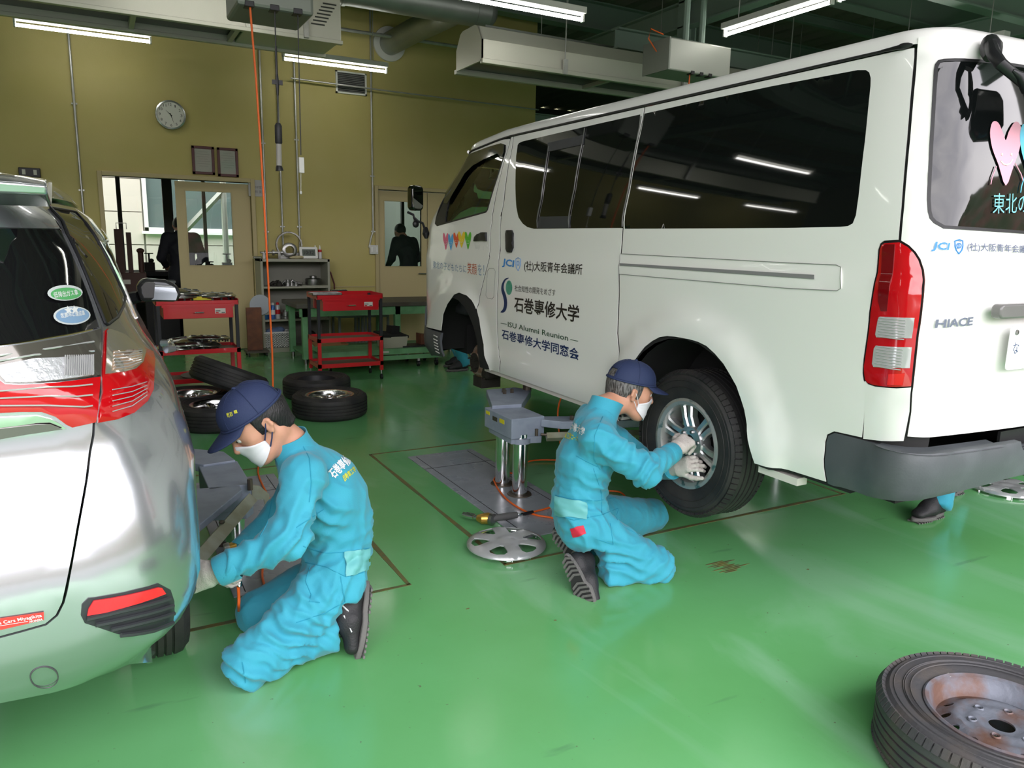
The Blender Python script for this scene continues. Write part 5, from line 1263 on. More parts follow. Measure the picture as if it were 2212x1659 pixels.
q = CT([(95.5+30*math.cos(a),1463+23*math.sin(a)) for a in [2*PI*k/24 for k in range(24)]]); mb = MB(); mb.tube([CR_.PA(a,z,.0005) for a,z in q],.0015,5,closed=True); cb(mb,'tow_cap_seam',mat('seam_dark',(.08,.08,.085),.5),cbo)
# roof
mb = MB(); ts = [i/8 for i in range(0,41)]; rings = [(0,0),(.02,.025),(.06,.045),(.14,.058),(.3,.066),(.55,.07)]
for S in (CR_,CL_):
    A = []
    for ins,dz in rings:
        for t in ts:
            x,y = S.base(t,czt); k = 1-ins/.6; ym = 3.3; A.append(Vector((CX+S.side*x*k, ym+(y-ym)*(1-ins/1.15), czt+dz*1.25+.012*math.cos((y-3.1)*.8))))
    for t in ts:
        x,y = S.base(t,czt); A.append(Vector((CX, ym+(y-ym)*(1-.55/1.15), czt+.092+.012)))
    n = len(ts); R_ = len(rings)+1; mb.add(A,[(r*n+i,r*n+i+1,(r+1)*n+i+1,(r+1)*n+i) for r in range(R_-1) for i in range(n-1)])
o = build(mb,'roof',m_sil,smooth=60); world_parent(o,car)
# spoiler over the hatch glass
sp = MB()
A = []
xs_ = [-.56,-.5,-.3,0,.3,.5,.56]
for x in xs_:
    k = 1-(abs(x)/.62)**4*.5; yb_ = 2.02+.10*(abs(x)/.6)**2; zt_ = 1.585
    A += [(CX+x,2.42,zt_+.065*k),(CX+x,yb_+.10,zt_+.050*k),(CX+x,yb_,zt_+.022*k),(CX+x,yb_+.01,zt_-.010*k),(CX+x,2.25,zt_-.03)]
sp.add(A,[(i*5+j,(i+1)*5+j,(i+1)*5+j+1,i*5+j+1) for i in range(6) for j in range(4)]+[(0,1,2,3,4),(30,34,33,32,31)])
world_parent(build(sp,'spoiler',m_sil,smooth=50,bevel=.006),car)
# dark shell below, underbody, wheels
mb = MB(); mb.b2((CX-.60,2.35,.40),(CX+.60,6.0,.52)); mb.b2((CX-.55,2.3,.5),(CX+.55,2.4,.9))
for wc in (CRW,CFW):
    for s in (-1,1):
        n = 16; A = []
        for k in range(n+1):
            b = PI*k/n
            for x in (.45,.83): A.append((CX+s*x,wc[0]+.37*math.cos(b),wc[1]+.06+.37*math.sin(b)))
        mb.add(A,[(2*k,2*k+2,2*k+3,2*k+1) for k in range(n)])
world_parent(build(mb,'underbody',m_under_b,smooth=30),car)
for wc in (CRW,CFW):
    for s in (-1,1):
        M = Matrix.Translation((CX+s*.745,wc[0],wc[1]))@Matrix.Rotation(s*PI/2,4,'Y')
        ty = tyre(None,.298,.185,.195,M,blocks=False); world_parent(ty,car); spoke_rim(ty,.195,.185,M,nsp=5,twin=False,hubr=.06,mr=m_alloy)
# door mirror, door handle
Mm = onX(343,628,.32)
ml = onY(345,628,4.55)
mm_ = MB().prism([(-.10,-.055),(.085,-.06),(.105,-.02),(.09,.03),(.03,.062),(-.08,.07),(-.115,.03)],.09,frame_mat((ml.x,ml.y+.05,ml.z),(1,0,0),(0,0,1)))
mo = build(mm_,'door_mirror',mat('mirror_shell_dark',(.03,.03,.032),.2,coat=.6),bevel=.022); world_parent(mo,car)
build(MB().prism([(-.075,-.045),(.075,-.047),(.085,-.015),(.072,.022),(.025,.046),(-.06,.052),(-.085,.02)],.004,frame_mat((ml.x+.004,ml.y-.048,ml.z),(1,-.38,0),(0,.05,1))),'mirror_glass',MATS['mirror'],mo,smooth=0)
world_parent(build(MB().tube([(ml.x-.10,ml.y+.02,ml.z-.03),(ml.x-.20,ml.y+.10,ml.z-.06)],[.03,.04],8),'mirror_arm',m_black),car)
hp = onX(338,718,.215)
world_parent(build(MB().tube([(.200,3.05,1.07),(.225,3.07,1.07),(.228,3.22,1.07),(.200,3.24,1.07)],.014,8),'door_handle',m_sil),car)
# rear-window wiper, stickers
q = CT([(92,352),(98,372)])
def oval(cx,cy,rx,ry,name,m,off,n=24,rot=-.03):
    P = [(cx+rx*math.cos(a)*math.cos(rot)-ry*math.sin(a)*math.sin(rot),cy+rx*math.cos(a)*math.sin(rot)+ry*math.sin(a)*math.cos(rot)) for a in [2*PI*k/n for k in range(n)]]
    return cb(region(CR_.PA,CT(P),(),grid=.08,d=.02,th=0,off=off),name,m,hatch_o)
m_sw = mat('sticker_white',(.62,.66,.66),.35); m_sgn = mat('sticker_green',(.10,.42,.14),.35); m_sbl = mat('sticker_blue',(.22,.36,.55),.35)
oval(137.5,634,38,17,'oval_sticker',m_sw,.004); oval(139,636,33,13,'sticker_field',m_sgn,.005)
oval(152.5,683,40,20,'oval_sticker',m_sw,.004); oval(153,683,36,17,'sticker_field',m_sbl,.005)
def ctext(s,bl,br,tl,m,off,bold=0,shear=0,nm='sticker_print'):
    q,r,u = CT([bl,br,tl]); w = abs(r[0]-q[0]); h = u[1]-q[1]
    return text_obj(s,nm,m,lambda x,y:CR_.PA(q[0]+(r[0]-q[0])*x/w,q[1]+(r[1]-q[1])*x/w+y,off),w,h,hatch_o,bold,-shear)
m_sk = mat('sticker_ink',(.80,.82,.82),.5)
ctext('低排出ガス車',(113,646),(165,639),(112,633),m_sk,.006,.015); ctext('燃費基準達成車',(128,690),(180,683),(127,678),m_sk,.006,.012)
for k in range(2):
    mb = MB(); c0 = CT([(143+k*14,672-k)])[0]
    pts_ = []
    for i in range(10):
        r = .010 if i%2==0 else .0045; a = PI/2+i*PI/5; pts_.append(CR_.PA(c0[0]+r*math.cos(a),c0[1]+r*math.sin(a),.0062))
    mb.add(pts_,[tuple(range(10))]); cb(mb,'star_print',m_sk,hatch_o)
rs_ = CT([(0,1334.5),(94.7,1321),(94.7,1337.7),(0,1359.6)])
m_srd = mat('sticker_red',(.62,.06,.05),.4)
half2([(0,rs_[0][1])]+rs_+[(0,rs_[3][1])] if False else rs_,'dealer_sticker',m_srd,hatch_o,.003,.001,.06,both=False)
ctext('Honda Cars Miyagikita',(-32,1354.5),(91.5,1332),(-32,1345),m_sk,.0055,.01,.18); ctext('HONDA',(64,1343),(92,1337.5),(64,1338),m_sk,.0055,.02)
ln = CT([(0,1349.5),(60,1340)]); mb = MB(); mb.tube([CR_.PA(a,z,.005) for a,z in ln],.0006,4); cb(mb,'sticker_rule',m_sk,hatch_o)
# ================================================================ people: distance-field bodies meshed in one piece
def sdf_mesh(fn, lo, hi, h):
    """surface nets of the zero level of fn(P[N,3]) on a regular grid"""
    lo = np.array(lo,float); hi = np.array(hi,float); n = np.ceil((hi-lo)/h).astype(int)+1
    X = lo[0]+np.arange(n[0])*h; Y = lo[1]+np.arange(n[1])*h; Z = lo[2]+np.arange(n[2])*h
    P = np.stack(np.meshgrid(X,Y,Z,indexing='ij'),-1).reshape(-1,3).astype(np.float32)
    D = fn(P).reshape(n).astype(np.float32)
    S = D<0
    c = np.zeros(n-1,int)
    for a in (0,1):
        for b in (0,1):
            for e in (0,1): c += S[a:n[0]-1+a,b:n[1]-1+b,e:n[2]-1+e]
    act = (c>0)&(c<8); idx = -np.ones(n-1,int); ii = np.argwhere(act); idx[act] = np.arange(len(ii))
    acc = np.zeros((len(ii),3)); cnt = np.zeros(len(ii))
    corners = [(a,b,e) for a in (0,1) for b in (0,1) for e in (0,1)]
    for p in corners:
        for ax in range(3):
            if p[ax]==1: continue
            q = list(p); q[ax] = 1
            d0 = D[ii[:,0]+p[0],ii[:,1]+p[1],ii[:,2]+p[2]]; d1 = D[ii[:,0]+q[0],ii[:,1]+q[1],ii[:,2]+q[2]]
            m = (d0<0)!=(d1<0); t = np.zeros(len(ii)); t[m] = d0[m]/(d0[m]-d1[m])
            w = np.tile(np.array(p,float),(len(ii),1)); w[:,ax] += t
            acc[m] += w[m]; cnt[m] += 1
    V = lo+(ii+acc/cnt[:,None])*h
    F = []
    for ax in range(3):
        u, v = [(1,2),(2,0),(0,1)][ax]
        sl0 = [slice(None)]*3; sl1 = [slice(None)]*3; sl0[ax] = slice(0,n[ax]-1); sl1[ax] = slice(1,n[ax])
        A = S[tuple(sl0)]; B = S[tuple(sl1)]; E = np.argwhere(A!=B)
        ok = (E[:,u]>0)&(E[:,v]>0)&(E[:,u]<n[u]-1)&(E[:,v]<n[v]-1); E = E[ok]
        if not len(E): continue
        inside = A[E[:,0],E[:,1],E[:,2]]
        def g(du,dv):
            e = E.copy(); e[:,u] -= du; e[:,v] -= dv; return idx[e[:,0],e[:,1],e[:,2]]
        q = np.stack([g(1,1),g(0,1),g(0,0),g(1,0)],1); q[~inside] = q[~inside][:,::-1]; F.append(q)
    return V, np.concatenate(F)
def smin(a, b, k): 
    h = np.clip(.5+.5*(b-a)/k,0,1); return b+(a-b)*h-k*h*(1-h)
def rc(a, b, ra, rb, w=None, k=1.0):
    """round cone; flattened/widened along unit vector w by factor k"""
    a = np.array(a,float); b = np.array(b,float)
    def f(P):
        A, B, Q = a, b, P
        if w is not None:
            W = np.array(w,float); W = W/np.linalg.norm(W); s = 1/k-1
            Q = P+np.outer(P@W*s,W); A = a+W*(a@W)*s; B = b+W*(b@W)*s
        ab = B-A; L = max(ab@ab,1e-9); t = np.clip((Q-A)@ab/L,0,1)
        return np.linalg.norm(Q-A-np.outer(t,ab),axis=1)-(ra+(rb-ra)*t)
    f.c = (a+b)/2; f.r = np.linalg.norm(b-a)/2+max(ra,rb)*max(k,1)+.06
    return f
def ellf(M, r):
    Mi = np.linalg.inv(np.array(M)); r = np.array(r,float)
    def f(P):
        Q = P@Mi[:3,:3].T+Mi[:3,3]; q = Q/r; l = np.linalg.norm(q,axis=1); g = np.linalg.norm(q/r,axis=1); return l*(l-1)/np.maximum(g,1e-6)
    f.c = np.array(M)[:3,3]; f.r = max(r)+.06; return f
def union(parts, k):
    """parts: list of (f, k) or f; local evaluation only"""
    def F(P):
        D = np.full(len(P),.2,np.float32)
        for q in parts:
            f, kk = q if isinstance(q,tuple) else (q,k)
            m = ((P-f.c)**2).sum(1)<(f.r+kk)**2
            if m.any(): D[m] = smin(D[m], f(P[m]), kk)
        return D
    return F
def bounds(parts, pad=.03):
    fs = [q[0] if isinstance(q,tuple) else q for q in parts]; return np.min([f.c-f.r for f in fs],0)+.03-pad, np.max([f.c+f.r for f in fs],0)-.03+pad
def skin_obj(V, F, name, m, parent=None, smooth_it=2):
    me = bpy.data.meshes.new(name); me.from_pydata([tuple(v) for v in V], [], [tuple(int(x) for x in f) for f in F]); me.materials.append(m)
    bm = bmesh.new(); bm.from_mesh(me); 
    for _ in range(smooth_it): bmesh.ops.smooth_vert(bm,verts=bm.verts,factor=.5,use_axis_x=True,use_axis_y=True,use_axis_z=True)
    bmesh.ops.recalc_face_normals(bm, faces=bm.faces); bm.to_mesh(me); bm.free(); me.shade_smooth()
    o = bpy.data.objects.new(name, me); COL.objects.link(o)
    if parent: world_parent(o, parent) if parent.type=='EMPTY' else setattr(o,'parent',parent)
    return o
def make_sdf(parts, k, h, name, m, parent=None, sm=2, mod=None, it=None):
    lo, hi = bounds(parts); fn = union(parts, k)
    f2 = (lambda P: mod(P, fn(P))) if mod else fn
    V, F = sdf_mesh(f2, lo, hi, h); return skin_obj(V, F, name, m, parent, sm)
def wrinkle(o, folds, amp=.004, seed=0, freq=11):
    """cloth creases: broad noise plus fold trains near the joints (centre, direction, wavelength, radius, amplitude)"""
    me = o.data; n = len(me.vertices); co = np.empty(n*3); me.vertices.foreach_get('co',co); co = co.reshape(-1,3)
    no = np.empty(n*3); me.vertex_normals.foreach_get('vector',no); no = no.reshape(-1,3)
    d = np.zeros(n)
    nz = np.array([noise.noise(Vector((p[0]*freq+seed,p[1]*freq,p[2]*freq*.8))) for p in co]); nz2 = np.array([noise.noise(Vector((p[0]*freq*2.3,p[1]*freq*2.3+seed,p[2]*freq*1.4))) for p in co])
    d += amp*(1-2*np.abs(nz))*1.0+amp*.45*(1-2*np.abs(nz2))-amp*.7
    for c,v,wl,r,a in folds:
        v = np.array(Vector(v).normalized()); q = co-np.array(c); s = q@v; w = np.exp(-(q**2).sum(1)/r**2)
        ph = 2*PI*s/wl+2.2*nz*1.6; d += 1.45*a*w*(1-1.6*np.abs(np.sin(ph/2)))
    co = co+no*d[:,None]; me.vertices.foreach_set('co',co.ravel()); me.update()
def bvh_of(o):
    M = parent_matrix(o.parent) @ o.matrix_parent_inverse if o.parent else Matrix()
    return BVHTree.FromPolygons([M @ v.co for v in o.data.vertices],[tuple(p.vertices) for p in o.data.polygons])
def hitpx(bv, x, y, off=.002):
    d = Vector(ray(x,y)).normalized(); r = bv.ray_cast(Vector(CAM), d)
    if r[0] is None: return None
    n = r[1] if r[1].dot(d)<0 else -r[1]; return r[0]+n*off, n
def decal_poly(bv, pts, name, m, parent, off=.003, n=6):
    """grid patch between 4 pixel corners TL,TR,BR,BL laid on the surface"""
    tl,tr_,br,bl = [np.array(p,float) for p in pts]; A = []
    for j in range(n+1):
        for i in range(n+1):
            u = i/n; v = j/n; p = (tl*(1-u)+tr_*u)*(1-v)+(bl*(1-u)+br*u)*v; h = hitpx(bv,p[0],p[1],off); A.append(h[0] if h else None)
    good = [q for q in A if q is not None]
    if not good: return None
    A = [q if q is not None else min(good,key=lambda g:0) for q in A]
    ok = []
    for j in range(n):
        for i in range(n):
            a = j*(n+1)+i; q = (a,a+1,a+n+2,a+n+1); P4 = [A[k] for k in q]
            if max((P4[x]-P4[y]).length for x in range(4) for y in range(4))<.12: ok.append(q)
    o = build(MB().add(A,ok),name,m,smooth=60); world_parent(o,parent) if parent.type=='EMPTY' else setattr(o,'parent',parent); return o
def decal_text(bv, s, pts, m, parent, bold=.01, off=.0025, name='back_print'):
    tl,tr_,br,bl = [np.array(p,float) for p in pts]; v, f = text_geo(s,bold); mx = v.max(0); V = []; 
    for a,b in v/mx:
        p = (bl*(1-a)+br*a)*(1-b)+(tl*(1-a)+tr_*a)*b; h = hitpx(bv,p[0],p[1],off); V.append(h[0] if h else None)
    F = [q for q in f if all(V[i] is not None for i in q) and max((V[q[0]]-V[i]).length for i in q)<.13]
    V = [p if p is not None else Vector((0,0,-1)) for p in V]
    used = sorted({i for q in F for i in q}); mp = {k:i for i,k in enumerate(used)}
    if not F: return None
    me = bpy.data.meshes.new(name); me.from_pydata([tuple(V[k]) for k in used],[],[[mp[i] for i in q] for q in F]); me.materials.append(m)
    o = bpy.data.objects.new(name,me); COL.objects.link(o); world_parent(o,parent) if parent.type=='EMPTY' else setattr(o,'parent',parent); return o
def seam(bv, pts, name, m, parent, r=.0016, off=.001, d=6):
    q = []
    for i in range(len(pts)-1):
        a, b = pts[i], pts[i+1]; k = max(1,int(math.hypot(b[0]-a[0],b[1]-a[1])/d))
        for j in range(k): q.append((a[0]+(b[0]-a[0])*j/k,a[1]+(b[1]-a[1])*j/k))
    q.append(pts[-1]); P = [h[0] for h in (hitpx(bv,x,y,off) for x,y in q) if h]
    if len(P)<2: return
    runs = [[P[0]]]
    for a,b in zip(P,P[1:]):
        if (a-b).length>.06: runs.append([])
        runs[-1].append(b)
    mb = MB()
    for R in runs:
        if len(R)>1: mb.tube(R,r,5)
    o = build(mb,name,m); world_parent(o,parent) if parent.type=='EMPTY' else setattr(o,'parent',parent); return o
m_skin = mat('skin', (.52,.27,.17), .5, mix=((.58,.29,.20),.5,.2), mixscale=30)
m_hair = mat('hair_black', (.012,.011,.012), .42, bump=(180,.5), aniso=(1,1,.25))
m_hairg = mat('hair_greying', (.035,.032,.03), .5, mix=((.16,.155,.15),.50,.1), mixscale=160, bump=(180,.4), aniso=(1,1,.25))
m_suit = mat('coverall_cyan', (.030,.30,.42), .78, bump=(240,.10), sheen=.15, mix=((.040,.34,.46),.5,.2), mixscale=7)
m_suitd = mat('coverall_seam', (.02,.27,.39), .8)
m_patch = mat('reflective_waist_patch', (.13,.42,.43), .6)
m_navy = mat('navy_cloth', (.018,.030,.085), .75, bump=(260,.15))
m_glove = mat('glove_cotton', (.60,.56,.52), .85, bump=(220,.4), mix=((.48,.44,.40),.55,.12), mixscale=25)
m_mask = mat('mask_white', (.72,.72,.74), .75)
m_shoe = mat('shoe_black', (.018,.018,.020), .55, bump=(150,.2)); m_sole = mat('sole_grey', (.13,.125,.12), .8, bump=(120,.3)); m_soled = mat('sole_groove', (.02,.02,.02), .8)
m_eye = mat('eye_white', (.6,.58,.55), .2); m_iris = mat('iris', (.015,.01,.008), .1)
m_wht = mat('print_white', (.75,.78,.80), .6); m_yel = mat('print_yellow', (.62,.62,.04), .6)
def L2W(M, p): return np.array(M @ Vector(p))
def head_parts(M, neck):
    """M maps head space (x forward, y left, z up, origin mid-head) to world"""
    q = lambda *p: L2W(M,p)
    Mn = np.array(M); lat = np.array(M.to_3x3() @ Vector((0,1,0)))
    return [(ellf(np.array(M @ Matrix.Translation((-.012,0,.030))),(.098,.078,.092)),.02),
        (rc(q(.030,0,.0),q(.048,0,-.070),.064,.046),.03),(rc(q(.055,0,-.085),q(.072,0,-.108),.036,.024,lat,1.25),.03),
        (rc(q(-.02,.045,-.06),q(.05,.025,-.098),.026,.024),.03),(rc(q(-.02,-.045,-.06),q(.05,-.025,-.098),.026,.024),.03),
        (rc(q(.086,0,.028),q(.086,0,.022),.016,.016,lat,1.9),.02),
        (rc(q(.092,0,.012),q(.112,0,-.028),.008,.013),.014),(rc(q(.105,.010,-.030),q(.105,-.010,-.030),.009,.009),.01),
        (rc(q(.094,.012,-.062),q(.094,-.012,-.062),.008,.008),.012),
        (rc(q(.050,.045,-.015),q(.058,.040,-.035),.028,.024),.02),(rc(q(.050,-.045,-.015),q(.058,-.040,-.035),.028,.024),.02),
        (rc(q(-.030,0,-.05),neck,.056,.062),.035)]
def ear_parts(M):
    out = []
    for s in (-1,1):
        for a,b,r in (((-.012,.079,.018),(-.020,.090,.010),.007),((-.020,.090,.010),(-.022,.092,-.010),.007),((-.022,.092,-.010),(-.010,.084,-.034),.006),((-.004,.078,.012),(-.008,.080,-.030),.010)):
            out.append((rc(L2W(M,(a[0],s*a[1],a[2])),L2W(M,(b[0],s*b[1],b[2])),r,r),.008))
    return out
def make_head(e, M, neck, hairmat, body_parts, cap_tilt=0.0, mask_loop=None, cap_back=True, hair_low=-.055):
    parts = head_parts(M,neck)+ear_parts(M)+body_parts
    body = make_sdf(parts,.02,.0055,'body',m_skin,e,1)
    q = lambda *p: M @ Vector(p)
    for s in (-1,1):
        eo = build(MB().ell(q(.082,s*.031,.006),(.0125,.0125,.0125),12,8),'eye',m_eye); world_parent(eo,e)
        io = build(MB().ell(q(.0925,s*.031,.005),(.0045,.0045,.0045),10,6),'iris',m_iris); io.parent = eo
    # hair: a shell around the skull cut to the hairline
    Mi = np.array(M.inverted())
    cran = ellf(np.array(M @ Matrix.Translation((-.016,0,.028))),(.108,.0885,.104)); nape = rc(L2W(M,(-.05,0,-.01)),L2W(M,(-.062,0,hair_low)),.060,.045,np.array(M.to_3x3() @ Vector((0,1,0))),1.15)
    def hmod(P, D):
        Q = P@Mi[:3,:3].T+Mi[:3,3]; x,y,z = Q[:,0],Q[:,1],Q[:,2]
        cut = np.maximum(-(z-(-.012+.95*(x+.03))), hair_low-z-.03+.004*np.sin(y*300))      # rises towards the forehead
        back = np.maximum(x+.035, hair_low-.0-z+.006*np.sin(y*260))                       # nape block
        side = np.maximum(np.abs(x-.012)-.014,-.028-z)                                      # sideburn
        return np.maximum(D, np.minimum(np.minimum(cut,back),side))
    make_sdf([(cran,.02),(nape,.03)],.02,.005,'hair',hairmat,e,1,mod=hmod)
    # cap
    Mc = M @ Matrix.Rotation(cap_tilt,4,'Y') @ Matrix.Translation((-.008,0,.040))
    cm = MB(); R = (.116,.095,.100); na, nh = 40, 12; A = []
    for j in range(nh+1):
        t = j/nh*PI/2
        for i in range(na):
            a = 2*PI*i/na; pk = 1+.012*math.cos(6*a)*math.sin(t)*math.cos(t)
            sq = 1+.06*max(0,math.cos(a))*math.sin(t*1.2)
            A.append(Mc @ Vector((R[0]*math.cos(a)*math.cos(t)**.85*pk*sq,R[1]*math.sin(a)*math.cos(t)**.85*pk,R[2]*math.sin(t)*(1.0))))
    fs = [(j*na+i,j*na+(i+1)%na,(j+1)*na+(i+1)%na,(j+1)*na+i) for j in range(nh) for i in range(na)]
    if cap_back:   # opening above the strap at the back
        fs = [f for f in fs if not (f[0]//na in (1,2,3) and 17<=f[0]%na<=22)]
    cm.add(A,fs); cap = build(cm,'cap',m_navy,smooth=60); world_parent(cap,e)
    so = cap.modifiers.new('thickness','SOLIDIFY'); so.thickness = .003
    bd = MB()
    bd.tube([Mc @ Vector((R[0]*math.cos(a)*1.005,R[1]*math.sin(a)*1.005,.004)) for a in [2*PI*k/40 for k in range(40)]],.0045,6,closed=True)
    for k in range(6):
        a0 = k*PI/3+PI/6; bd.tube([Mc @ Vector((R[0]*math.cos(a0)*math.cos(t)**.85*1.012,R[1]*math.sin(a0)*math.cos(t)**.85*1.012,R[2]*math.sin(t)*1.01)) for t in [PI/2*i/10 for i in range(10)]],.0012,4)
    build(bd,'cap_seam',m_navy).parent = cap; build(MB().ell(Mc @ Vector((0,0,R[2]*1.01)),(.008,.008,.005),10,6),'cap_button',m_navy).parent = cap
    vm = MB(); A = []; nu, nv = 16, 6
    for j in range(nv+1):
        for i in range(nu+1):
            a = (i/nu-.5)*2*math.radians(62); s = j/nv
            x = R[0]*math.cos(a)*.99; y = R[1]*math.sin(a)*.99; ext = .078*s*math.cos(a*1.25)**.5 if math.cos(a*1.25)>0 else 0
            A.append(Mc @ Vector((x+ext, y*(1-.06*s), .002-.30*ext-1.9*y*y*1.0*s)))
    vm.add(A,[(j*(nu+1)+i,j*(nu+1)+i+1,(j+1)*(nu+1)+i+1,(j+1)*(nu+1)+i) for j in range(nv) for i in range(nu)])
    vi = build(vm,'visor',m_navy,smooth=60); vi.parent = cap; so = vi.modifiers.new('thickness','SOLIDIFY'); so.thickness = .0035
    # face mask laid over nose and chin
    bv = bvh_of(body); mm = MB(); A = []; nu, nv = 20, 10; RD = np.zeros((21,11)); ZZ = {}
    for i in range(nu+1):
        ph = (i/nu-.5)*2*math.radians(78); f = abs(ph)/math.radians(78)
        z1 = -.008-.036*f**1.3; z0 = -.124+.052*f**1.6
        for j in range(nv+1):
            z = z0+(z1-z0)*j/nv; d = Vector((math.cos(ph),math.sin(ph),0)); o_ = Vector((.015,0,z))
            w = M @ (o_+d*.3); dd = (M.to_3x3() @ (-d)).normalized(); r = bv.ray_cast(w, dd, .5)
            P = r[0] if r[0] is not None else M @ (o_+d*.06)
            L = M.inverted() @ P; rad = (Vector((L.x-.015,L.y,0))).length
            rad = max(rad, .082-.25*abs(z+.045)-.030*f*f)+.006+(.0012 if j%3==0 else 0)
            if rad>.13: rad = .08
            RD[i,j] = rad; ZZ[i,j] = (o_,d)
    for _ in range(3):
        Q = RD.copy(); Q[1:-1] += .5*(RD[:-2]+RD[2:]-2*RD[1:-1])*.6; Q[:,1:-1] += .5*(RD[:,:-2]+RD[:,2:]-2*RD[:,1:-1])*.6; RD = np.maximum(Q,RD-.003)
    for i in range(nu+1):
        for j in range(nv+1): o_,d = ZZ[i,j]; A.append(M @ (o_+d*(RD[i,j]+(.0012 if j%3==0 else 0))))
    mm.add(A,[(i*(nv+1)+j,(i+1)*(nv+1)+j,(i+1)*(nv+1)+j+1,i*(nv+1)+j+1) for i in range(nu) for j in range(nv)])
    mk = build(mm,'face_mask',m_mask,smooth=70); world_parent(mk,e); so = mk.modifiers.new('thickness','SOLIDIFY'); so.thickness = .002
    for s in (-1,1):
        top_ = A[-1] if s>0 else A[nv]; bot_ = A[-(nv+1)] if s>0 else A[0]
        for pt,dz in ((top_,.012),(bot_,-.024)):
            Lp = M.inverted() @ pt
            ln = MB().tube([pt, M @ Vector(((Lp.x-.012)/2, s*.086,(Lp.z+dz)/2)), M @ Vector((-.014,s*.088,dz))],.0016 if mask_loop is None else .0026,6); build(ln,'ear_loop',mask_loop or m_mask).parent = mk
    return body, cap, mk
def finger(base, d, up, lens, rads, curl):
    out = []; p = np.array(base,float); d = np.array(d,float); up = np.array(up,float); side = np.cross(d,up); ang = 0
    for L,r,c in zip(lens,rads,curl):
        ang += c; v = d*math.cos(ang)-up*math.sin(ang); q = p+v*L; out.append((rc(p,q,r,r*.93),.004)); p = q
    return out
def make_hand(M, side, curl, e, name='glove', m=None, thumb=(.35,.5,.4), sc=1.0, spread=.12):
    """M: wrist frame, x to the fingers, z out of the back of the hand, y to the thumb (before side flip)"""
    Ms = M @ Matrix.Diagonal((sc,side*sc,sc,1)); q = lambda *p: L2W(Ms,p); R3 = np.array(M.to_3x3()); up = R3[:,2]
    parts = [(rc(q(-.03,0,0),q(.02,0,0),.027,.030,R3[:,1],1.15),.015),(rc(q(.025,.018,0),q(.088,.024,0),.018,.014,R3[:,1],1.2),.015),(rc(q(.025,-.018,0),q(.084,-.024,0),.018,.014,R3[:,1],1.2),.015),(rc(q(.05,0,.002),q(.085,0,.002),.018,.014,R3[:,1],1.5),.015),(rc(q(.02,.022,-.010),q(.045,.034,-.014),.020,.017),.014)]
    for k,(y,L) in enumerate(((.030,.040),(.010,.044),(-.011,.041),(-.030,.034))):
        sp = spread*(1.5-k)/1.5*.6; d = R3@np.array([math.cos(sp),side*math.sin(sp),0]); c = curl[k] if hasattr(curl[k],'__len__') else (curl[k],curl[k]*1.1,curl[k]*.7)
        parts += finger(q(.088-.004*abs(k-1),y,0),d,up,[L*sc,L*.68*sc,L*.55*sc],[.0105*sc,.0098*sc,.0088*sc],c)
    d = R3@np.array([.72,side*.68,-.15]); d /= np.linalg.norm(d)
    tp = []; p = q(.040,.036,-.012); ang = 0; ax = R3@np.array([.3,-side*.2,-.9]); 
    for L,r,c in zip((.040,.032,.026),(.0135,.012,.0105),thumb):
        ang += c; v = d*math.cos(ang*.6)+(R3@np.array([.55,-side*.55,-.45]))*math.sin(ang*.6); v /= np.linalg.norm(v); qn = p+v*L*sc; parts.append((rc(p,qn,r*sc,r*.93*sc),.005)); p = qn
    return make_sdf(parts,.01,.0034,name,m or m_glove,e,1)
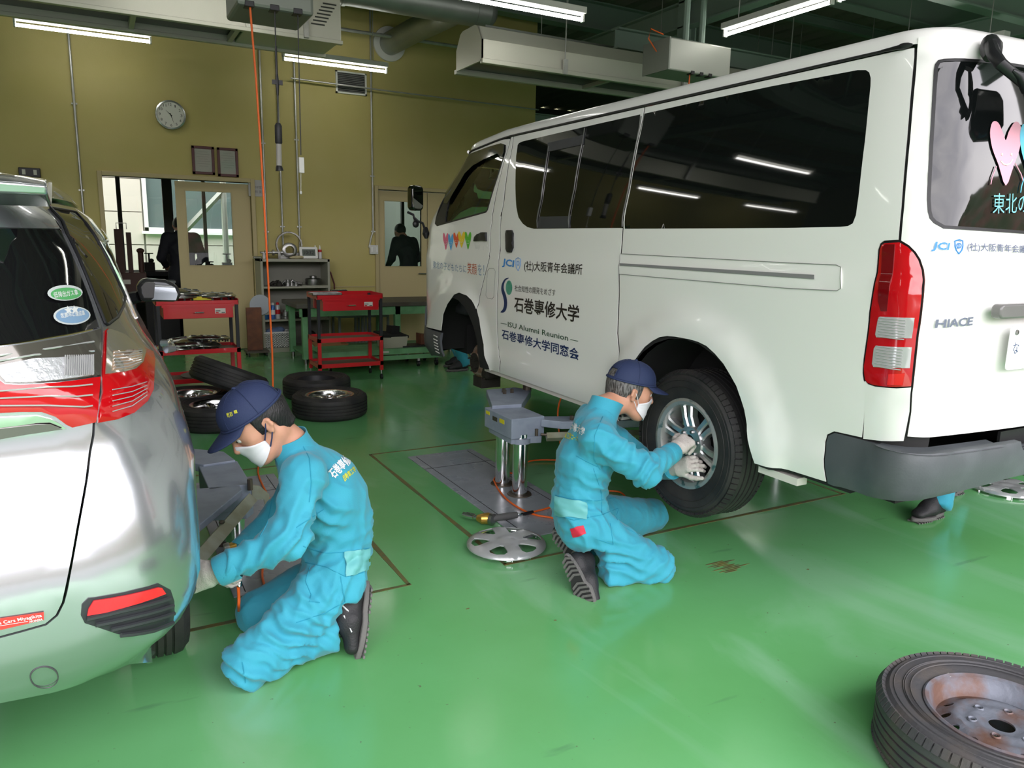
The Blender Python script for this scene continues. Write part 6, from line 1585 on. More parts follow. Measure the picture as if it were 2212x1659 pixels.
def make_shoe(M, e, laces=True, stripe=False, name='shoe'):
    q = lambda *p: L2W(M,p); R3 = np.array(M.to_3x3()); lat = R3[:,1]; up = R3[:,2]
    parts = [(rc(q(-.095,0,.050),q(-.095,0,.10),.037,.040),.03),(rc(q(-.095,0,.035),q(.0,0,.035),.033,.034,lat,1.15),.03),(rc(q(.0,0,.038),q(.095,0,.020),.036,.026,lat,1.45),.03),(rc(q(-.07,0,.085),q(.02,0,.055),.040,.030,lat,1.0),.03)]
    o = make_sdf(parts,.02,.006,name,m_shoe,e,1,mod=lambda P,D:np.maximum(D,-((P-q(0,0,0))@up)-.0))
    out = []
    for i in range(28):
        a = 2*PI*i/28; x = math.cos(a); y = math.sin(a); wd = .043 if x>.2 else .036+.002*math.cos(3*a); wd = .050*(1-.0) if 0<x<.75 else wd
        out.append((.142*x, wd*y*(1-.10*(x<-.0))))
    s = MB().prism(out,.020,M @ Matrix.Translation((0,0,-.016))); so = build(s,'sole',m_sole,bevel=.004); so.parent = o
    if True:
        t = MB()
        for k in range(13):
            x = -.118+k*.0195; w = .036 if x<0 else .043
            if abs(x+.02)<.012: continue
            w *= math.sqrt(max(.1,1-(abs(x)/.150)**4)); dx = .010
            t.add([M @ Vector(p) for p in ((x-.006+dx,-w,-.017),(x+.004+dx,-w,-.017),(x+.004-dx*.2,0,-.017),(x-.006-dx*.2,0,-.017),(x-.006+dx,-w,-.024),(x+.004+dx,-w,-.024),(x+.004-dx*.2,0,-.024),(x-.006-dx*.2,0,-.024))],[(0,1,2,3),(4,7,6,5),(0,4,5,1),(1,5,6,2),(2,6,7,3),(3,7,4,0)])
            t.add([M @ Vector(p) for p in ((x-.006+dx,w,-.017),(x+.004+dx,w,-.017),(x+.004-dx*.2,0,-.017),(x-.006-dx*.2,0,-.017),(x-.006+dx,w,-.024),(x+.004+dx,w,-.024),(x+.004-dx*.2,0,-.024),(x-.006-dx*.2,0,-.024))],[(3,2,1,0),(5,6,7,4),(1,5,4,0),(2,6,5,1),(3,7,6,2),(0,4,7,3)])
        build(t,'sole_tread',m_sole,so,smooth=0)['kind'] = 'stuff'
        build(MB().prism([(a*.93,b*.88) for a,b in out],.002,M @ Matrix.Translation((0,0,-.0185))),'sole_recess',m_soled,so,smooth=0)
    if laces:
        lm = MB()
        for k in range(4): x = -.01+k*.022; z = .098-k*.011; lm.tube([q(x,-.024,z-.012),q(x+.006,0,z+.001),q(x,.024,z-.012)],.0022,5)
        build(lm,'lace',m_black).parent = o
    if stripe:
        sm_ = MB()
        for s in (-1,1): sm_.tube([q(-.06,s*.040,.10),q(-.03,s*.042,.06),q(.0,s*.043,.05),q(.005,s*.048,.02)],.0028,5); sm_.tube([q(-.015,s*.040,.075),q(.015,s*.045,.055),q(.04,s*.047,.04)],.0026,5)
        build(sm_,'reflective_piping',m_wht).parent = o
    return o
def hframe(o, f, up): 
    f = Vector(f).normalized(); up = Vector(up); y = up.cross(f).normalized(); z = f.cross(y)
    return Matrix(((f.x,y.x,z.x,o[0]),(f.y,y.y,z.y,o[1]),(f.z,y.z,z.z,o[2]),(0,0,0,1)))
def suit(e, J, wr, seed, h=.0085, m=None, name='coverall'):
    """coverall from named joints"""
    lat = np.array(J['shN'])-np.array(J['shF']); lat = lat/np.linalg.norm(lat)
    g = lambda k: np.array(J[k],float)
    mid = lambda a,b,t=.5: g(a)*(1-t)+g(b)*t
    sp0 = mid('hipN','hipF'); sp1 = g('waist'); sp2 = g('chest'); sp3 = mid('shN','shF')
    P = [(rc(sp0,sp1,.118,.108,lat,1.32),.06),(rc(sp1,sp2,.112,.122,lat,1.30),.06),(rc(sp2,sp3,.120,.082,lat,1.5),.06),(rc(mid('shN','shF',.12),mid('shN','shF',.88),.072,.072),.05),
         (rc(sp3,g('neck'),.085,.066),.03)]
    for s in ('N','F'):
        P += [(rc(g('sh'+s),g('el'+s),.070,.060),.045),(rc(g('el'+s),g('wr'+s),.060,.044),.03),
              (rc(g('hip'+s),g('kn'+s),.110,.080),.05),(rc(g('kn'+s),g('an'+s),.076,.062),.035),(rc(g('an'+s),g('an'+s)+(g('an'+s)-g('kn'+s))*.06,.066,.070),.02)]
    for a,b,ra,rb,k in J.get('extra',[]): P.append((rc(a,b,ra,rb),k))
    cuts = []
    for s in ('N','F'):
        v = g('wr'+s)-g('el'+s); v /= np.linalg.norm(v); cuts.append((g('wr'+s)+v*.012,v,.10))
        v = g('an'+s)-g('kn'+s); v /= np.linalg.norm(v); cuts.append((g('an'+s)+v*.035,v,.16))
    v = g('neck')-sp3; v /= np.linalg.norm(v); cuts.append((g('neck')+v*.035,v,.12))
    def mod(Q, D):
        for c,v,r in cuts:
            s = (Q-c)@v; m = (((Q-c)**2).sum(1)<r*r); D = np.where(m,np.maximum(D,s),D)
        return np.maximum(D,-(Q[:,2]-.004))
    o = make_sdf(P,.04,h,name,m or m_suit,e,2,mod=mod); wrinkle(o,wr,.006,seed); return o
def neck_body(J):
    g = lambda k: np.array(J[k],float); sp3 = (g('shN')+g('shF'))/2
    P = [(rc(g('neck'),sp3*.5+g('chest')*.5,.056,.075),.03),(rc((g('shN')*.7+sp3*.3)*.8+g('chest')*.2,(g('shF')*.7+sp3*.3)*.8+g('chest')*.2,.045,.045),.03),(rc(sp3,g('waist'),.09,.08),.04),(rc(g('waist'),(g('hipN')+g('hipF'))/2,.08,.09),.04)]
    for s in ('N','F'): P += [(rc(g('sh'+s),g('el'+s),.042,.036),.03),(rc(g('el'+s),g('wr'+s),.036,.026),.02),(rc(g('hip'+s),g('kn'+s),.062,.045),.02),(rc(g('kn'+s),g('an'+s),.042,.028),.015)]
    return P
def cuff(e, J, s, m=None, r=.047):
    a = Vector(J['el'+s]); b = Vector(J['wr'+s]); v = (b-a).normalized()
    o = build(MB().tube([b-v*.05,b-v*.045,b+v*.004,b+v*.012,b+v*.010],[r*.94,r*1.03,r*1.0,r*.96,r*.7],20,caps=False),'cuff',m_suit,smooth=60); world_parent(o,e)
def collar(e, J, fwd, hgt=.045):
    n = Vector(J['neck']); s3 = (Vector(J['shN'])+Vector(J['shF']))/2; v = (n-s3).normalized(); M = hframe(n, Vector(fwd)-v*Vector(fwd).dot(v), v)
    mb = MB(); A = []; N = 28
    for k,(r,z) in enumerate(((.078,-.04),(.074,-.01),(.072,hgt*.5),(.074,hgt*.9),(.071,hgt*.9),(.068,hgt*.5),(.066,-.01))):
        for i in range(N+1):
            a = math.radians(24)+(2*PI-math.radians(48))*i/N; A.append(M @ Vector((r*1.02*math.cos(a),r*1.0*math.sin(a),z+.014*math.cos(a)-.0)))
    mb.add(A,[(k*(N+1)+i,k*(N+1)+i+1,(k+1)*(N+1)+i+1,(k+1)*(N+1)+i) for k in range(6) for i in range(N)])
    o = build(mb,'collar',m_suit,smooth=50); world_parent(o,e); return o
# ---------------- man at the van's rear wheel (faces +X, his right side towards the camera)
def Pp(x,y,Y): return tuple(onY(x,y,Y))
e2 = empty('person',(1.95,2.72,0),0,'mechanic in cyan coverall and navy cap kneeling at the white van wheel','person')
J2 = dict(shN=Pp(1291,948,2.56), shF=Pp(1276,905,2.88), neck=Pp(1303,885,2.73), chest=Pp(1265,990,2.73), waist=Pp(1249,1078,2.72), hipN=Pp(1264,1140,2.62), hipF=Pp(1246,1112,2.85),
    elN=Pp(1392,1018,2.42), wrN=Pp(1452,978,2.50), elF=Pp(1408,1012,2.90), wrF=Pp(1452,1015,2.66), knN=Pp(1415,1222,2.50), anN=Pp(1318,1240,2.55), knF=Pp(1408,1112,2.98), anF=Pp(1280,1170,2.86))
# forearm of the far arm ends at the lower hand on the rim
s2 = suit(e2,J2,[(J2['elN'],(.6,-.1,-.5),.045,.12,.010),(Pp(1345,985,2.5),(.8,0,-.4),.05,.10,.006),(J2['waist'],(.15,0,1),.05,.16,.008),(Pp(1290,1050,2.6),(.5,0,1),.055,.13,.008),(J2['hipN'],(.9,0,.4),.06,.15,.010),(J2['knN'],(-.6,0,.8),.05,.13,.008),(Pp(1330,1215,2.5),(.3,0,1),.05,.12,.010),(Pp(1310,975,2.5),(.5,0,1),.06,.12,.007)],3)
hd2 = Vector(Pp(1362,843,2.74)); M2 = hframe(hd2,(.92,-.30,-.26),(.25,-.08,.97))
make_head(e2,M2,np.array(J2['neck']),m_hairg,neck_body(J2),cap_tilt=-.06,cap_back=True,hair_low=-.035)
collar(e2,J2,(1,.0,-.2),.052); cuff(e2,J2,'N'); cuff(e2,J2,'F')
wn = Vector(J2['wrN']); tgt = onX(1500,938,2.335)
Mh = hframe(wn+(tgt-wn).normalized()*.03, tgt-wn, (-.35,-.45,.85)); make_hand(Mh,1,[(.5,.9,.6),(.7,1.0,.6),(.9,1.1,.6),(1.0,1.1,.6)],e2,sc=1.0)
wf = Vector(J2['wrF']); tg2 = onX(1492,1000,2.34)
Mh = hframe(wf+(tg2-wf).normalized()*.025, tg2-wf, (-.3,-.75,.55)); make_hand(Mh,-1,[(.5,.9,.5),(.6,.9,.5),(.7,1.0,.6),(.8,1.1,.6)],e2)
# shoes: toes on the floor, soles turned to the camera
toe = onZ(1275,1296,.03); heel = onY(1243,1222,2.50)
def shoeM(heel, toe, sole_n):
    f = (Vector(toe)-Vector(heel)).normalized(); up = -Vector(sole_n); y = up.cross(f).normalized(); z = f.cross(y); o = (Vector(toe)+Vector(heel))/2
    return Matrix(((f.x,y.x,z.x,o[0]),(f.y,y.y,z.y,o[1]),(f.z,y.z,z.z,o[2]),(0,0,0,1)))
make_shoe(shoeM(onY(1240,1228,2.56),onY(1270,1293,2.47),(-.85,-.50,-.08)),e2)
make_shoe(shoeM(onY(1218,1168,2.82),onY(1262,1212,2.76),(-.72,-.55,.15)),e2)
bv2 = bvh_of(s2)
decal_text(bv2,'巻専修大学',[(1224,903),(1265,925),(1262,942),(1222,925)],m_wht,s2,.03); decal_text(bv2,'車工学コース',[(1222,930),(1250,943),(1248,953),(1220,948)],m_yel,s2,.02)
decal_poly(bv2,[(1200,1073),(1268,1084),(1268,1122),(1200,1114)],'waist_patch',m_patch,s2,.007,14)
decal_poly(bv2,[(1233,1142),(1260,1134),(1265,1153),(1239,1161)],'pocket_label',mat('label_red',(.55,.02,.05),.6),s2,.006,10)
for pts in ([(1302,900),(1285,940),(1283,990),(1296,1015)],[(1200,1070),(1240,1078),(1290,1082),(1330,1075)],[(1200,1114),(1240,1124),(1300,1112),(1335,1098)],[(1282,1012),(1298,1060),(1300,1110)],[(1336,1100),(1330,1118),(1350,1140),(1385,1158)],[(1290,1165),(1325,1176),(1318,1130)],[(1245,985),(1290,1008)]): seam(bv2,pts,'seam',m_suitd,s2)
# ---------------- man at the silver car (faces -X, his left side towards the camera)
e1 = empty('person',(.55,2.62,0),0,'mechanic in cyan coverall and navy cap kneeling beside the silver car','person')
J1 = dict(shN=Pp(655,1030,2.47), shF=Pp(668,1005,2.83), neck=Pp(628,962,2.64), chest=Pp(708,1075,2.66), waist=Pp(728,1188,2.66), hipN=Pp(722,1262,2.55), hipF=Pp(715,1245,2.80),
    elN=Pp(622,1165,2.36), wrN=Pp(478,1232,2.40), elF=Pp(600,1120,2.86), wrF=Pp(520,1190,2.74), knN=Pp(538,1432,2.46), anN=Pp(700,1372,2.52), knF=Pp(560,1322,2.84), anF=Pp(690,1300,2.84),
    extra=[(Pp(700,1040,2.66),Pp(735,1130,2.66),.11,.12,.06)])
s1 = suit(e1,J1,[(J1['elN'],(-.7,0,.6),.055,.13,.012),(Pp(520,1215,2.38),(-.9,0,.3),.04,.09,.009),(J1['waist'],(.1,0,1),.05,.15,.009),(Pp(660,1210,2.45),(-.5,0,1),.05,.13,.010),(Pp(690,1120,2.45),(.6,0,.9),.06,.13,.010),(J1['hipN'],(-.8,0,.6),.06,.15,.010),(J1['knN'],(.5,0,.9),.06,.14,.010),(Pp(640,1385,2.42),(.5,0,.8),.045,.14,.012),(Pp(620,1330,2.42),(.8,0,.6),.07,.15,.008)],11)
hd1 = Vector(Pp(555,912,2.62)); M1 = hframe(hd1,(-.78,-.12,-.62),(-.66,-.02,.75))
make_head(e1,M1,np.array(J1['neck']),m_hair,neck_body(J1),cap_tilt=-.10,mask_loop=m_navy,hair_low=-.075)
collar(e1,J1,(-1,0,-.5)); cuff(e1,J1,'N',r=.050); cuff(e1,J1,'F')
wn = Vector(J1['wrN']); tgt = Vector(Pp(428,1250,2.44)); Mh = hframe(wn+(tgt-wn).normalized()*.02, tgt-wn, (-.1,-.85,.35)); make_hand(Mh,-1,[(.5,.8,.5),(.5,.8,.5),(.6,.9,.5),(.7,.9,.5)],e1)
wf = Vector(J1['wrF']); tgt = Vector(Pp(495,1215,2.70)); Mh = hframe(wf+(tgt-wf).normalized()*.02, tgt-wf, (-.1,.5,.8)); make_hand(Mh,1,[(.9,1.1,.7)]*4,e1)
make_shoe(shoeM(onY(785,1288,2.53),onY(772,1392,2.47),(.93,-.05,-.15)),e1,stripe=True)
make_shoe(shoeM(onY(765,1270,2.84),onY(750,1350,2.80),(.93,.1,-.15)),e1,stripe=True)
bv1 = bvh_of(s1)
decal_text(bv1,'石巻専修大',[(705,1018),(753,972),(770,991),(722,1036)],m_wht,s1,.03); decal_text(bv1,'自動車工学コ',[(738,1028),(768,1003),(774,1013),(744.5,1041.5)],m_yel,s1,.02)
decal_poly(bv1,[(744,1193),(797,1184),(797,1232),(747,1246)],'waist_patch',m_patch,s1,.007,14)
for pts in ([(645,945),(668,990),(672,1040),(668,1085)],[(655,1180),(700,1195),(744,1193),(797,1184)],[(660,1215),(705,1225),(747,1246),(797,1234)],[(670,1225),(660,1255),(672,1285),(668,1300),(690,1302)],[(590,1070),(578,1130),(562,1160)],[(735,1245),(745,1300),(700,1325),(640,1345)],[(523,1430),(530,1475)],[(640,1140),(700,1100)]): seam(bv1,pts,'seam',m_suitd,s1)
cap1 = [c for c in e1.children if c.name.startswith('cap')][0]
bvc = bvh_of(cap1); decal_text(bvc,'武石',[(489,893),(502,889),(504,898),(493,903)],m_yel,cap1,.02,.003,'cap_print'); decal_text(bvc,'龍',[(505,887),(512,885),(514,892),(507,894)],m_yel,cap1,.02,.003,'cap_print')
zip_ = seam(bv1,[(578,1000),(588,1030)],'zip',m_navy,s1,.003)
# ================================================================ floor lifts
m_lift = mat('lift_grey_blue', (.25,.29,.36), .45, mix=((.20,.235,.30),.55,.12), mixscale=10)
m_plate = mat('lift_plate_grey', (.30,.325,.365), .30, mix=((.24,.26,.29),.60,.15), mixscale=6, rvar=.1)
m_warn = mat('warning_yellow', (.62,.55,.02), .5); m_zinc = mat('zinc_beam', (.42,.44,.36), .38, .5, mix=((.34,.33,.24),.5,.12), mixscale=12)
m_bolt = mat('bolt_dark', (.12,.10,.08), .45, .7)
def lift(lx, px0, px1, y0, y1, ztop, label, posts, head, mirror=False):
    e = empty('floor_lift',(lx,3.85,0),0,label,'car lift')
    W = lambda o: world_parent(o,e)
    p = build(MB().b2((px0,y0,.0),(px1,y1,.006)),'floor_plate',m_plate,smooth=0,bevel=.002); W(p)
    g = MB(); g.b2((px0+.05,y0+.03,.0062),(px0+.054,y1-.03,.0072)); g.b2((px1-.054,y0+.03,.0062),(px1-.05,y1-.03,.0072)); g.b2((px0,y1-.32,.0062),(px1,y1-.316,.0072)); 
    build(g,'plate_seam',m_soled,smooth=0).parent = p; p.children[-1].matrix_parent_inverse = Matrix()
    for x,y in posts:
        W(build(MB().cyl((x,y,0),(x,y,ztop-.10),.045,32),'chrome_post',m_chrome)); W(build(MB().lathe([(.046,.006),(.046,.014),(.07,.012),(.074,.006)],36,Matrix.Translation((x,y,0))),'post_seal',m_bolt))
        W(build(MB().lathe([(.0455,0),(.060,0),(.060,.03),(.0455,.03)],28,Matrix.Translation((x,y,ztop-.155))),'post_collar',m_lift))
    hx0,hx1,hy0,hy1 = head
    W(build(MB().b2((hx0,hy0,ztop-.12),(hx1,hy1,ztop)),'lift_head',m_lift,smooth=0,bevel=.004))
    W(build(MB().prism([(hx0+.01,hy0+.02),(hx1-.03,hy0-.02),(hx1+.01,hy0+.04),(hx1+.0,hy1-.02),(hx0+.02,hy1-.02)],.04,Matrix.Translation((0,0,ztop-.155))),'lift_head_base',m_lift,smooth=0,bevel=.003))
    return e, W
lv, W = lift(2.11,1.79,2.28,3.15,4.76,.48,'grey twin post floor lift holding up the white van',[(2.115,3.75),(2.115,3.97)],(2.03,2.25,3.71,4.06))
W(build(MB().b2((2.0285,3.80,.43),(2.03,3.86,.455)),'warning_label',m_warn,smooth=0)); W(build(MB().b2((2.0285,3.99,.445),(2.03,4.04,.465)),'warning_label',m_warn,smooth=0))
W(build(MB().b2((2.0285,3.89,.425),(2.03,3.95,.45)),'rating_plate',m_bolt,smooth=0))
W(build(MB().prism([(2.05,4.0),(2.24,3.97),(2.52,4.34),(2.46,4.46),(2.24,4.46)],.05,Matrix.Translation((0,0,.45))),'support_arm',m_lift,smooth=0,bevel=.004))
W(build(MB().prism([(2.22,3.70),(2.30,3.60),(2.75,3.45),(2.80,3.55),(2.28,3.76)],.045,Matrix.Translation((0,0,.42))),'support_arm',m_lift,smooth=0,bevel=.004))
W(build(MB().tube([(2.20,3.60,.385),(2.85,3.40,.385)],.026,4),'slide_beam',m_zinc,smooth=0)); W(build(MB().cyl((2.17,3.615,.40),(2.21,3.60,.395),.008,8).cyl((2.15,3.63,.39),(2.15,3.63,.43),.010,8),'lock_pin',m_bolt))
for p in ((2.35,4.30),(2.31,4.34),(2.29,4.29)): W(build(MB().cyl((*p,.50),(*p,.525),.013,6),'bolt',m_bolt))
for p in ((2.38,3.62),(2.44,3.60),(2.50,3.58),(2.45,3.55)): W(build(MB().cyl((*p,.465),(*p,.49),.012,6),'bolt',m_bolt))
W(build(MB().cyl((2.50,4.36,.49),(2.50,4.36,.545),.03,16).cyl((2.50,4.36,.545),(2.50,4.36,.602),.022,16),'lift_pad',m_bolt))
W(build(MB().cyl((2.72,3.50,.46),(2.72,3.50,.602),.03,16),'lift_pad',m_bolt))
# the matching pair of posts under the far side of the van
lift(4.25,4.08,4.57,3.15,4.76,.48,'grey twin post floor lift on the far side of the white van',[(4.25,3.75),(4.25,3.97)],(4.12,4.34,3.71,4.06))
lc, W = lift(.47,.40,.89,3.12,4.76,.39,'grey twin post floor lift under the silver car beside the mechanic',[(.475,3.52),(.475,3.74)],(.36,.54,3.42,3.82))
W(build(MB().prism([(.38,3.78),(.53,3.80),(.50,3.98),(.10,4.35),(.0,4.28)],.04,Matrix.Translation((0,0,.36))),'support_arm',m_lift,smooth=0,bevel=.004))
W(build(MB().prism([(.30,3.46),(.49,3.42),(.49,3.36),(.05,2.62),(-.12,2.70),(.18,3.40)],.03,Matrix.Translation((0,0,.36))),'support_arm',m_lift,smooth=0,bevel=.004))
W(build(MB().tube([(.52,3.36,.335),(.18,2.66,.335)],.034,4),'slide_beam',m_zinc,smooth=0)); W(build(MB().cyl((.53,3.40,.37),(.53,3.40,.42),.012,8).ell((.36,3.03,.375),(.012,.012,.008),8,5),'bolt',m_bolt))
hk = onY(553,1046,3.42); W(build(MB().prism([(0,0),(.035,-.01),(.075,-.055),(.078,-.10),(.055,-.105),(.05,-.075),(.0,-.07)],.012,frame_mat((.54,3.43,.385),(1,0,0),(0,0,1))),'latch_hook',m_zinc,smooth=0))
for x,y in ((-1.45,3.6),(-1.45,3.82)): pass
lift(-1.6,-1.85,-1.36,3.12,4.76,.39,'grey twin post floor lift on the hidden side of the silver car',[(-1.6,3.52),(-1.6,3.74)],(-1.70,-1.52,3.42,3.82))
# ================================================================ tyres lying about
m_chr2 = mat('alloy_polished', (.72,.72,.71), .18, 1)
def loose(px, py, z, R, w, rim, label, nsp=5, tilt=None, face=True, rot=0, loc=None, twin=False):
    c = loc or onZ(px,py,z); e = empty('loose_tyre',(c[0],c[1],0),0,label,'tyre','tyres lying on the floor')
    M = Matrix.Translation((0,0,c[2]-w/2)) if tilt is None else Matrix.Translation((0,0,c[2]))@tilt
    M = M@Matrix.Rotation(rot,4,'Z'); tyre(e,R,w,rim,M,blocks=False,n=60)
    if face: spoke_rim(e,rim,w,M,nsp=nsp,twin=twin,hubr=.06,m=m_chr2,mr=m_chr2)
    else: build(MB().lathe([(rim-.002,-w*.4),(rim-.002,w*.4),(rim-.02,w*.36),(rim-.03,0),(.001,-w*.1)],40,M),'rim_barrel',m_dark,e)
    return e
loose(712,848,.19,.312,.19,.195,'tyre with silver six spoke wheel lying flat, front one beside the orange hose',6,rot=.3)
loose(684,812,.19,.312,.19,.195,'plain black tyre lying flat behind the silver spoked tyre, near the red tool cart',face=False)
loose(468,868,.19,.308,.19,.195,'tyre with bright alloy wheel lying flat behind the capped mechanic head',5,rot=.6)
loose(413,846,.19,.305,.19,.195,'tyre with alloy wheel half hidden behind the silver car flank',5)
tc = onZ(500,822,.33)
loose(0,0,0,.305,.19,.195,'black tyre leaning tilted across the two tyres beside the silver car',5,tilt=Matrix.Rotation(math.radians(24),4,'Y')@Matrix.Rotation(math.radians(-6),4,'X'),loc=(tc.x,tc.y+.1,.335))
# steel wheel in the near corner
m_rustw = mat('steel_wheel_rust', (.15,.165,.20), .55, .25, mix=((.14,.075,.055),.52,.10), mixscale=9, bump=(60,.2))
m_rubw = mat('rubber_worn', (.050,.050,.054), .62, mix=((.075,.065,.058),.55,.12), mixscale=10, bump=(90,.15))
c = onZ(2163,1574,.13); sw_ = empty('rusty_spare_tyre',(c.x,c.y,0),0,'rusty steel wheel with worn tyre lying flat in the near corner','wheel')
R_, w_, rim_ = .332, .19, .200
M = Matrix.Translation((0,0,w_/2+.001))
ty = tyre(sw_,R_,w_,rim_,M,blocks=True,n=84,m=m_rubw)
for r,z in ((.262,w_*.5+.002),(.242,w_*.5+.001)): build(MB().lathe([(r-.002,z-.003),(r,z),(r+.002,z-.003)],72,M),'sidewall_ring',m_rubw,ty)
build(MB().lathe([(rim_+.006,.070),(rim_+.008,.084),(rim_+.002,.088),(rim_-.008,.082),(rim_-.012,.066),(rim_-.016,.060),(rim_-.024,.038),(rim_-.032,.028),(rim_-.034,-.02),(rim_-.030,-.075),(rim_,-.085)],64,M),'rim_barrel',m_rustw,sw_)
# disc with vent holes and stud holes cut as real openings
def disc_z(r):
    return interp([(.03,.045),(.055,.045),(.062,.052),(.085,.050),(.098,.046),(.114,.053),(.124,.050),(.156,.030),(.168,.026)])(r)
V2 = []; E2 = []
loops = [[(.168*math.cos(a),.168*math.sin(a)) for a in [2*PI*k/72 for k in range(72)]],[(.034*math.cos(a),.034*math.sin(a)) for a in [2*PI*k/28 for k in range(28)]]]
for k in range(14): a0 = 2*PI*k/14; loops.append([(.142*math.cos(a0)+.0135*math.cos(b),.142*math.sin(a0)+.0135*math.sin(b)) for b in [2*PI*i/10 for i in range(10)]])
for k in range(6): a0 = 2*PI*(k+.3)/6; loops.append([(.078*math.cos(a0)+.0075*math.cos(b),.078*math.sin(a0)+.0075*math.sin(b)) for b in [2*PI*i/8 for i in range(8)]])
mb = region(lambda x,y,off=0:(M @ Vector((x,y,disc_z(math.hypot(x,y))+off))),loops[0],loops[1:],grid=.014,d=.02,th=.005)
build(mb,'wheel_disc',m_rustw,sw_,smooth=40)
mb = MB()
for k in range(6): a0 = 2*PI*(k+.3)/6; mb.lathe([(.0075,.050),(.011,.054),(.014,.050)],12,M@Matrix.Translation((.078*math.cos(a0),.078*math.sin(a0),0)))
build(mb,'stud_rim',m_rustw,sw_)
wt = onZ(2051,1457,.18); build(MB().box((wt.x-c.x,wt.y-c.y,.176),(.018,.016,.006)),'balance_weight',m_paper,sw_,smooth=0)
# ================================================================ hub caps, impact wrench, hoses
m_cap = mat('hubcap_silver', (.50,.51,.52), .34, .55)
def hubcap_mesh(e, R=.195, n=6, rot=0, clips=True, M0=Matrix()):
    outer = [(R*math.cos(a),R*math.sin(a)) for a in [2*PI*k/72 for k in range(72)]]; holes = []
    for k in range(n):
        a0 = rot+2*PI*(k+.5)/n; h = []
        for r,da in ((.085,-.10),(.12,-.24),(.158,-.30),(.172,-.20),(.176,0),(.172,.20),(.158,.30),(.12,.24),(.085,.10)):
            h.append((R/.195*r*math.cos(a0+da),R/.195*r*math.sin(a0+da)))
        holes.append(h)
    zf = interp([(0,.046),(.028,.046),(.034,.041),(.06,.040),(.10,.044),(.15,.042),(.18,.032),(.192,.026),(.195,.020)])
    def P(x,y,off=0):
        r = math.hypot(x,y)*.195/R; a = math.atan2(y,x)-rot; return M0 @ Vector((x,y,zf(r)+off+.004*max(0,math.cos(n*a))*sstep(.05,.1,r)*(1-sstep(.16,.18,r))))
    o = build(region(P,outer,holes,grid=.014,d=.014,th=.006),'cap_disc',m_cap,e,smooth=45)
    if clips:
        mb = MB()
        for k in range(12):
            a = 2*PI*k/12+.1; Mk = M0@Matrix.Rotation(a,4,'Z'); mb.box((R-.022,0,.010),(.006,.022,.020),M=Mk); mb.box((R-.018,.016,.008),(.010,.004,.014),M=Mk)
        mb.tube([M0@Vector(((R-.022)*math.cos(a),(R-.022)*math.sin(a),.018)) for a in [2*PI*k/40 for k in range(40)]],.0022,4,closed=True)
        build(mb,'retaining_clip',m_chrome,e,smooth=0)
    return o
c = onZ(1094,1168,.045); hc_ = empty('hub_cap',(c.x,c.y,0),0,'silver six spoke hub cap lying on the green floor by the kneeling man','hub cap'); hubcap_mesh(hc_,rot=.30,M0=Matrix.Translation((0,0,.012)))
c = onZ(2172,1046,.04); h2 = empty('hub_cap',(c.x,c.y,0),0,'silver hub cap on the floor beyond the van rear bumper','hub cap'); hubcap_mesh(h2,R=.20,rot=.1)
m_gold = mat('wrench_gold', (.55,.33,.07), .28, .8)
def wrench(e, pts, lbl=True):
    a,b,c_,d_ = [Vector(p) for p in pts]   # socket tip, body front, body back, handle end
    ax = (b-a).normalized()
    build(MB().tube([a,a+ax*.018,a+ax*.02,b-ax*.03,b-ax*.028,b-ax*.005],[.0135,.0135,.017,.017,.011,.011],16),'socket',m_chrome,e)
    build(MB().tube([b-ax*.005,b+ax*.02,c_-ax*.03,c_],[.018,.028,.032,.026],18),'hammer_case',m_gold,e)
    build(MB().tube([c_-ax*.012,c_+ax*.006],[.033,.031],18),'end_plate',m_steel,e)
    build(MB().tube([b*.3+c_*.7,(b*.3+c_*.7)*.3+d_*.7,d_],[.018,.019,.017],12),'grip',mat('grip_grey',(.09,.09,.09),.6),e)
    v = (d_-(b*.3+c_*.7)).normalized(); build(MB().tube([d_,d_+v*.015,d_+v*.03],[.009,.012,.007],10),'air_fitting',m_chrome,e); return v
wr_ = empty('impact_wrench',tuple(onZ(1060,1118,0)),0,'gold and grey air impact wrench lying behind the hub cap','impact wrench')
O = Vector(wr_.location); rl = lambda px,py,z=.035: onZ(px,py,z)-O
v = wrench(wr_,[rl(1001,1111),rl(1034,1119),rl(1064,1122),rl(1117,1112)])
fit = onZ(1122,1111,.035)
tag(build(MB().tube([fit,onZ(1134,1110,.03),onZ(1150,1106,.02)],[.006,.010,.010],10),'hose_sleeve',m_black),'black sleeve joining the orange hose to the impact wrench','hose sleeve')
def hose(pts, label, r=.0055):
    P = [Vector(p) for p in pts]; out = []
    for i in range(len(P)-1):
        p0 = P[max(0,i-1)]; p1 = P[i]; p2 = P[i+1]; p3 = P[min(len(P)-1,i+2)]
        for k in range(6):
            t = k/6; out.append(.5*((2*p1)+(p2-p0)*t+(2*p0-5*p1+4*p2-p3)*t*t+(3*p1-p0-3*p2+p3)*t**3))
    out.append(P[-1]); o = build(MB().tube(out,r,8),'air_hose',m_orange); tag(o,label,'hose'); return o
zf_ = lambda px,py,z=.012: onZ(px,py,z)
hose([zf_(1150,1106,.018),zf_(1175,1100),zf_(1205,1090),zf_(1240,1075),zf_(1290,1062),zf_(1335,1062),zf_(1352,1075),zf_(1358,1092),zf_(1352,1110),zf_(1330,1130),zf_(1300,1140),zf_(1260,1135),zf_(1225,1127),zf_(1190,1118),zf_(1160,1113),zf_(1130,1102),zf_(1100,1083),zf_(1080,1062),zf_(1069,1043),zf_(1068,1034),zf_(1085,1020),(2.30,4.10,.012),(2.5,4.3,.012),(2.75,4.2,.012),(3.0,4.0,.012)],'orange air hose snaking over the lift plate past the kneeling man')
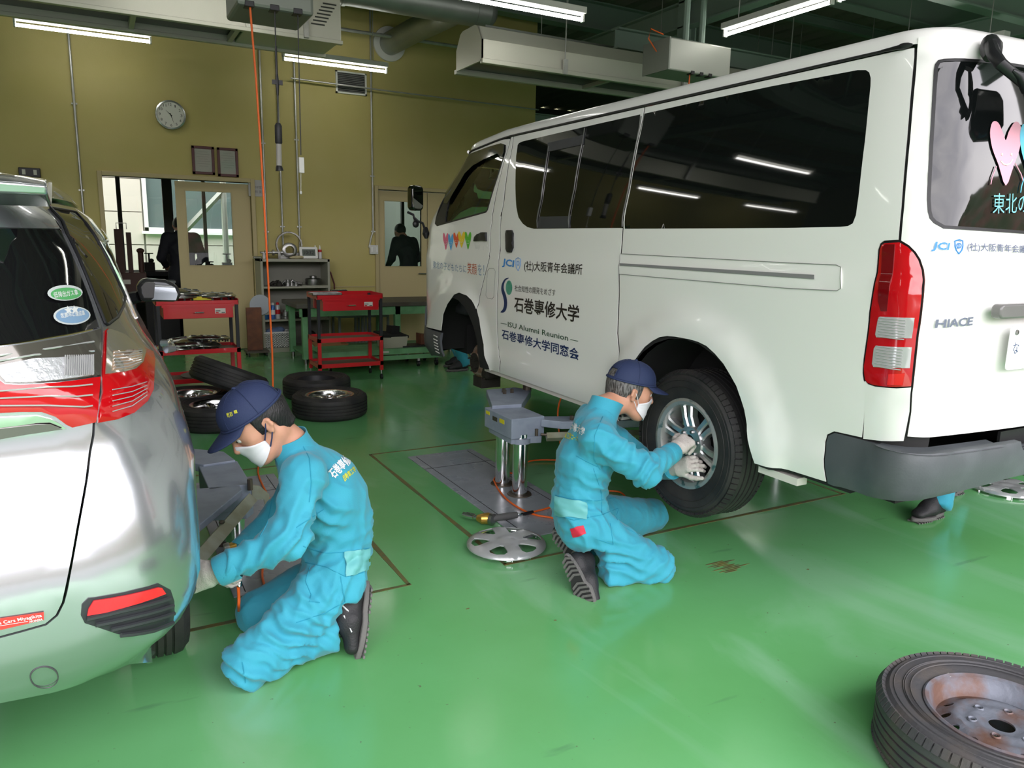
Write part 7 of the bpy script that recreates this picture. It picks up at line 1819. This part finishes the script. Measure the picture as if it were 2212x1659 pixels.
hose([onZ(1168,900,.10),onZ(1200,890,.25),onZ(1216,885,.30),onZ(1240,876,.40),onZ(1262,868,.5)] if False else [(2.55,3.95,.012),(2.58,4.05,.20),(2.62,4.15,.40),(2.72,4.2,.56)],'short orange hose rising under the van sill')
w2 = empty('impact_wrench',(0,0,0),0,'gold and chrome air impact wrench held upright by the man at the silver car','impact wrench')
wrench(w2,[tuple(onY(545,1180,2.74)),tuple(onY(520,1187,2.74)),tuple(onY(490,1192,2.74)),tuple(onY(514,1250,2.70))])
hose([onY(514,1262,2.70),onY(516,1290,2.70),onY(516,1312,2.72),zf_(519,1322),zf_(545,1300),zf_(570,1270),zf_(566,1240),zf_(575,1190),zf_(600,1120),(.8,4.8,.012),(.95,5.3,.012)],'orange air hose running from the wrench under the kneeling man')
# ================================================================ red tool carts
m_cblk = mat('cart_black', (.015,.017,.02), .6); m_shelf = mat('cart_shelf_mat', (.18,.14,.10), .7)
def cart(x0, y0, label, w=.69, d=.42, h=.90):
    e = empty('tool_cart',(x0+w/2,y0+d/2,0),0,label,'tool cart'); a,b = -w/2,w/2; c_,f = -d/2,d/2; t = .035
    for x in (a,b-t):
        for y in (c_,f-t):
            build(MB().b2((x,y,.10),(x+t,y+t,.46)),'lower_post',m_red,e,smooth=0,bevel=.002); build(MB().b2((x+.003,y+.003,.46),(x+t-.003,y+t-.003,h-.01)),'upper_post',m_cblk,e,smooth=0,bevel=.002)
            cs = build(MB().cyl((x+t/2,y+t/2,.06),(x+t/2,y+t/2,.10),.008,8),'caster',m_steel,e); build(MB().cyl((x+t/2-.010,y+t/2,.028),(x+t/2+.010,y+t/2,.028),.028,14),'caster_wheel',m_black,cs)
    for z,nm in ((.155,'bottom_shelf'),(.42,'middle_shelf')):
        s = build(MB().b2((a,c_,z),(b,c_+.012,z+.042)).b2((a,f-.012,z),(b,f,z+.042)).b2((a,c_,z),(a+.012,f,z+.042)).b2((b-.012,c_,z),(b,f,z+.042)),nm,m_red,e,smooth=0)
        build(MB().b2((a+.012,c_+.012,z+.008),(b-.012,f-.012,z+.014)),'shelf_panel',m_shelf,s,smooth=0)
    s = build(MB().b2((a,c_,h-.03),(b,c_+.006,h+.0)).b2((a,f-.006,h-.03),(b,f,h+.012)).b2((a,c_,h-.03),(a+.006,f,h+.012)).b2((b-.006,c_,h-.03),(b,f,h+.012)).b2((a,c_,h-.04),(b,f,h-.03)),'top_tray',m_red,e,smooth=0)
    dr = build(MB().b2((a+.055,c_-.03,h-.155),(b-.055,f-.03,h-.045)),'drawer',m_red,e,smooth=0,bevel=.003)
    build(MB().b2((a+.045,c_-.034,h-.055),(b-.045,c_-.028,h-.028)),'drawer_lip',m_red,dr,smooth=0)
    build(MB().tube([(-.045,c_-.031,h-.105),(-.035,c_-.055,h-.100),(.035,c_-.055,h-.100),(.045,c_-.031,h-.105)],.006,8),'handle',m_chrome,dr)
    build(MB().b2((b-.21,c_-.0325,h-.115),(b-.12,c_-.030,h-.070)),'drawer_label',m_paper,dr,smooth=0); build(MB().b2((b-.205,c_-.0335,h-.095),(b-.165,c_-.032,h-.088)).b2((b-.155,c_-.0335,h-.110),(b-.125,c_-.032,h-.104)),'label_print',m_ink,dr,smooth=0)
    build(MB().b2((b-.205,c_-.0335,h-.112),(b-.18,c_-.032,h-.102)),'label_mark',m_red,dr,smooth=0)
    return e
cart(1.91,7.62,'red two shelf tool cart in front of the green workbench'); cart(.42,7.28,'red two shelf tool cart beside the silver car mirror holding hub caps')
def tray(x, y, z, w, d, label, m=m_steel):
    o = build(MB().b2((-w/2,-d/2,0),(w/2,d/2,.004)).b2((-w/2,-d/2,0),(-w/2+.004,d/2,.022)).b2((w/2-.004,-d/2,0),(w/2,d/2,.022)).b2((-w/2,-d/2,0),(w/2,-d/2+.004,.022)).b2((-w/2,d/2-.004,0),(w/2,d/2,.022)),'metal_tray',m,smooth=0,at=(x,y,z)); tag(o,label,'tray'); return o
tray(2.02,7.72,.902,.30,.20,'shallow steel tray on the corner of the right red cart')
def chromecap(x, y, z, tilt, label, R=.19, group='chrome wheel covers on the left red cart'):
    e = empty('wheel_cover',(x,y,z),0,label,'wheel cover',group); e.rotation_euler = tilt
    rr__ = [(.001,.040),(R*.2,.042),(R*.3,.034),(R*.6,.030),(R*.62,.036),(R*.85,.034),(R*.97,.020),(R,.012),(R*.99,.008),(R*.9,.0)]
    build(MB().lathe(rr__,40),'cover_disc',mat('cover_silver',(.62,.62,.61),.26,1),e)
    sm = MB()
    for k in range(8): sm.box((R*.74,0,.037),(R*.22,.018,.004),M=Matrix.Rotation(2*PI*k/8,4,'Z'))
    build(sm,'vent_slot',m_dark,e,smooth=0)['kind'] = 'stuff'
    cl = MB()
    for k in range(14): cl.box((R*.88,0,-.008),(.006,.016,.02),M=Matrix.Rotation(2*PI*k/14,4,'Z'))
    build(cl,'clip_ring',m_dark,e,smooth=0)['kind'] = 'stuff'
for i,(x,y,z,t_,lb) in enumerate(((.62,7.45,.915,(0,0,0),'chrome wheel cover on the left red cart top, lowest of its stack'),(.64,7.46,.955,(.05,.05,.4),'chrome wheel cover on the left red cart top, upper one of its stack'),(.93,7.47,.915,(0,0,0),'flat chrome wheel cover alone on the left red cart top by the black post'),
    (.60,7.45,.455,(0,0,0),'chrome wheel cover on the left red cart middle shelf, lowest at the back'),(.78,7.47,.470,(0,.08,.3),'chrome wheel cover leaning on the middle shelf stack, right side'),(.66,7.44,.50,(.03,-.06,.7),'chrome wheel cover on the left red cart middle shelf, second layer'),(.86,7.46,.525,(0,.10,1.1),'chrome wheel cover topmost on the middle shelf of the left cart'))): chromecap(x,y,z,t_,lb)
tag(build(MB().b2((-.09,-.03,0),(.09,.03,.03)),'yellow_box',m_warn,smooth=0,at=(.80,7.36,.902)),'small yellow box on the left red cart between chrome covers','box')
tag(build(MB().lathe([(.001,0),(.19,0),(.2,.012),(.001,.02)],32),'grey_lid',mat('lid_grey',(.13,.12,.11),.5),at=(.80,7.49,.185)),'dark round lid on the bottom shelf of the left red cart','lid')
# ================================================================ workbench, trolley and what they carry
m_bgreen = mat('bench_green', (.17,.40,.19), .5, mix=((.13,.32,.15),.55,.12), mixscale=8); m_btop = mat('bench_top', (.10,.105,.085), .5, mix=((.07,.05,.035),.5,.2), mixscale=3)
be = empty('workbench',(2.95,9.2,0),0,'long green steel workbench with dark worn top along the wall','workbench')
bx0,bx1,by0,by1,bz = -.98,1.35,-.40,.40,.71
build(MB().b2((bx0,by0,bz-.05),(bx1,by1,bz)),'bench_top',m_btop,be,smooth=0,bevel=.005)
build(MB().b2((bx0+.04,by0+.03,bz-.15),(bx1-.04,by0+.05,bz-.05)).b2((bx0+.04,by1-.05,bz-.15),(bx1-.04,by1-.03,bz-.05)),'apron',m_bgreen,be,smooth=0)
for x in (bx0+.07,.22,bx1-.12):
    for y in (by0+.03,by1-.10):
        l = build(MB().b2((x,y,.06),(x+.07,y+.07,bz-.05)),'leg',m_bgreen,be,smooth=0,bevel=.003); build(MB().cyl((x+.035,y+.035,0),(x+.035,y+.035,.06),.022,12),'levelling_foot',m_steel,l)
build(MB().b2((bx0+.1,by0+.08,.10),(bx1-.1,by1-.08,.13)),'lower_shelf',m_bgreen,be,smooth=0); build(MB().prism([(0,0),(.20,0),(.0,.22)],.01,frame_mat((bx0+.14,9.2*0+by0+.04,.06),(1,0,0),(0,0,1))),'gusset',m_bgreen,be,smooth=0)
tr_ = empty('platform_trolley',(2.95,8.45,0),0,'low green platform trolley with casters before the workbench','trolley')
build(MB().b2((-.85,-.22,.20),(.62,.25,.225)),'deck',m_bgreen,tr_,smooth=0,bevel=.003)
build(MB().b2((-.85,-.235,.165),(.62,-.22,.225)).b2((-.85,.25,.165),(.62,.265,.225)),'upper_rail',m_bgreen,tr_,smooth=0); build(MB().b2((-.85,-.235,.10),(.60,-.21,.150)).b2((-.85,.24,.10),(.6,.265,.150)),'lower_rail',m_bgreen,tr_,smooth=0)
build(MB().b2((-.17,-.237,.185),(-.08,-.235,.208)),'rail_label',m_paper,tr_,smooth=0)
for x in (-.75,.30,.53):
    for y in (-.18,.20):
        cs = build(MB().box((x,y,.085),(.03,.04,.05)),'caster',m_steel,tr_,smooth=0); build(MB().cyl((x-.012,y,.036),(x+.012,y,.036),.036,16),'caster_wheel',m_black,cs); build(MB().cyl((x-.0135,y,.036),(x+.0135,y,.036),.018,12),'caster_hub',m_steel,cs)
m_bin = mat('bin_cream', (.42,.40,.32), .6)
def bin_(x,y,z,w,d,h,label,m):
    mb = MB(); t=.006; q = .90
    A = [(-w/2*q,-d/2*q,0),(w/2*q,-d/2*q,0),(w/2*q,d/2*q,0),(-w/2*q,d/2*q,0),(-w/2,-d/2,h),(w/2,-d/2,h),(w/2,d/2,h),(-w/2,d/2,h)]
    B = [(p[0]*(1-2*t/w),p[1]*(1-2*t/d),p[2]+(t if p[2]==0 else 0)) for p in A]
    mb.add(A+B,[(3,2,1,0),(0,1,5,4),(1,2,6,5),(2,3,7,6),(3,0,4,7),(8,9,10,11),(8,12,13,9),(9,13,14,10),(10,14,15,11),(11,15,12,8),(4,5,13,12),(5,6,14,13),(6,7,15,14),(7,4,12,15)])
    o = build(mb,'storage_bin',m,smooth=0,at=(x,y,z)); tag(o,label,'bin'); return o
bin_(2.98,8.42,.226,.30,.26,.13,'cream plastic bin on the green trolley',m_bin)
tag(build(MB().box((0,0,.03),(.34,.24,.03),rot=(.1,.08,.2)).box((.03,.02,.08),(.12,.10,.10),rot=(0,.1,.4)),'oily_casting',m_under_b,at=(2.97,8.42,.34)),'black oily casting lying in the cream bin','engine part')
m_wood = mat('block_brown', (.20,.075,.035), .65, mix=((.13,.05,.03),.5,.15), mixscale=14)
tag(build(MB().prism([(-.10,0),(.14,0),(.14,.03),(.02,.12),(-.10,.14)],.16,frame_mat((3.42,8.52,.227),(1,0,0),(0,0,1))),'wooden_chock',m_wood,smooth=0),'brown wooden chock on the trolley near the van nose','chock')
tag(build(MB().b2((-.17,-.11,0),(.17,.11,.015)),'black_tray',m_black,smooth=0,at=(3.24,8.40,.227)),'flat black tray on the trolley beside the chock','tray')
# on the bench
tag(build(MB().b2((-.16,-.12,0),(.16,.12,.035)).b2((-.13,-.10,.035),(.10,.08,.05)),'instrument_case',m_dark,smooth=0,at=(2.72,9.0,.711)),'flat dark instrument case on the workbench behind the right red cart','case')
hb = empty('chrome_handle_box',(2.50,8.95,.711),0,'small black box with chrome carrying handle on the workbench','box')
build(MB().b2((-.12,-.08,0),(.12,.08,.05)),'box_body',m_red,hb,smooth=0); build(MB().tube([(-.13,-.05,.03),(-.12,-.05,.12),(-.08,-.05,.15),(.08,-.05,.15),(.12,-.05,.12),(.13,-.05,.03)],.008,8),'carry_handle',m_chrome,hb); build(MB().b2((-.09,-.06,.12),(.09,.02,.15)),'grip',m_black,hb,smooth=0)
def stool(x, y, h, label, m):
    e = empty('step_stool',(x,y,0),0,label,'stool'); w = .17
    build(MB().b2((-w,-w,h-.03),(w,w,h)),'seat',m,e,smooth=0,bevel=.004)
    for a in (-1,1):
        for b in (-1,1): build(MB().b2((a*(w-.015)-.014,b*(w-.015)-.014,0),(a*(w-.015)+.014,b*(w-.015)+.014,h-.03)),'leg',m,e,smooth=0)
m_stool = mat('stool_grey', (.26,.29,.30), .45)
stool(2.90,9.95,.46,'grey steel stool under the workbench behind the right red cart',m_stool); stool(3.25,9.93,.46,'grey steel stool under the workbench near the right door',m_stool)
bin_(2.42,9.15,.132,.42,.3,.07,'flat wooden coloured box on the workbench lower shelf',mat('box_tan',(.38,.20,.08),.7))
# ================================================================ open shelf cabinet
m_cab = mat('cabinet_grey', (.36,.36,.28), .5); m_cabi = mat('cabinet_inside', (.23,.23,.19), .55)
cx0,cx1,cy0,cy1,ch = 1.79,2.665,9.90,10.28,1.19
ca = empty('shelf_cabinet',((cx0+cx1)/2,cy0,0),0,'grey open steel shelf cabinet against the yellow wall','cabinet'); hwc = (cx1-cx0)/2
build(MB().b2((-hwc,0,0),(-hwc+.03,.38,ch)).b2((hwc-.03,0,0),(hwc,.38,ch)).b2((-hwc,0,ch-.035),(hwc,.38,ch)).b2((-hwc,0,0),(hwc,.38,.06)),'carcass',m_cab,ca,smooth=0,bevel=.003)
build(MB().b2((-hwc+.03,.365,.06),(hwc-.03,.378,ch-.035)),'back_panel',m_cabi,ca,smooth=0)
for z in (.40,.82): build(MB().b2((-hwc+.03,.005,z),(hwc-.03,.365,z+.022)),'shelf',m_cab,ca,smooth=0)
S0 = lambda px,py,Y=10.02: onY(px,py,Y)
def on(z, px, Y=10.02): return (onY(px,620,Y).x, Y, z)
zs = ch+.001
gh = empty('gearbox_housing',on(zs,627,10.08),0,'round cast metal bell housing standing on the cabinet','engine part')
MXh = Matrix.Translation((0,0,.175))@MX
build(MB().lathe([(.155,-.03),(.165,-.03),(.170,.0),(.165,.03),(.150,.03),(.145,-.0)],40,MXh,closed_prof=True),'outer_ring',m_steel,gh)
build(MB().lathe([(.055,-.04),(.095,-.04),(.095,.04),(.075,.05),(.055,.05)],32,Matrix.Translation((.0,-.01,.105))@MX,closed_prof=True),'bearing_ring',m_steel,gh)
rb = MB()
for k in range(18): a = 2*PI*k/18; rb.box((.158*math.cos(a),-.0,.175+.158*math.sin(a)),(.018,.075,.012),rot=(0,-a,0))
build(rb,'rib',m_steel,gh,smooth=0)['kind'] = 'stuff'
build(MB().prism([(-.12,.0),(.12,.0),(.155,.10),(.10,.07),(-.10,.07),(-.155,.10)],.04,frame_mat((0,.02,0),(1,0,0),(0,0,1))),'casting_foot',m_steel,gh)
tag(build(MB().lathe([(.012,0),(.012,.05),(.028,.055),(.028,.09),(.015,.095),(.015,.14),(.036,.145),(.036,.17),(.018,.175),(.018,.24),(.024,.245),(.024,.28)],20,Matrix.Translation((-.13,0,.075))@Matrix.Rotation(PI/2,4,'Y')).box((-.09,0,.035),(.03,.06,.07)).box((.10,0,.035),(.03,.06,.07)),'gear_shaft',m_steel,at=on(zs,588,10.0)),'stepped steel gear shaft on two blocks on the cabinet','engine part')
dc = empty('digital_clock',on(zs,669,10.0),0,'white digital clock with dark screen on the cabinet top','digital clock'); dc.rotation_euler = (-.2,0,.05)
build(MB().prism(rrect(.235,.15,.015,3),.02,frame_mat((0,0,.076),(1,0,0),(0,0,1))),'case',m_white,dc,bevel=.003)
build(MB().b2((-.085,-.024,.035),(.085,-.02,.120)),'screen',mat('lcd_grey',(.09,.11,.085),.25),dc,smooth=0)
text_obj('10:32','digits',m_ink,lambda u,v:(-.065+u,-.0255,.052+v),.13,.05,dc,.02)
for px,k in ((683,0),(693,1)):
    sb_ = empty('glue_bottle',on(zs,px,10.1+.02*k),0,('small white bottle with red collar on the cabinet, next to the digital clock','small clear bottle with red collar at the cabinet end')[k],'bottle','small bottles on the cabinet')
    build(MB().lathe([(.001,0),(.022,0),(.024,.01),(.024,.10),(.012,.125)],16),'bottle_body',m_mask,sb_); build(MB().lathe([(.025,.085),(.025,.115),(.018,.118)],16),'collar_band',m_red,sb_); build(MB().lathe([(.011,.12),(.010,.15),(.004,.175),(.001,.175)],12),'nozzle_cap',m_white,sb_)
mb = MB(); mb.ell((0,0,.018),(.075,.05,.022),14,8); mb.ell((.05,.01,.022),(.05,.035,.02),12,8); mb.ell((-.05,-.01,.016),(.04,.04,.016),12,8); tag(build(mb,'rag',mat('rag_beige',(.52,.46,.28),.9,bump=(40,.6)),at=on(zs,642,9.97)),'crumpled beige rag on the cabinet before the clock','rag')
tag(build(MB().b2((-.05,-.03,0),(.05,.03,.03)),'parts_dish',m_chrome,smooth=0,bevel=.006,at=on(zs,558,9.98)),'small clear dish on the cabinet left corner','dish')
zs = .843
dr_ = empty('brake_drum',on(zs+.012,677),0,'round steel drum on the top shelf of the cabinet','engine part'); build(MB().lathe([(.001,0),(.10,0),(.105,.02),(.105,.075),(.09,.085),(.045,.09),(.045,.115),(.02,.12),(.001,.12)],32),'drum_body',m_steel,dr_); 
tag(build(MB().b2((-.17,-.11,0),(.17,.11,.01)),'base_plate',m_zinc,smooth=0,at=on(zs,677)),'flat pale plate under the round steel drum','plate')
def clutter(px, z, n, label, seed, m, w=.16, hgt=.09, name='machine_part'):
    rnd = random.Random(seed); mb = MB()
    for k in range(n):
        x = rnd.uniform(-w,w); y = rnd.uniform(-.06,.06); r = rnd.uniform(.02,.045); h = rnd.uniform(.03,hgt)
        if k%2: mb.lathe([(.001,0),(r,0),(r,h*.6),(r*.6,h*.65),(r*.6,h),(.001,h)],16,Matrix.Translation((x,y,0)))
        else: mb.tube([(x-.05,y,.02),(x,y+.02,h*.8),(x+.06,y-.01,.03)],[r*.4,r*.5,r*.3],8)
    mb.b2((-w,-.07,0),(w,.07,.008))
    o = build(mb,name,m,at=on(z,px)); tag(o,label,'engine part'); return o
clutter(597,zs,6,'dark engine fittings on the top shelf of the cabinet, left heap',3,m_castd,.07); clutter(630,zs,9,'jumble of steel linkages on the top shelf of the cabinet, middle heap',5,m_steel,.09)
zs = .423
cols = [((.02,.13,.30),'blue spray can at the left end of the cabinet middle shelf'),((.02,.06,.28),'dark blue spray can second from the left on the middle shelf'),((.06,.16,.45),'blue and white spray can third along the middle shelf'),((.60,.62,.62),'white spray can with red cap on the middle shelf')]
for k,(c_,lb) in enumerate(cols):
    px = (571,580,587,598)[k]; sc_ = empty('spray_can',on(zs,px,9.99+.03*(k%2)),0,lb,'spray can','spray cans on the middle shelf')
    build(MB().lathe([(.001,0),(.030,0),(.032,.006),(.032,.165),(.022,.18),(.012,.182)],20),'can_body',mat('can_%d'%k,c_,.35,.2),sc_); build(MB().lathe([(.020,.18),(.020,.205),(.012,.212),(.001,.212)],14),'can_cap',(m_white,m_black,m_white,m_red)[k],sc_)
    build(MB().lathe([(.0325,.06),(.0325,.12)],20),'can_label',(m_paper,m_paper,m_white,m_red)[k],sc_)
g_ = tag(build(MB().lathe([(.001,0),(.06,0),(.062,.03),(.05,.035),(.05,.06),(.055,.065),(.055,.085),(.035,.09),(.035,.11),(.001,.11)],28),'gear_stack',m_steel,at=on(zs,615)),'stack of steel gear rings on the middle shelf','engine part')
clutter(638,zs,6,'black pump and hose fittings on the middle shelf of the cabinet',9,m_castd,.09); tag(build(MB().tube([(0,0,0),(.02,0,.2)],.012,8),'rubber_hammer',m_black,at=on(zs,628,10.08)),'black upright handle leaning on the middle shelf back','tool handle')
# white plastic basket with a grid of holes
bk = empty('plastic_basket',(onY(600,740,9.96).x,10.02,.061),0,'white perforated plastic basket on the cabinet floor','basket'); w,d,h = .17,.12,.20
mb = MB()
for k in range(11): x = -w+k*2*w/10; mb.b2((x-.007,-d,0),(x+.007,-d+.004,h)); mb.b2((x-.007,d-.004,0),(x+.007,d,h))
for k in range(8): z = k*h/7; mb.b2((-w,-d,z-.007 if k else 0),(w,-d+.004,z+.007)); mb.b2((-w,d-.004,z-.007 if k else 0),(w,d,z+.007))
build(mb,'side_lattice',m_white,bk,smooth=0)['kind'] = 'stuff'
build(MB().b2((-w,-d,0),(w,d,.005)).b2((-w,-d,0),(-w+.004,d,h)).b2((w-.004,-d,0),(w,d,h)),'basket_shell',m_white,bk,smooth=0); build(MB().b2((-w-.008,-d-.008,h-.012),(w+.008,-d+.006,h+.004)).b2((-w-.008,d-.006,h-.012),(w+.008,d+.008,h+.004)).b2((-w-.008,-d,h-.012),(-w+.006,d,h+.004)).b2((w-.006,-d,h-.012),(w+.008,d,h+.004)),'basket_rim',m_white,bk,smooth=0)
tag(build(MB().ell((0,0,0),(.12,.09,.05),14,8).ell((.06,0,.02),(.07,.06,.04),10,6),'blue_cloth',mat('cloth_blue',(.16,.24,.42),.9,bump=(30,.6)),at=(bk.location.x-.02,10.02,.26)),'pale blue cloth heaped in the white basket','cloth')
tag(build(MB().ell((0,0,.10),(.10,.09,.10),16,10).lathe([(.02,.19),(.03,.21),(.001,.21)],12),'dark_jar',m_castd,at=on(.061,665)),'dark rounded vessel on the cabinet floor behind the workbench leg','vessel')
# cables hanging beside the cabinet
tag(build(MB().tube([(2.72,10.26,1.02),(2.735,10.24,1.04),(2.76,10.22,1.0),(2.80,10.2,.85),(2.80,10.2,.74),(2.75,10.2,.70),(2.73,10.22,.8),(2.72,10.26,1.02)],.010,8),'jump_cable',mat('cable_maroon',(.10,.012,.015),.5)),'dark red looped cable hanging at the side of the grey cabinet','cable')
tag(build(MB().tube([(2.70,10.25,1.03),(2.705,10.23,.9),(2.71,10.22,.75),(2.70,10.22,.66)],.009,8),'black_cable',m_black),'black cable hanging tight against the cabinet side','cable')
# brown board and pale disc leaning by the door
bd = empty('wheeled_board',(1.66,9.75,0),0,'tall brown wooden board standing on a small dolly by the sliding door','board')
build(MB().b2((-.09,-.02,.07),(.09,.03,.60)),'board',m_wood,bd,smooth=0,bevel=.003); build(MB().b2((-.12,-.12,.045),(.15,.12,.07)),'dolly_deck',m_btop,bd,smooth=0)
for x,y in ((-.09,-.09),(.12,-.09),(-.09,.09),(.12,.09)): build(MB().cyl((x-.01,y,.022),(x+.01,y,.022),.022,12),'caster',m_black,bd)
tag(build(MB().lathe([(.001,0),(.125,0),(.13,.006),(.125,.012),(.001,.012)],36,Matrix.Rotation(PI/2,4,'X')),'pale_disc',mat('disc_pale',(.42,.46,.50),.4),at=(1.76,9.86,.62)),'pale grey round disc behind the brown board','disc')
# ================================================================ things in the back room, seen through the doorway
m_rustb = mat('machine_brown', (.07,.03,.022), .6)
pr = empty('hydraulic_press',(yx(255,11.5),11.5,0),0,'dark brown machine with tall twin columns seen through the doorway','machine')
build(MB().b2((-.05,-.05,0),(.05,.05,1.52)).b2((.09,-.05,0),(.15,.05,1.48)),'column',m_rustb,pr,smooth=0); build(MB().b2((-.14,-.12,.55),(.30,.16,.95)),'press_table',m_rustb,pr,smooth=0,bevel=.01); build(MB().cyl((.25,0,.9),(.25,0,1.22),.035,12).ell((.25,0,1.24),(.05,.05,.035)),'ram',m_rustb,pr)
build(MB().tube([(-.02,-.06,1.52),(-.02,-.06,1.60),(.10,-.06,1.60),(.10,-.06,1.52)],.006,6),'wire_loop',m_steel,pr); build(MB().b2((.0,-.125,.80),(.10,-.12,.86)),'machine_label',m_paper,pr,smooth=0)
bb2 = empty('back_room_bench',(1.0,12.6,0),0,'dark workbench under the back room window','workbench')
build(MB().b2((-1.9,-.3,.86),(1.9,.3,.92)),'bench_top',m_under_b,bb2,smooth=0)
for x in (-1.85,0,1.75): build(MB().b2((x,-.25,0),(x+.08,.25,.86)),'leg',m_under_b,bb2,smooth=0)
for px,Y,h,nm,lb in ((322,12.45,.26,'bench_vise','small T handled vise on the back room bench left of the dark figure'),(452,12.45,.14,'bench_tool','low black tool on the back room bench seen through the door window'),(490,12.45,.26,'bench_lamp','pale tool with round head on the back room bench at the window right edge')):
    x = onY(px,560,Y).x; o = build(MB().box((0,0,h*.25),(.14,.10,h*.5)).cyl((0,0,h*.4),(0,0,h),.012,8).cyl((-.06,0,h),(.06,0,h),.008,8).ell((.03,0,h*.6),(.035,.035,.03)),nm,m_castd if px!=490 else m_fix,at=(x,Y,.921)); tag(o,lb,'bench tool')
cr = empty('blue_crate',(yx(330,11.25)+.05,11.25,0),0,'blue lidded crate on a dark stand seen through the doorway','crate')
build(MB().b2((-.17,-.12,.62),(.17,.12,.84)),'crate_body',mat('crate_blue',(.07,.12,.20),.5),cr,smooth=0,bevel=.006); build(MB().b2((-.18,-.13,.83),(.18,.13,.855)),'crate_lid',m_stool,cr,smooth=0); build(MB().b2((-.20,-.14,0),(.20,.14,.62)),'stand',m_under_b,cr,smooth=0)
# ================================================================ other people
m_jacket = mat('dark_jacket', (.012,.013,.018), .8); m_trous = mat('dark_trousers', (.015,.016,.02), .85)
def other(name, loc, rz, J, label, m, hx=.016, shoes=True, head=True, facing=(1,0,-.2), hands=True):
    R = Matrix.Translation(loc)@Matrix.Rotation(rz,4,'Z'); JJ = {k:tuple(R@Vector(v)) for k,v in J.items()}
    e = empty('person',(loc[0],loc[1],0),0,label,'person')
    o = suit(e,JJ,[],int(loc[0]*10),h=hx,m=m,name=name)
    f = R.to_3x3()@Vector(facing); n = Vector(JJ['neck']); s3 = (Vector(JJ['shN'])+Vector(JJ['shF']))/2; up = (n-s3).normalized()
    Mh = hframe(n+up*.10+f.normalized()*.03, f, up)
    parts = head_parts(Mh,np.array(JJ['neck']))+ear_parts(Mh)+neck_body(JJ); make_sdf(parts,.02,.011,'body',m_skin,e,1)
    Mi = np.array(Mh.inverted()); cran = ellf(np.array(Mh @ Matrix.Translation((-.016,0,.028))),(.108,.0885,.104))
    make_sdf([(cran,.02)],.02,.010,'hair',m_hair,e,1,mod=lambda P,D:np.maximum(D,-((P@Mi[:3,:3].T+Mi[:3,3])[:,2]-(-.02+.7*((P@Mi[:3,:3].T+Mi[:3,3])[:,0]+.03)))))
    for s,side in (('N',-1),('F',1)):
        w_ = Vector(JJ['wr'+s]); el = Vector(JJ['el'+s]); d = (w_-el).normalized(); lat = Vector(JJ['shF'])-Vector(JJ['shN'])
        make_hand(hframe(w_+d*.02,d,d.cross(lat)*(1)),side,[(.5,.7,.4)]*4,e,'hand',m_skin)
    if shoes:
        for s in ('N','F'):
            a = Vector(JJ['an'+s]); ff = R.to_3x3()@Vector((1,0,0)); make_shoe(Matrix(((ff.x,-ff.y,0,a.x+ff.x*.085),(ff.y,ff.x,0,a.y+ff.y*.085),(0,0,1,.024),(0,0,0,1))),e,laces=False)
    return e
SQ = dict(anN=(0,.0,.10),anF=(-.10,-.30,.10),knN=(.16,.02,.50),knF=(.10,-.34,.50),hipN=(-.22,-.04,.36),hipF=(-.22,-.26,.36),waist=(-.20,-.15,.60),chest=(-.05,-.15,.82),shN=(.06,.03,.98),shF=(.06,-.33,.98),neck=(.12,-.15,1.06),elN=(.20,.06,.72),wrN=(.10,.02,.60),elF=(.20,-.36,.72),wrF=(.10,-.28,.60))
other('coverall',(4.25,2.52,0),PI,dict(SQ,anN=(.16,.10,.09),knN=(-.04,.04,.42),anF=(-.36,-.10,.10),knF=(-.28,-.12,.45)),'mechanic crouching behind the van rear, only cyan trouser legs and dark shoes showing',m_suit)
other('coverall',(3.62,7.78,0),PI,SQ,'mechanic crouching in front of the van nose, only one cyan leg showing',m_suit)
ST = dict(anN=(0,.11,.10),anF=(0,-.11,.10),knN=(.02,.11,.50),knF=(.02,-.11,.50),hipN=(0,.10,.92),hipF=(0,-.10,.92),waist=(.02,0,1.10),chest=(.08,0,1.28),shN=(.12,.19,1.42),shF=(.12,-.19,1.42),neck=(.17,0,1.50),elN=(.12,.27,1.14),wrN=(.32,.20,1.02),elF=(.12,-.27,1.14),wrF=(.32,-.20,1.02))
other('jacket',(yx(392,11.7),11.7,0),PI/2,ST,'person in dark jacket standing in the back room beside the sliding door',m_jacket)
other('jacket',(onY(884,500,11.9).x,11.9,0),PI/2+.3,ST,'person in black seen through the window of the right door',m_jacket)
# worn patch in the floor paint
rnd = random.Random(4)
c0 = onZ(1578,1221,0)
for k in range(9):
    w = rnd.uniform(.03,.09); x = c0.x+rnd.uniform(-.06,.06); y = c0.y+(k-4)*.013; A = []
    for i in range(8):
        a = 2*PI*i/8; A.append((x+w*math.cos(a)*rnd.uniform(.8,1.1),y+.0055*math.sin(a)*rnd.uniform(.7,1.2)))
    o = build(MB().prism(A,.0012),'worn_streak',m_joint,floor,smooth=0)
for p in ((1366*.277+1600,805*.277+900),(755,1400),(1010,1315),(1200,1340),(1745,1230)):
    q = onZ(p[0],p[1],0); build(MB().prism([(q.x+.008*math.cos(a)*rnd.uniform(.5,1.2),q.y+.006*math.sin(a)*rnd.uniform(.5,1.2)) for a in [2*PI*i/7 for i in range(7)]],.001),'speck',m_joint,floor,smooth=0)
